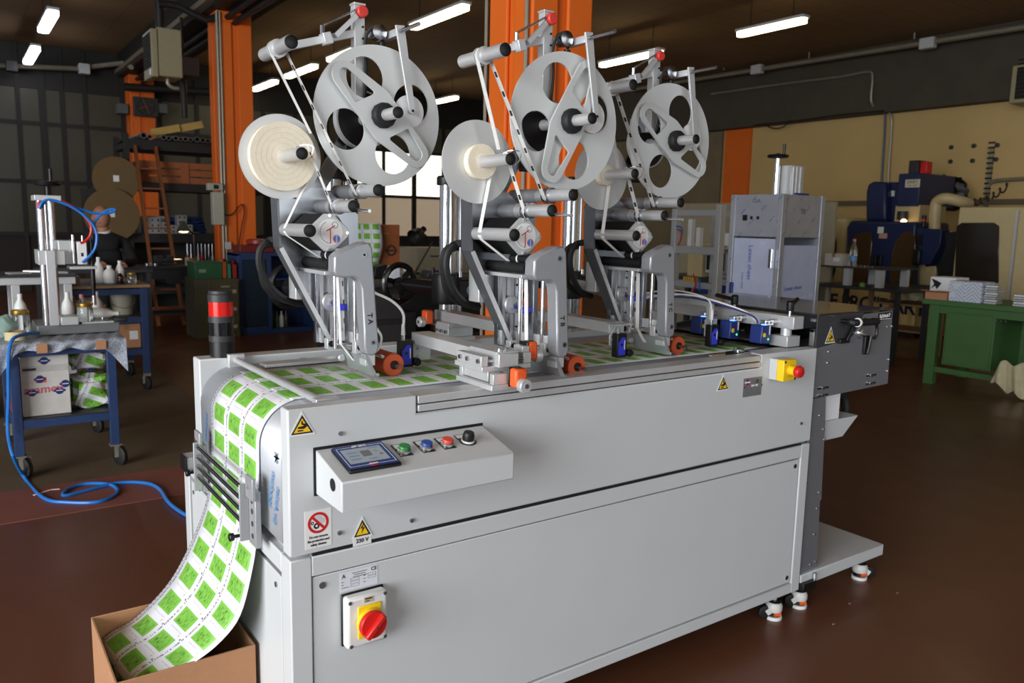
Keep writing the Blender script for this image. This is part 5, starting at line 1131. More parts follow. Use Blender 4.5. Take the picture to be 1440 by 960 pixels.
MB().ring((px-.062,py-.092,1.225), (px-.068,py-.098,1.255), .066, .055, 20).build('collar', whitep, pr)
for hx, hy, sg in ((px-.16, py-.44, 1), (px+.04, py-.42, -1)):
    V = [(hx,hy,.93,.022,.03),(hx+.01*sg,hy-.05,.925,.018,.036),(hx+.01*sg,hy-.085,.92,.014,.036)]; E = [(0,1),(1,2)]
    for k in range(4):
        o = -.030+.02*k; i = len(V); V += [(hx+.01*sg+o,hy-.095,.92,.009),(hx+.01*sg+o,hy-.13-.006*(k in (1,2)),.912,.0085),(hx+.01*sg+o,hy-.155-.008*(k in (1,2)),.897,.008)]; E += [(2,i),(i,i+1),(i+1,i+2)]
    i = len(V); V += [(hx+.045*sg,hy-.06,.915,.011),(hx+.055*sg,hy-.095,.905,.009)]; E += [(1,i),(i,i+1)]
    skin_mesh('hand', V, E, skinm, pr, 1)
sl_ = thing('stool', 'dark work stool under the seated person', 'stool', (px, py, 0)); MB().lathe([(.16,0),(.17,.01),(.17,.03),(.15,.04)], (px,py,.49), (0,0,1), 28).build('seat', black, sl_)
for k in range(4):
    a = k*math.pi/2+.6; MB().cyl((px+.10*math.cos(a),py+.10*math.sin(a),.49),(px+.20*math.cos(a),py+.20*math.sin(a),0),.014,seg=10).build('leg', darkg, sl_)
w3 = thing('work_table', 'dark table in front of the seated person', 'table', (.6, 7.2, 0)); MB().box(.1, 1.1, 6.95, 7.42, .86, .89).build('top', darkg, w3, .003)
for x in (.12, 1.04):
    for y in (6.97, 7.36): MB().box(x, x+.045, y, y+.045, 0, .86).build('leg', darkg, w3)
# ---- pipe rack with shelves
rk = thing('pipe_rack', 'dark steel storage rack holding pipes and crates behind the orange column', 'rack', (2.1, 10.6, 0))
RX0, RX1, RY0, RY1 = 1.44, 3.4, 10.2, 11.0
for x in (RX0, RX1-.07):
    for y in (RY0, RY1-.07): MB().box(x, x+.07, y, y+.07, 0, 2.50).build('post', darksteel, rk)
for z, hh in ((2.30, .13), (1.76, .11), (1.06, .12), (.35, .1)):
    for y in (RY0+.005, RY1-.07): MB().box(RX0+.07, RX1-.07, y, y+.06, z, z+hh).build('beam', darksteel, rk)
    for x in (RX0+.005, RX1-.07): MB().box(x, x+.06, RY0+.07, RY1-.07, z, z+hh*.6).build('tie', darksteel, rk)
    MB().box(RX0+.07, RX1-.07, RY0+.065, RY1-.07, z+hh-.02, z+hh-.001).build('deck', darkg, rk)
for x in (RX0+.035,): MB().bar((x, RY0+.035, 2.44), (x, RY1-.035, 2.40), .03, .03).build('tie', darksteel, rk)
MB().box(RX0+.07, RX1-.07, RY1-.07, RY1-.06, .1, 1.17).build('back_sheet', darksteel, rk)
pend = 0.
pipem = pm('steel_pipe', (110, 108, 104), .4, .7, var=.1)
for i, (pxx, r) in enumerate(((202, .042), (206, .03), (230, .034), (234, .03), (247, .035), (251, .026), (255, .034), (259, .03), (277, .04), (282, .034), (288, .03), (299, .03))):
    q = at(pxx, 196, Y=10.12); q.x = max(q.x, pend+r+.002); pend = q.x+r; one(MB().ring((q.x, 10.10, 2.43+r+.002), (q.x, 11.3, 2.43+r+.002), r, r*.72, 18), 'steel_pipe', pipem, 'steel pipe lying on the top deck of the storage rack, hollow end showing', 'pipe', 'pipes on top of the rack')
for i, (p0, p1, yy) in enumerate((((213, 190), (252, 183), 10.55), ((253, 184), (284, 178), 10.6))):
    a, b = at(*p0, Y=yy), at(*p1, Y=yy); a.z += .03; b.z += .03; one(MB().bar(a, b, .10, .10), 'plank', pallet, ('long pale plank lying across the pipes' if i == 0 else 'darker yellow plank lying across the pipes beside the pale one'), 'plank', None, .003)
# slatted wooden crate front on the middle shelf
cr = thing('wooden_crate', 'reddish slatted wooden crate on the middle shelf of the rack', 'crate', (2.2, 10.5, 1.87))
for z in (1.872, 1.975, 2.075): MB().box(1.62, 3.0, 10.28, 10.305, z, z+.085).build('slat', woodo, cr, .002)
for x in (1.64, 2.16, 2.7): MB().box(x, x+.11, 10.262, 10.28, 1.875, 2.155).build('upright', woodo, cr, .002)
MB().box(1.62, 3.0, 10.305, 10.85, 1.872, 1.885).build('crate_floor', woodo, cr)
for x in (1.62, 2.98):
    for z in (1.89, 1.98, 2.075): MB().box(x, x+.02, 10.31, 10.85, z, z+.08).build('slat', woodo, cr)
for i, z in enumerate((1.872, 1.985)): carton(1.52, 1.61, 10.275, 10.5, z, z+.10, pm('card_box_pale',(186,172,140),.7), ('pale box at the end of the rack shelf, lower of two', 'pale box at the end of the rack shelf, upper of two')[i], tape=False)
# blocks with holes, trays and a blue coil on the lower shelf
hend = 0.
def holed(x, z, w, hgt, label):
    b = thing('holed_block', label, 'block', (x, 10.3, z), 'white parts on the rack shelf'); MB().box(x-w/2, x+w/2, 10.25, 10.4, z+.0005, z+hgt).build('body', pm('block_white',(150,150,148),.5), b, .003)
    n = max(1, int(w/.06)); k = max(1, int(hgt/.06))
    for i in range(n):
        for j in range(k): MB().cyl((x-w/2+(i+.5)*w/n, 10.2502, z+(j+.5)*hgt/k), (x-w/2+(i+.5)*w/n, 10.2485, z+(j+.5)*hgt/k), .013, seg=12).build('bore', black, b)
for i, (pxx, w, hgt) in enumerate(((213, .22, .22), (228, .10, .16), (236, .10, .12), (245, .13, .26), (252, .07, .13), (184, .08, .24))):
    q = at(pxx, 305, Y=10.3); q.x = max(q.x, hend+w/2+.004) if i < 5 else 1.555; hend = q.x+w/2; holed(q.x, 1.18, w, hgt, ('wide white block behind the ladder top', 'white block of middle height behind the ladder', 'low white block beside the ladder rail', 'tall white block with rows of holes on the rack', 'low white block next to the blue coil', 'narrow tall white block by the rack post')[i])
q = at(270, 298, Y=10.3); co = thing('hose_coil', 'coil of dark blue hose lying on the rack shelf', 'hose', (q.x, 10.5, 1.18))
for k in range(5): MB().tube([(q.x+(.25-.012*k)*math.cos(a), 10.60+.17*math.sin(a), 1.222+.042*k+.015*math.sin(3*a+k)) for a in [2*math.pi*i/26 for i in range(27)]], .022, 8, 1).build('hose_turn', pm('coil_blue',(30,58,120),.5), co)
one(MB().box(1.65, 1.98, 10.5, 10.8, 1.1805, 1.42), 'plastic_tray', greyp, 'pale plastic tray behind the white blocks on the rack', 'tray', None, .01)
# tools hanging below the shelf
for i in range(9):
    q = at(262+5*i, 345, Y=10.35); t = thing('hand_tool', 'dark handled tool hanging below the rack shelf over the bench', 'tool', (q.x, 10.35, .75), 'tools hanging below the rack shelf'); L_ = .16+.06*((i*7) % 4)/3
    MB().cyl((q.x, 10.3, 1.06-.02), (q.x, 10.3, 1.05-L_), .008, seg=8).build('shank', steel, t); MB().lathe([(.012,0),(.017,.02),(.015,.09),(.008,.10)], (q.x, 10.3, 1.05-L_), (0,0,-1), 10).build('grip', (redp, black, bluep, greyp)[i % 4], t)
# ladder leaning on the rack
ld = thing('wooden_ladder', 'worn wooden ladder leaning on the rack', 'ladder', (1.72, 9.5, 0))
def lad(t, s): return Vector((1.59+.31*s+.03*t*(1-2*s)*0-.02*t+(.0 if s == 0 else -.05*t), 9.25+.86*t, 2.20*t))
for s in (0, 1): MB().bar(lad(0, s)+Vector((0,0,.02)), lad(1.06, s), .035, .07, (0,1,-.3)).build('rail', wood_l, ld, .002)
for k in range(8):
    t = .10+.118*k; MB().bar(lad(t, 0), lad(t, 1), .055, .022).build('rung', wood_l, ld, .002)
# cardboard discs leaning by the rack
for i, (pxx, pyy, r, yy, t) in enumerate(((164, 252, .29, 10.06, 'upper tan cardboard disc leaning beside the rack'), (158, 302, .34, 9.98, 'lower tan cardboard disc leaning beside the rack'))):
    q = at(pxx, pyy, Y=yy); d = thing('cardboard_disc', t, 'disc', (q.x, yy, q.z-r)); MB().cyl((q.x, yy, q.z), (q.x-.003, yy+.03, q.z), r, seg=48).build('disc', pm('tan_card',(112,90,56),.8,var=.08), d); MB().box(q.x-.05, q.x+.03, yy-.004, yy-.001, q.z-.03, q.z+.05).build('paper_label', whitep, d)
bs = thing('disc_support', 'dark trestle holding the cardboard discs beside the rack', 'trestle', (1.15, 10.1, 0)); MB().box(.9, 1.40, 10.14, 10.18, .0, 1.75).build('board', darksteel, bs); MB().box(.9, 1.40, 9.9, 10.14, .95, 1.0).build('ledge', darksteel, bs)
# ---- workbench with vice, desk lamp
wb_ = thing('workbench', 'dark steel workbench with vice in front of the rack', 'workbench', (1.75, 8.95, 0))
MB().box(1.33, 2.05, 8.72, 9.2, .78, .82).build('top', darkg, wb_, .003)
for x in (1.36, 1.97):
    for y in (8.75, 9.12): MB().box(x, x+.05, y, y+.05, 0, .78).build('leg', pm('leg_blue_grey',(56,64,74),.5), wb_)
MB().box(1.36, 2.0, 8.76, 9.16, .22, .24).build('shelf', darkg, wb_); MB().box(1.36, 2.0, 8.75, 8.77, .66, .78).build('apron', darkg, wb_); MB().box(1.60, 1.78, 8.735, 8.75, .60, .76).build('drawer', darkg, wb_, .003)
vc = thing('bench_vice', 'dark bench vice clamped on the workbench', 'vice', (1.62, 8.9, .82)); MB().box(1.53, 1.72, 8.86, 8.98, .821, .86).build('base', darkg, vc, .008); MB().box(1.50, 1.60, 8.86, 8.98, .86, .94).build('fixed_jaw', darkg, vc, .008); MB().box(1.64, 1.72, 8.86, 8.98, .86, .94).build('moving_jaw', darkg, vc, .008); MB().cyl((1.60,8.92,.885),(1.82,8.92,.885),.014,seg=10).build('screw', steel, vc); MB().cyl((1.81,8.84,.885),(1.81,9.0,.885),.007,seg=8).build('tommy_bar', steel, vc)
dl = thing('desk_lamp', 'black articulated desk lamp, lit, over the workbench', 'lamp', (2.0, 8.95, .82))
MB().lathe([(.075,0),(.08,.008),(.07,.02),(.02,.026)], (2.0,9.0,.821), (0,0,1), 24).build('base', black, dl)
q = at(258, 322, Y=8.85)
MB().bar((2.0,9.0,.84), (1.99,8.98,1.20), .012, .016).build('lower_arm', black, dl); MB().bar((1.99,8.98,1.20), (q.x+.02,8.87,q.z+.04), .012, .016).build('upper_arm', black, dl)
MB().lathe([(.018,.10),(.03,.09),(.045,.05),(.082,-.03),(.080,-.03),(.042,.045),(.015,.088)], (q.x,8.85,q.z), (0,0,1), 28, caps=False).build('shade', pm('lamp_green',(60,66,54),.4), dl)
MB().sphere((q.x,8.85,q.z-.022), .062, (1,1,.35), 16, 10).build('bulb', pm('warm_bulb',(255,226,170),.4,emit=(255,214,150),es=14.), dl)
# things on the bench
one(MB().lathe([(.035,0),(.04,.09),(.034,.09),(.03,.01),(0,.01)], (1.93,8.80,.8205), (0,0,1), 18), 'clay_cup', pm('terracotta',(150,84,56),.8), 'terracotta cup on the workbench', 'cup')
one(MB().lathe([(.032,0),(.032,.10),(.028,.10),(.028,.01),(0,.01)], (1.86,8.78,.8205), (0,0,1), 18), 'paper_cup', pm('cup_cream',(196,176,140),.7), 'cream paper cup on the workbench', 'cup')
for i, (x, y) in enumerate(((1.40, 8.80), (1.45, 8.84), (1.49, 8.79))): one(MB().lathe([(.02,0),(.02,.03),(.012,.035)], (x,y,.8205), (0,0,1), 12), 'steel_fitting', chrome, 'small bright steel fitting at the workbench end', 'fitting', 'steel fittings on the workbench')
# ---- olive cabinet with green tool box and jerrycans
oc = thing('olive_cabinet', 'olive green low cabinet with drawers before the orange column', 'cabinet', (2.02, 8.3, 0))
MB().box(1.765, 2.27, 8.06, 8.55, 0, .70).build('body', olive, oc, .004)
for i, z in enumerate((.06, .27, .48)):
    dr = MB().box(1.91, 2.255, 8.045, 8.06, z, z+.19).build('drawer', olive, oc, .003); MB().box(2.05, 2.15, 8.03, 8.045, z+.12, z+.14).build('handle', pm('handle_pale',(150,142,110),.4), dr)
    MB().box(2.14, 2.23, 8.041, 8.045, z+.05, z+.09).build('card_holder', pm('card_cream',(168,154,116),.6), dr)
tb = thing('tool_box', 'green metal tool box on the olive cabinet', 'tool box', (1.95, 8.3, .70)); MB().box(1.775, 2.085, 8.09, 8.45, .7005, .885).build('body', greenm, tb, .004); MB().box(1.77, 2.09, 8.085, 8.455, .885, .90).build('lid', greenm, tb, .003); MB().box(1.82, 1.90, 8.0885, 8.09, .775, .815).build('pale_label', pm('pale_print',(120,136,110),.6), tb)
for i, (x, m, hh, t) in enumerate(((2.115, pm('can_orange',(170,76,36),.5), .22, 'orange jerrycan beside the green tool box'), (2.172, pm('can_teal',(40,130,100),.5), .19, 'teal green jerrycan between two red ones'), (2.235, pm('can_red',(150,34,34),.5), .185, 'dark red jerrycan at the cabinet end'))):
    j = thing('jerrycan', t, 'jerrycan', (x, 8.2, .70), 'jerrycans on the olive cabinet'); w = .045 if i != 1 else .035; w = w*.55
    MB().plate([(x-w, .7005), (x+w, .7005), (x+w, .70+hh*.8), (x+w*.4, .70+hh), (x-w, .70+hh*.92)], 8.10, 8.34).build('body', m, j, .006); MB().tube([(x,8.15,.70+hh*.88),(x,8.17,.70+hh*1.08),(x,8.25,.70+hh*1.08),(x,8.27,.70+hh*.88)], .010, 8).build('handle', m, j); MB().cyl((x,8.12,.70+hh*.85),(x,8.10,.70+hh*1.02),.014,seg=12).build('cap', black, j)
# ---- blue glazed cabinet
gc = thing('glazed_cabinet', 'dark blue cabinet with glazed door in front of the orange column', 'cabinet', (2.56, 8.4, 0))
xa, xb, ya, yb = 2.285, 3.25, 8.16, 8.6
for b in ((xa, xa+.03, ya, yb, 0, .99), (xb-.03, xb, ya, yb, 0, .99), (xa, xb, yb-.02, yb, 0, .99), (xa, xb, ya, yb, .96, 1.0), (xa, xb, ya, yb, 0, .06)): MB().box(*b).build('panel', bluef, gc, .002)
for z in (.36, .66): MB().box(xa+.03, xb-.03, ya+.03, yb-.02, z, z+.02).build('shelf', bluef, gc)
for (p, q_) in ((xa, .0),): 
    dd = MB().box(p+.005, p+.05, ya-.02, ya-.001, .03, .97).box(p+.36, p+.405, ya-.02, ya-.001, .03, .97).box(p+.05, p+.36, ya-.02, ya-.001, .92, .97).box(p+.05, p+.36, ya-.02, ya-.001, .03, .09).build('door_frame', bluef, gc, .002); MB().box(p+.05, p+.36, ya-.012, ya-.008, .09, .92).build('door_glass', pm('smoky_glass',(90,110,130),.05,trans=.8,ior=1.2), dd); MB().box(p+.375, p+.39, ya-.035, ya-.02, .45, .55).build('handle', chrome, dd)
for i, x in enumerate((2.75, 2.80, 2.86, 2.92, 2.98, 3.04)): bottle(x, 8.3, .06 if i < 4 else .38, .20, .028, ('small bottle standing on a shelf inside the blue cabinet'), 'bottles inside the blue cabinet', m=(pm('bottle_dark',(60,52,40),.3), pm('bottle_green',(70,110,50),.3), bottlew)[i % 3])
tr = thing('red_tool_tray', 'dark red lidded tin on top of the blue glazed cabinet', 'tin', (2.55, 8.3, 1.0)); MB().box(2.33, 2.75, 8.2, 8.5, 1.0005, 1.09).build('tray', pm('tin_red',(110,30,26),.5), tr, .01); MB().lathe([(.12,0),(.14,.02),(.14,.06),(.10,.075),(0,.075)], (2.60,8.35,1.09), (0,0,1), 28).build('bowl', pm('bowl_red',(140,36,30),.4), tr)
# ---- between the heads: cork board, hanging label sheet, lamp, parts bench
bd = thing('hook_board', 'reddish wooden panel with a hook standing behind the first applicator', 'panel', (3.17, 6.05, 0))
x0, x1, z0, z1 = ry(518, 316, 562, 398, 6.0)
MB().box(x0-.02, x1, 6.0, 6.03, .66, z1).build('board', woodo, bd, .003)
for x in (x0, x1-.05): MB().box(x, x+.05, 6.03, 6.08, 0, z1-.05).build('leg', woodo, bd)
q = at(550, 352, Y=5.98); MB().tube([(q.x+.045*math.cos(a), 5.985, q.z+.05*math.sin(a)) for a in [2*math.pi*i/16 for i in range(17)]], .007, 6, 1).build('hook_ring', darkg, bd); MB().cyl((q.x-.06, 5.985, q.z), (q.x+.06, 5.985, q.z), .006, seg=8).build('hook_bar', darkg, bd)
MB().box(x0+.12, x0+.24, 5.985, 6.0, z1-.10, z1-.085).build('peg', woodt, bd)
# label sheet hanging on the panel
mb = MB(); uvl = mb.bm.loops.layers.uv.new('uv'); rows = []
sx0, sx1, sz0, sz1 = ry(500, 314, 536, 388, 5.9)
for j in range(13):
    v = j/12; rows.append([(mb.bm.verts.new((sx0+(sx1-sx0)*u+.015*math.sin(5*v), 5.93+.035*math.sin(7*v+2*u)*v+.02*math.sin(4*u), sz1+(sz0-sz1)*v)), (v*.42, .01+u*.40)) for u in (0, .25, .5, .75, 1.)])
for a, b in zip(rows, rows[1:]):
    for i in range(4):
        f = mb.bm.faces.new([a[i][0], a[i+1][0], b[i+1][0], b[i][0]])
        for l, t_ in zip(f.loops, (a[i][1], a[i+1][1], b[i+1][1], b[i][1])): l[uvl].uv = t_
sh = mb.build('label_sheet', webm, None, ang=80); sh.modifiers.new('thick', 'SOLIDIFY').thickness = .001; tag(sh, 'sheet of green printed labels hanging before the reddish wooden panel', 'sheet')
# black desk lamp
ln = thing('bench_lamp', 'black bench lamp with dome shade, unlit, behind the hand wheel', 'lamp', (3.7, 5.7, .88))
q = at(585, 332, Y=5.6); D = Vector((-.75, -.25, -.5)).normalized()
MB().lathe([(.022,-.13),(.03,-.10),(.045,-.085),(.075,-.03),(.088,.03),(.086,.03),(.07,-.03),(.02,-.10)], q, D, 28, caps=False).build('shade', black, ln); MB().lathe([(.02,-.15),(.03,-.145),(.03,-.10)], q, D, 16).build('lamp_neck', black, ln)
b0 = at(597, 300, Y=5.68); MB().bar(q-D*.13, (q.x+.06, 5.68, q.z+.08), .012, .014).build('joint', darkg, ln); MB().bar((q.x+.06, 5.68, q.z+.08), (q.x+.26, 5.72, q.z-.06), .014, .016).build('upper_arm', darkg, ln); MB().bar((q.x+.26, 5.72, q.z-.06), (q.x+.06, 5.74, .885), .014, .016).build('lower_arm', darkg, ln); MB().cyl((q.x+.06, 5.74, .882), (q.x+.06, 5.74, .90), .06).build('base', darkg, ln)
pb_ = thing('parts_bench', 'long dark parts bench cluttered with fittings behind the labelling machine', 'bench', (3.3, 5.4, 0))
MB().box(2.35, 4.3, 5.15, 5.85, .83, .88).build('top', darkg, pb_, .003)
for x in (2.38, 4.22):
    for y in (5.18, 5.77): MB().box(x, x+.05, y, y+.05, 0, .83).build('leg', darkg, pb_)
MB().box(2.45, 4.2, 5.25, 5.8, .28, .30).build('shelf', darkg, pb_); MB().box(2.43, 4.22, 5.75, 5.77, .30, .83).build('back_board', darksteel, pb_)
for i, (x, y, w, hh, m, t) in enumerate(((2.56, 5.3, .09, .10, darkg, 'dark metal housing on the parts bench under the hanging labels'), (2.78, 5.3, .10, .13, black, 'black gearbox on the parts bench'), (2.99, 5.25, .09, .06, steel_d, 'steel casting on the parts bench'), (3.4, 5.3, .15, .08, darkg, 'dark casting on the parts bench behind the hand wheel'))): one(MB().plate([(x-w, .8805), (x+w, .8805), (x+w*.9, .88+hh*.7), (x+w*.3, .88+hh), (x-w*.8, .88+hh*.8)], y-.08, y+.08), 'machine_part', m, t, 'machine part', None, .006)
one(MB().lathe([(.036,0),(.038,.09),(.034,.09),(.032,.01),(0,.01)], (3.12, 5.4, .8805), (0,0,1), 20), 'white_cup', whitep, 'white cup on the parts bench beside the hanging labels', 'cup')
for i, x in enumerate((2.88, 2.97)): bottle(x, 5.45, .8805, .11, .026, 'small bottle with pink cap on the parts bench', 'pink capped bottles', m=glass, cap=pm('pink_cap', (206, 120, 128), .5))
for i, (x, y, z, w, hh, m, t) in enumerate(((2.55, 5.4, .30, .2, .2, bluep, 'blue crate under the parts bench'), (2.95, 5.4, .30, .22, .24, darkg, 'dark crate under the parts bench'), (3.5, 5.4, .30, .3, .2, cardb, 'brown carton under the parts bench'))): carton(x, x+w, y-.1, y+.2, z, z+hh, m, t, tape=False)
q = at(553, 462, Y=3.9); pk = one(MB().plate([(q.x-.05, .96), (q.x+.06, .95), (q.x+.055, 1.07), (q.x-.02, 1.08), (q.x-.045, 1.03)], 3.88, 3.95), 'foil_packet', pm('packet_white', (200, 206, 216), .3, var=.2, scale=25), 'white and blue packet hanging on a rail behind the first applicator', 'packet', None, .01)
rr = thing('tool_trolley', 'dark tool trolley behind the labelling machine', 'trolley', (2.1, 3.95, 0)); MB().box(1.75, 2.35, 3.97, 4.3, .12, .92).build('body', darksteel, rr, .01); MB().box(1.72, 2.38, 3.87, 4.32, .92, .945).build('top', darkg, rr)
for x in (1.8, 2.3):
    for y in (4.0, 4.26): MB().lathe([(.045,-.012),(.05,-.008),(.05,.008),(.045,.012)], (x, y, .05), (1,0,0), 16).build('castor', rubber, rr); MB().box(x-.02, x+.02, y-.02, y+.02, .09, .12).build('castor_plate', galv, rr)
for k in range(3): MB().box(1.78, 2.32, 3.955, 3.97, .18+.24*k, .38+.24*k).build('drawer', darkg, rr, .003)
# pale cabinets behind
for i, (xa_, t) in enumerate(((4.1, 'pale beige drawer cabinet behind the bench lamp'), (4.75, 'pale beige drawer cabinet beside the orange column'))):
    c = thing('drawer_cabinet', t, 'cabinet', (xa_+.3, 7.3, 0)); MB().box(xa_, xa_+.6, 7.05, 7.6, 0, 1.1).build('body', pm('cabinet_cream', (150, 140, 116), .5), c, .004)
    for k in range(4): d_ = MB().box(xa_+.02, xa_+.58, 7.03, 7.05, .04+.265*k, .285+.265*k).build('drawer', MATS['cabinet_cream'], c, .003); MB().box(xa_+.2, xa_+.4, 7.01, 7.03, .2+.265*k, .215+.265*k).build('handle', darkg, d_)

# ---- aluminium profile frame with small fittings
fx_ = thing('profile_frame', 'aluminium profile frame with air tubing behind the infeed end', 'frame', (5.5, 3.9, 0))
FXX = 5.4
for pxx, hi in ((948, 1.60), (1010, 1.64)):
    a = at(pxx, 300, X=FXX); MB().box(FXX, FXX+.08, a.y-.03, a.y+.03, 0, hi).build('post', alu_l, fx_, .003); MB().box(FXX+.6, FXX+.68, a.y-.03, a.y+.03, 0, hi).build('post', alu_l, fx_, .003)
ya, yb = at(1010, 300, X=FXX).y, at(948, 300, X=FXX).y
for z in (1.53, 1.16, .83): MB().box(FXX+.005, FXX+.075, ya, yb, z, z+.06).build('rail', alu_l, fx_, .003); MB().box(FXX+.605, FXX+.675, ya, yb, z, z+.06).build('rail', alu_l, fx_, .003)
MB().box(FXX+.01, FXX+.67, ya, yb, 1.22, 1.235).build('shelf', alu_l, fx_)
for i, pxx in enumerate((970, 982)): a = at(pxx, 330, X=FXX+.1); MB().box(FXX+.1, FXX+.15, a.y-.02, a.y+.03, 1.235, 1.50-.08*i).build('upright', whitep, fx_, .003)
for pts, m in ((((952,322),(958,326),(957,338),(953,345)), rub_r), (((951,318),(958,320),(960,330)), rub_b), (((975,385),(978,400),(974,412),(980,425)), rub_r), (((984,392),(983,410),(984,425)), rub_b)): MB().tube([at(a, b, X=FXX-.02) for a, b in pts], .008, 6).build('air_tube', m, fx_)
for k in range(7): a = at(963+3*k, 380, X=FXX+.03); MB().cyl((FXX+.03, a.y, .89), (FXX+.03, a.y, .935), .012, seg=8).build('air_fitting', brass, fx_)
pc = thing('computer', 'beige computer tower and monitor on a bench beyond the aluminium frame', 'computer', (6.6, 4.3, .85)); a = at(978, 360, X=6.6)
MB().box(6.6, 6.95, a.y-.1, a.y+.12, .851, 1.25).build('tower', beigem, pc, .01); MB().box(6.62, 6.8, a.y-.45, a.y-.13, .90, 1.22).build('monitor', greyp, pc, .02); MB().box(6.612, 6.62, a.y-.42, a.y-.16, .94, 1.19).build('screen', black, pc); MB().box(6.66, 6.8, a.y-.35, a.y-.22, .851, .90).build('monitor_foot', greyp, pc)
cbn = thing('side_bench', 'dark bench carrying the beige computer', 'bench', (6.8, 4.2, 0)); MB().box(6.5, 7.2, a.y-.8, a.y+.6, .81, .85).build('top', darkg, cbn)
for yy in (a.y-.78, a.y+.54): MB().box(6.52, 6.58, yy, yy+.06, 0, .81).build('leg', darkg, cbn); MB().box(7.1, 7.16, yy, yy+.06, 0, .81).build('leg', darkg, cbn)
MB().box(7.14, 7.19, a.y-.7, a.y+.5, .2, .8).build('back_board', bluep, cbn)
gp = thing('grey_partition', 'pale partition panel behind the aluminium frame', 'partition', (7.9, 5.2, 0)); MB().box(7.9, 7.95, 3.9, 6.4, 0, 1.75).build('panel', pm('partition_cream',(156,146,122),.6), gp, .004)
a = at(1018, 347, X=7.89); MB().box(7.892, 7.9, a.y-.12, a.y+.12, a.z-.18, a.z+.18).build('notice', whitep, gp)

# ---- stainless guard cabinet still wrapped in protective film
def film_steel():
    m, nt, b = nodes('film_wrapped_steel'); tc = nt.nodes.new('ShaderNodeTexCoord'); o = tc.outputs['Object']; sp = nt.nodes.new('ShaderNodeSeparateXYZ'); nt.links.new(o, sp.inputs[0])
    d = mth(nt, 'ADD', mth(nt, 'ADD', sp.outputs[0], mth(nt, 'MULTIPLY', sp.outputs[1], -1.)), sp.outputs[2])
    e = mth(nt, 'ADD', mth(nt, 'ADD', sp.outputs[0], mth(nt, 'MULTIPLY', sp.outputs[1], -1.)), mth(nt, 'MULTIPLY', sp.outputs[2], -1.))
    st = mth(nt, 'MULTIPLY', rng(nt, mth(nt, 'FRACT', mth(nt, 'DIVIDE', e, .16)), .0, .07), rng(nt, mth(nt, 'FRACT', mth(nt, 'DIVIDE', d, .21)), .1, .5))
    st = mth(nt, 'MULTIPLY', st, mth(nt, 'GREATER_THAN', noise(nt, mapv(nt, o, (70, 70, 70)), 1., 1.), .42))
    n1 = noise(nt, o, 6., 4.); c = mixc(nt, n1, rgb((148, 152, 160)), rgb((186, 188, 194))); c = mixc(nt, mth(nt, 'MULTIPLY', st, .8), c, rgb((54, 122, 178)))
    nt.links.new(c, b.inputs['Base Color']); b.inputs['Metallic'].default_value = .45; b.inputs['Roughness'].default_value = .33
    return m
fst = film_steel(); filmm = pm('milky_film', (178, 185, 208), .25, var=.08, scale=7, bump=.25, bscale=14)
sc = thing('guard_cabinet', 'tall stainless guard cabinet wrapped in printed protective film with hand wheel on top', 'cabinet', (4.72, 2.3, 0))
SX0, SX1, SY0, SY1, STZ = 4.45, 4.97, 2.07, 2.55, 1.675
for x in (SX0, SX1-.045):
    for y in (SY0, SY1-.045): MB().box(x, x+.045, y, y+.045, .08, STZ).build('corner_post', fst, sc, .003)
MB().box(SX0+.01, SX1-.01, SY0+.01, SY1-.01, STZ-.02, STZ-.002).build('roof', fst, sc)
MB().box(SX0+.006, SX0+.02, SY0+.045, SY1-.045, 1.36, STZ-.01).build('control_panel', fst, sc); MB().box(SX0+.045, SX1-.045, SY0+.006, SY0+.02, 1.36, STZ-.01).build('control_panel', fst, sc)
MB().box(SX0+.045, SX1-.045, SY1-.02, SY1-.006, .08, STZ-.01).build('back_panel', fst, sc); MB().box(SX1-.02, SX1-.006, SY0+.045, SY1-.045, .08, STZ-.01).build('back_panel', fst, sc)
d1 = MB().box(SX0+.008, SX0+.016, SY0+.05, SY1-.05, .55, 1.345).build('film_door', filmm, sc); d2 = MB().box(SX0+.05, SX1-.05, SY0+.008, SY0+.016, .55, 1.30).build('film_door', filmm, sc)
prb = pm('film_blue_print', (70, 84, 170), .5)
text('Lexan sheet', .055, prb, (SX0+.0065, SY0+.27, 1.16), (0,0,-1), (0,-1,0), 'lettering', d1); text('Lexan sheet', .026, prb, (SX0+.0065, SY0+.33, 1.02), (0,0,-1), (0,-1,0), 'lettering', d1); text('Scratch', .04, prb, (SX0+.0065, SY0+.20, .85), (0,0,-1), (0,-1,0), 'lettering', d1)
text('Lexan sheet', .045, prb, (SX0+.20, SY0+.0065, .98), (1,0,.05), (0,0,1), 'lettering', d2); text('GSA', .04, pm('pencil',(90,90,96),.7), (SX0+.0045, SY0+.24, 1.625), (0,-1,0), (0,0,1), 'lettering', sc); text('T8', .055, MATS['pencil'], (SX0+.25, SY0+.0045, 1.55), (1,0,0), (0,0,1), 'lettering', sc)
for yy, w in ((SY0+.34, .022), (SY0+.28, .012), (SY0+.22, .012)): MB().box(SX0+.004, SX0+.006, yy-w, yy+w, 1.50-w, 1.50+w).build('panel_cutout', black, sc, .004 if w < .02 else 0)
MB().plate(hull(circ(SX0+.15, .84, .055, 16)+[(SX0+.095, .70), (SX0+.205, .70)]), SY0+.0055, SY0+.008).build('arch_opening', darkg, sc)
MB().cyl((SX0-.01, SY0+.055, 1.13), (SX0-.01, SY0+.055, 1.27), .028).build('door_roller', steel, sc); MB().box(SX0-.012, SX0+.008, SY1-.07, SY1-.04, .84, 1.0).build('blue_catch', bluep, sc, .004)
MB().box(4.70, 4.86, 2.20, 2.34, STZ, 1.90).build('slide_profile', alu_l, sc, .003)
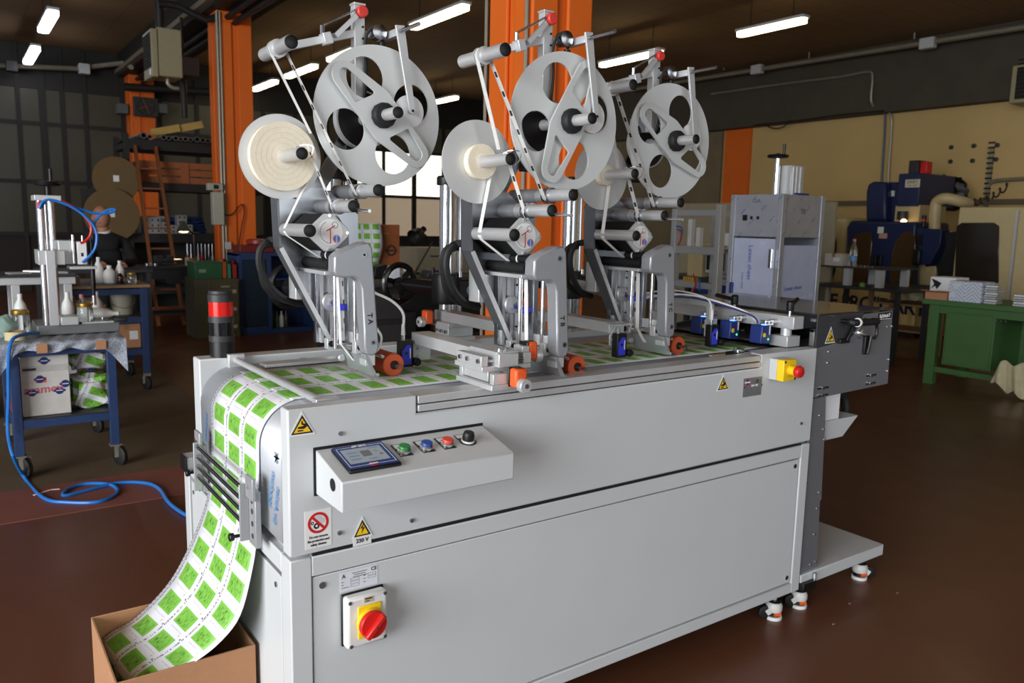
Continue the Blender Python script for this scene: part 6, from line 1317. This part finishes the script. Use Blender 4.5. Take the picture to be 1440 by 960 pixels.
for k in range(3): MB().box(4.72+.045*k, 4.74+.045*k, 2.192, 2.20, STZ, 1.89).build('profile_rib', alu, sc)
MB().cyl((4.66, 2.30, STZ), (4.66, 2.30, 1.95), .022).build('adjusting_spindle', chrome, sc); MB().lathe([(.015,0),(.075,.008),(.08,.018),(.075,.028),(.015,.034),(.01,.04),(0,.04)], (4.66, 2.30, 1.95), (0,0,1), 28).build('hand_wheel', black, sc); MB().cyl((4.69, 2.27, 1.98), (4.69, 2.27, 2.06), .011, seg=10).build('wheel_handle', black, sc)
MB().box(4.74, 4.90, 2.17, 2.33, STZ-.001, STZ+.02).build('blue_clamp', bluep, sc, .004)
for x in (SX0+.02, SX1-.02):
    for y in (SY0+.02, SY1-.02): MB().cyl((x, y, 0), (x, y, .08), .02).build('foot', rubber, sc)

# ---- blue milling machine by the wall
cn = thing('milling_machine', 'navy blue enclosed milling machine with amber oval windows by the beige wall', 'machine', (11.0, 4.5, 0))
CX = 10.2
def yz(px, py, X=CX): a = at(px, py, X=X); return (a.y, a.z)
MB().plate([yz(1187,405), yz(1190,320), yz(1196,310), yz(1288,312), yz(1288,322), yz(1284,412)], CX, CX+.9, 'x').build('door_cover', navy, cn, .03)
y0_, y1_, _, _ = rx(1187, 300, 1335, 400, CX); MB().box(CX+.1, CX+1.6, y0_+.15, y1_+.05, .05, 1.45).build('enclosure', beigem, cn, .02)
for pts in ([(1215,325),(1224,328),(1226,340),(1222,375),(1216,398),(1196,400),(1186,395),(1190,350),(1200,332)], [(1271,325),(1283,326),(1287,335),(1287,370),(1283,400),(1273,411),(1256,408),(1249,396),(1252,365),(1258,340)]):
    MB().plate([yz(a, b, CX-.02) for a, b in pts], CX-.012, CX+.01, 'x').build('oval_window', amber, cn, .01)
for pxx in (1232, 1239): a = at(pxx, 367, X=CX); MB().box(CX-.05, CX, a.y-.025, a.y+.025, a.z-.09, a.z+.09).build('door_handle', black, cn, .01)
for (pxa, pya, pxb, pyb, m) in ((1234,319,1243,328,whitep), (1236,328,1248,335,redk)): y_, Y_, z_, Z_ = rx(pxa, pya, pxb, pyb, CX); MB().box(CX-.004, CX, y_, Y_, z_, Z_).build('notice', m if m is whitep else pm('notice_pink',(196,150,140),.6), cn)
MB().plate([yz(1217,312,10.7), yz(1217,270,10.7), yz(1220,259,10.7), yz(1228,255,10.7), yz(1246,256,10.7), yz(1246,312,10.7)], 10.7, 11.3, 'x').build('tool_magazine', navy, cn, .05)
MB().plate([yz(1240,312,10.85), yz(1240,256,10.85), yz(1262,256,10.85), yz(1262,312,10.85)], 10.85, 11.3, 'x').build('rear_column', navy, cn, .01)
y_, Y_, z_, Z_ = rx(1260, 243, 1295, 290, 10.55); MB().box(10.55, 11.5, y_, Y_, z_, Z_).build('spindle_head', navy, cn, .01)
sgn = MB().box(10.545, 10.55, (y_+Y_)/2-.16, (y_+Y_)/2+.05, z_+.26, z_+.37).build('name_plate', pm('plate_cream',(206,198,176),.5), cn); text('DART', .062, inkb if False else ink, (10.543, (y_+Y_)/2-.055, z_+.333), (0,-1,0), (0,0,1), 'lettering', sgn); text('VMC 1000', .03, ink, (10.543, (y_+Y_)/2-.055, z_+.283), (0,-1,0), (0,0,1), 'lettering', sgn)
a_, A_, b_, B_ = rx(1248, 268, 1258, 276, 10.84); MB().box(10.84, 10.85, a_, A_, b_, B_).build('white_notice', whitep, cn)
a_, A_, b_, B_ = rx(1277, 225, 1292, 241, 10.7); MB().box(10.7, 11.0, a_, A_, Z_, B_).build('spindle_motor', darkg, cn, .01); MB().box(10.75, 10.9, a_-.1, a_, Z_, B_-.02).build('motor_cap', redp, cn, .01)
a_, A_, b_, B_ = rx(1257, 290, 1294, 313, 10.58); MB().box(10.58, 11.3, a_, A_, 1.5, B_+.02).build('spindle_nose', beigem, cn, .01); a = at(1269, 303, X=10.5); MB().cyl((10.5, a.y, a.z+.06), (10.5, a.y, a.z-.06), .07).build('spindle', darkg, cn); MB().sphere((10.44, a.y-.06, a.z-.09), .04).build('work_light', pm('work_light',(255,214,150),.4,emit=(255,206,140),es=12.), cn)
MB().plate([yz(1289,321,10.05), yz(1325,322,10.05), yz(1322,345,10.05), yz(1308,372,10.05), yz(1294,372,10.05)], 10.05, 10.25, 'x').build('control_pendant', navy, cn, .01); a_, A_, b_, B_ = rx(1291, 330, 1298, 345, 10.04); MB().box(10.035, 10.05, a_, A_, b_, B_).build('key_panel', black, cn)
MB().bar((10.15, at(1318,350,X=10.2).y, 1.4), (10.4, at(1318,350,X=10.2).y-.1, .8), .5, .03, (1,0,0)).build('side_cover', darkg, cn)
a = at(1289, 362, X=10.0); MB().box(9.98, 10.05, a.y-.05, a.y+.06, a.z-.10, a.z+.11).build('handset', black, cn, .02); MB().tube([(10.0, a.y, a.z-.1), (10.0, a.y+.08, a.z-.35), (10.0, a.y+.03, a.z-.46), (10.0, a.y-.05, a.z-.42), (10.0, a.y-.04, a.z-.2), (10.03, a.y-.02, a.z-.05)], .015, 8).build('handset_cord', black, cn)
a = at(1299, 312, X=10.3); MB().lathe([(.03,0),(.03,.07),(.0,.07)], (10.3, a.y, 1.50), (0,0,1), 16).lathe([(.03,.10),(.03,.15),(0,.155)], (10.3, a.y, 1.50), (0,0,1), 16).build('stack_light', black, cn); MB().lathe([(.028,.07),(.028,.10)], (10.3, a.y, 1.50), (0,0,1), 16).build('stack_light_red', redp, cn)
MB().tube([(10.5, at(1315,316,X=10.5).y, 1.45), (10.5, at(1315,300,X=10.5).y, 1.72), at(1318,284,X=10.5), at(1330,279,X=10.5), at(1350,283,X=10.6), at(1362,286,X=10.8)], .075, 12).build('extraction_duct', beigem, cn)
cloth(11.75, at(1332,272,X=11.75).y, at(1332,272,X=11.75).z-.02, .22, .27, .24, black, 'black_bag', 'bulging black bag hung behind the blue milling machine', 'bag', 6)
bn = thing('lettered_board', 'cream board with large navy letters before the blue milling machine', 'board', (10.1, 4.9, .2)); y_, Y_, z_, Z_ = rx(1165, 410, 1290, 442, 10.05)
MB().box(10.05, 10.08, y_, Y_, .12, .60).build('board', pm('board_cream',(206,180,120),.6), bn); text('DE PRO"DART', .27, pm('letter_navy',(24,28,74),.5), (10.047, (y_+Y_)/2+.02, .40), (0,-1,0), (0,0,1), 'lettering', bn, .006, spacing=.92)
MB().box(10.08, 10.12, y_, Y_, 0, .12).build('board_foot', darkg, bn)
# second beige machine behind and beige enclosure to the right
bm2 = thing('beige_machine', 'beige enclosed machine with dark oval window behind the guard cabinet', 'machine', (11.4, 6.0, 0)); y_, Y_, z_, Z_ = rx(1130, 306, 1192, 400, 10.7)
MB().box(10.7, 12.0, y_, Y_+.3, .0, Z_).build('enclosure', beigem, bm2, .06); MB().plate([yz(a, b, 10.68) for a, b in ((1164,325),(1172,326),(1176,340),(1174,380),(1168,398),(1158,398),(1156,350))], 10.68, 10.70, 'x').build('oval_window', pm('dark_window',(44,38,32),.15), bm2, .008)
be2 = thing('beige_enclosure', 'tall beige machine enclosure with big dark window behind the green workbench', 'machine', (10.3, 2.6, 0)); y_, Y_, z_, Z_ = rx(1335, 290, 1410, 430, 9.6)
MB().box(9.6, 11.2, .8, Y_, .0, 1.735).build('body', beigem, be2, .015); MB().plate([yz(a, b, 9.59) for a, b in ((1345,318),(1352,313),(1398,313),(1405,318),(1404,398),(1342,396))], 9.592, 9.602, 'x').build('dark_window', pm('dark_window',(44,38,32),.15), be2, .008); MB().box(9.58, 9.6, at(1426,350,X=9.6).y-.015, at(1426,350,X=9.6).y+.015, .1, 1.7).build('door_track', alu, be2); MB().box(9.55, 9.6, at(1432,350,X=9.6).y-.3, at(1428,350,X=9.6).y-.02, .1, 1.72).build('sliding_door', beigem, be2, .01)
# dark table with bottle
dk = thing('low_table', 'dark table with aluminium legged shelf and bottle near the milling machine', 'table', (7.9, 3.3, 0)); MB().box(7.6, 8.3, 2.85, 3.95, .78, .815).build('top', darkg, dk, .003)
for x in (7.63, 8.23):
    for y in (2.9, 3.87): MB().box(x, x+.05, y, y+.05, 0, .78).build('leg', darkg, dk)
for y in (3.12, 3.50): MB().box(7.65, 7.72, y, y+.07, .815, 1.01).build('shelf_leg', alu_l, dk); MB().box(8.15, 8.22, y, y+.07, .815, 1.01).build('shelf_leg', alu_l, dk)
MB().box(7.6, 8.27, 3.05, 3.85, 1.01, 1.025).build('shelf', darkg, dk)
w_ = thing('water_bottle', 'clear plastic water bottle with blue label on the dark shelf', 'bottle', (7.75, 3.53, 1.025)); MB().lathe([(.036,0),(.04,.02),(.038,.16),(.04,.18),(.014,.26),(.014,.285)], (7.75,3.53,1.0255), (0,0,1), 20).build('body', glass, w_); MB().lathe([(.0405,.06),(.0405,.12)], (7.75,3.53,1.0255), (0,0,1), 20, caps=False).build('label', pm('label_blue',(110,160,210),.4), w_); MB().cyl((7.75,3.53,1.308),(7.75,3.53,1.33),.016).build('cap', pm('cap_pink',(210,140,150),.5), w_)
carton(7.68, 7.9, 3.62, 3.84, 1.0255, 1.16, pm('white_carton',(196,188,178),.6), 'small white carton with red print beside the water bottle', face='x')
for i in range(5): one(MB().lathe([(.012,0),(.014,.01),(.008,.02),(0,.022)], (7.66, 3.42-.045*i, 1.0255), (0,0,1), 10), 'small_bead', chrome, 'tiny bright fitting lying in a row on the dark shelf', 'fitting', 'bright fittings on the dark shelf')
one(MB().lathe([(.03,0),(.032,.03),(.02,.045),(0,.046)], (7.66,3.34,.8155), (0,0,1), 14), 'lime_tub', pm('lime',(110,150,60),.5), 'lime green tub on the dark table under the small shelf', 'tub')
# ---- green workbench with cartons
gb = thing('green_workbench', 'green steel workbench with hanging pedestal cabinet', 'workbench', (7.3, 1.3, 0))
MB().box(6.93, 7.7, .2, 2.28, .755, .80).build('top', greent, gb, .003)
for x in (6.96, 7.6):
    for y in (.3, 1.27, 2.13): MB().box(x, x+.07, y, y+.09, 0, .755).build('leg', greent, gb, .003)
MB().box(6.97, 7.0, .39, 2.13, .68, .755).build('apron', greent, gb); MB().box(6.98, 7.02, .39, 2.13, .12, .17).build('stretcher', greent, gb)
y_, Y_, z_, Z_ = rx(1322, 433, 1402, 525, 6.96); pd = MB().box(6.96, 7.55, y_, Y_, .205, .70).build('pedestal', greent, gb, .004); MB().box(6.95, 6.96, y_+.02, Y_-.02, .22, .69).build('pedestal_door', greent, pd, .003)
for yy in (y_-.01, y_-.05, y_-.09): MB().cyl((6.95, yy, .665), (6.94, yy, .665), .008, seg=10).build('bolt', chrome, gb)
MB().box(7.5, 7.55, .4, y_, .17, .74).build('back_panel', greent, gb)
oc2 = thing('open_carton', 'open brown carton with one flap up at the end of the green workbench', 'box', (7.05, 2.2, .80)); y_, Y_, z_, Z_ = rx(1300, 408, 1333, 424, 6.97)
for b in ((6.97, 6.975, y_, Y_, .8005, .87), (7.2, 7.205, y_, Y_, .8005, .87), (6.975, 7.2, y_, y_+.005, .8005, .87), (6.975, 7.2, Y_-.005, Y_, .8005, .87)): MB().box(*b).build('side_panel', cardb, oc2)
MB().bar((6.90, (y_+Y_)/2, .885), (6.975, (y_+Y_)/2, .868), Y_-y_+.02, .004).build('flap', cardb, oc2); MB().box(6.975, 7.2, y_+.005, Y_-.005, .8005, .804).build('bottom_panel', cardb, oc2)
y_, Y_, z_, Z_ = rx(1306, 391, 1345, 420, 7.3); c = carton(7.3, 7.55, y_, Y_, .8005, Z_, whitepaper, 'white carton behind the open brown carton on the green workbench', tape=False); a = at(1316, 399, X=7.29); MB().plate([(a.y+.05, a.z-.05), (a.y+.02, a.z+.0), (a.y+.05, a.z+.05), (a.y-.01, a.z+.03), (a.y-.05, a.z+.01), (a.y-.03, a.z-.02), (a.y-.01, a.z-.05), (a.y+.01, a.z-.02)], 7.296, 7.3, 'x').build('dark_mark', ink, c); MB().box(7.297, 7.3, y_+.01, y_+.03, Z_-.06, Z_-.03).build('red_mark', inkr, c)
def print_mat():
    m, nt, b = nodes('blue_dash_print'); tc = nt.nodes.new('ShaderNodeTexCoord'); o = tc.outputs['Object']; sp = nt.nodes.new('ShaderNodeSeparateXYZ'); nt.links.new(o, sp.inputs[0])
    u, v = sp.outputs[1], sp.outputs[2]; cell = mth(nt, 'FLOOR', mth(nt, 'DIVIDE', u, .07)); sg = mth(nt, 'SUBTRACT', mth(nt, 'MULTIPLY', mth(nt, 'MODULO', mth(nt, 'ABSOLUTE', cell), 2.), 2.), 1.)
    d = mth(nt, 'FRACT', mth(nt, 'DIVIDE', mth(nt, 'ADD', mth(nt, 'MULTIPLY', u, sg), v), .034))
    k = mth(nt, 'MULTIPLY', rng(nt, d, 0., .3), mth(nt, 'GREATER_THAN', noise(nt, o, 14., 1.), .42)); nt.links.new(mixc(nt, mth(nt, 'MULTIPLY', k, .7), rgb((206, 210, 216)), rgb((92, 134, 190))), b.inputs['Base Color']); b.inputs['Roughness'].default_value = .6
    return m
y_, Y_, z_, Z_ = rx(1333, 399, 1381, 426, 6.97); carton(6.97, 7.22, y_, Y_, .8005, Z_+.01, print_mat(), 'white carton with blue dashed print on the green workbench', tape=False)
def stack(y, n, label_):
    for k in range(n):
        o = MB().box(7.0, 7.14, y-.05, y+.05, .8005+.021*k, .8005+.021*k+.017).build('aluminium_plate', alu_l, None, .002); o.rotation_euler = (0, 0, .12*math.sin(k*2.1)); tag(o, label_, 'plate', label_)
stack(at(1394, 400, X=7.0).y, 8, 'thin aluminium plate in the pile beside the blue printed carton'); stack(at(1434, 415, X=7.0).y, 5, 'thin aluminium plate in the pile at the far part of the green workbench')
def drape(x, yc, w, zt, hgt, m, label):
    b = MB(); R_ = []
    for j in range(19):
        v = j/18; row = []
        for i in range(25):
            u = i/24; f = .022*math.sin(u*11+v*2.5)+.010*math.sin(u*23+1+v*6); ww = w*(.80+.30*v); hh = hgt*(1+.10*math.sin(u*13+1)-.38*u*u)
            row.append(b.bm.verts.new((x+f*(.35+.65*v)-.02*v, yc+(u-.5)*ww+.03*v, zt-hh*v+.02*math.sin(u*9)*(1-v))))
        R_.append(row)
    for a, c in zip(R_, R_[1:]):
        for i in range(24): b.bm.faces.new([a[i], a[i+1], c[i+1], c[i]])
    o = b.build('rag', m, None, ang=80); s = o.modifiers.new('thick', 'SOLIDIFY'); s.thickness = .006; return tag(o, label, 'cloth')
drape(6.93, at(1424, 535, X=6.93).y, .26, .31, .27, pm('cream_cloth',(196,186,150),.9,var=.14), 'cream rag hanging on the stretcher of the green workbench')
s2 = thing('wooden_stand', 'small wooden stand with shelves under the dark ledge near the green workbench', 'stand', (9.0, 3.3, 0)); MB().box(8.7, 9.3, 2.95, 3.9, .74, .78).build('top', darkg, s2)
for y in (2.97, 3.84): MB().box(8.72, 8.77, y, y+.05, 0, .74).build('leg', woodt, s2); MB().box(9.22, 9.27, y, y+.05, 0, .74).build('leg', woodt, s2)
for z in (.24, .55): MB().box(8.72, 9.27, 3.0, 3.86, z, z+.02).build('shelf', woodt, s2)
cloth(8.95, 3.40, .672, .10, .16, .07, pm('cream_cloth',(196,186,150),.9,var=.12), 'rag', 'pale rag bundled on the shelf of the small wooden stand', 'cloth', 11)
# ---- right wall: conduits, pegs, rail, hose, heater
q0, q1 = at(1000, 108, X=11.8), at(1440, 38, X=11.8); dv = q1-q0
pp_ = thing('ceiling_conduit', 'pale round conduit with junction boxes hung along the right wall', 'conduit', (11.8, 6.5, 4.2)); MB().cyl(q0-dv*.4, q1+dv*.3, .045, seg=12).build('pipe', galv, pp_)
for pxx, pyy in ((1065, 97), (1305, 60)): a = at(pxx, pyy, X=11.78); MB().box(11.72, 11.84, a.y-.11, a.y+.11, a.z-.09, a.z+.07).build('junction_box', greyp, pp_, .01)
for pxx, pyy in ((1018, 95), (1138, 78), (1286, 50)): a = at(pxx, pyy, X=11.8); MB().cyl((11.8, a.y, a.z-.05), (11.8, a.y, CZ), .015, seg=8).build('hanger', galv, pp_)
one(MB().tube([at(1000,132,X=12.1), at(1100,118,X=12.1), at(1180,108,X=12.1), at(1220,101,X=12.1), at(1227,108,X=12.1), at(1225,140,X=12.1), at(1232,152,X=12.2), at(1250,158,X=12.3), at(1254,175,X=12.36), at(1250,235,X=12.36), at(1248,290,X=12.36)], .022, 8, 4), 'conduit', galv, 'thin pale conduit bending down the beige wall above the milling machine', 'conduit')
one(MB().tube([at(1245,157,X=12.37), at(1244,190,X=12.37), at(1240,250,X=12.37), at(1239,290,X=12.37)], .02, 8, 2), 'air_pipe', pm('grey_blue_pipe',(84,100,116),.5), 'grey blue air pipe down the beige wall beside the pale conduit', 'pipe')
one(MB().tube([at(1060,176,X=12.13), at(1120,170,X=12.13), at(1180,162,X=12.13), at(1243,156,X=12.13)], .014, 6, 3), 'cable', rubber, 'dark cable along the lower edge of the wall beam', 'cable')
one(MB().tube([at(1073,173,X=12.12), at(1085,180,X=12.12), at(1100,179,X=12.12), at(1112,169,X=12.12)], .012, 6), 'cable_loop', rubber, 'slack loop of dark cable hanging from the wall beam', 'cable')
for i, (pxx, pyy) in enumerate(((1337,207),(1369,205),(1402,204),(1336,227),(1367,226),(1400,224),(1306,236))): a = at(pxx, pyy, X=12.38); one(MB().lathe([(.036,0),(.034,.02),(.02,.025)], (12.4, a.y, a.z), (-1,0,0), 9), 'wall_plug', darkg, 'dark round plugged hole in the beige wall above the beige enclosure', 'wall plug', 'plugged holes in the beige wall')
pr_ = thing('slotted_rail', 'upright slotted metal rail fixed to the beige wall', 'rail', (12.38, 4.3, 1.6)); y_, Y_, z_, Z_ = rx(1388, 206, 1392, 300, 12.37); MB().box(12.36, 12.4, y_, Y_, z_, Z_).build('rail', galv, pr_)
for k in range(14): MB().box(12.357, 12.36, y_+.02, Y_-.02, z_+.06+k*.075, z_+.085+k*.075).build('slot', black, pr_)
hx = [Vector((12.34, at(1355+85*t, 0, X=12.2).y, at(1355+85*t, 268+18*math.sin(t*3.3)-6*t, X=12.2).z+.05*math.sin(t*60))) + Vector((.05*math.cos(t*60), 0, 0)) for t in [i/150 for i in range(151)]]
one(MB().tube(hx, .012, 6, 1), 'coiled_hose', pm('coil_plum',(60,36,44),.5), 'coiled dark air hose stretched along the beige wall', 'hose')
one(MB().tube([at(1392,258,X=12.33), at(1402,254,X=12.33), at(1445,251,X=12.33), at(1480,250,X=12.33)], .03, 8, 3), 'wall_pipe', galv, 'pale pipe bending from the slotted rail along the beige wall', 'pipe')
struct(MB().box(WX-.08, WX-.001, -2, 8.7, 1.86, 1.94).build('trim_8', pm('wall_duct',(104,90,66),.6)))
h2 = thing('wall_heater', 'beige slatted heater hung high on the right wall', 'heater', (12.0, 3.6, 3.3)); y_, Y_, z_, Z_ = rx(1418, 86, 1470, 146, 11.7)
MB().box(11.7, 12.1, y_, Y_, z_, Z_).build('housing', MATS['heater_beige'], h2, .015); MB().box(11.695, 11.7, y_+.04, Y_-.07, z_+.05, Z_-.05).build('grille_back', black, h2)
for k in range(10): MB().bar((11.685, (y_+Y_)/2-.015, z_+.09+k*.055), (11.70, (y_+Y_)/2-.015, z_+.075+k*.055), Y_-y_-.12, .006).build('louvre_slat', darkg, h2)
for yy in (y_+.1, Y_-.1): MB().cyl((11.9, yy, Z_), (11.9, yy, CZ), .015, seg=8).build('hanger', darksteel, h2)
# scraps on the floor
for i, (pxx, pyy) in enumerate(((1172, 877), (1262, 833), (1195, 848))):
    a = at(pxx, pyy, Z=.002); one(MB().plate([(a.x-.006, a.y-.003), (a.x+.007, a.y-.002), (a.x+.003, a.y+.005), (a.x-.005, a.y+.002)], .0005, .002, 'z'), 'paper_scrap', pm('scrap_grey',(150,140,130),.8), ('pale scrap of paper on the floor before the casters', 'pale scrap of paper on the floor beyond the feeder base', 'pale scrap of paper beside the levelling casters')[i], 'scrap')
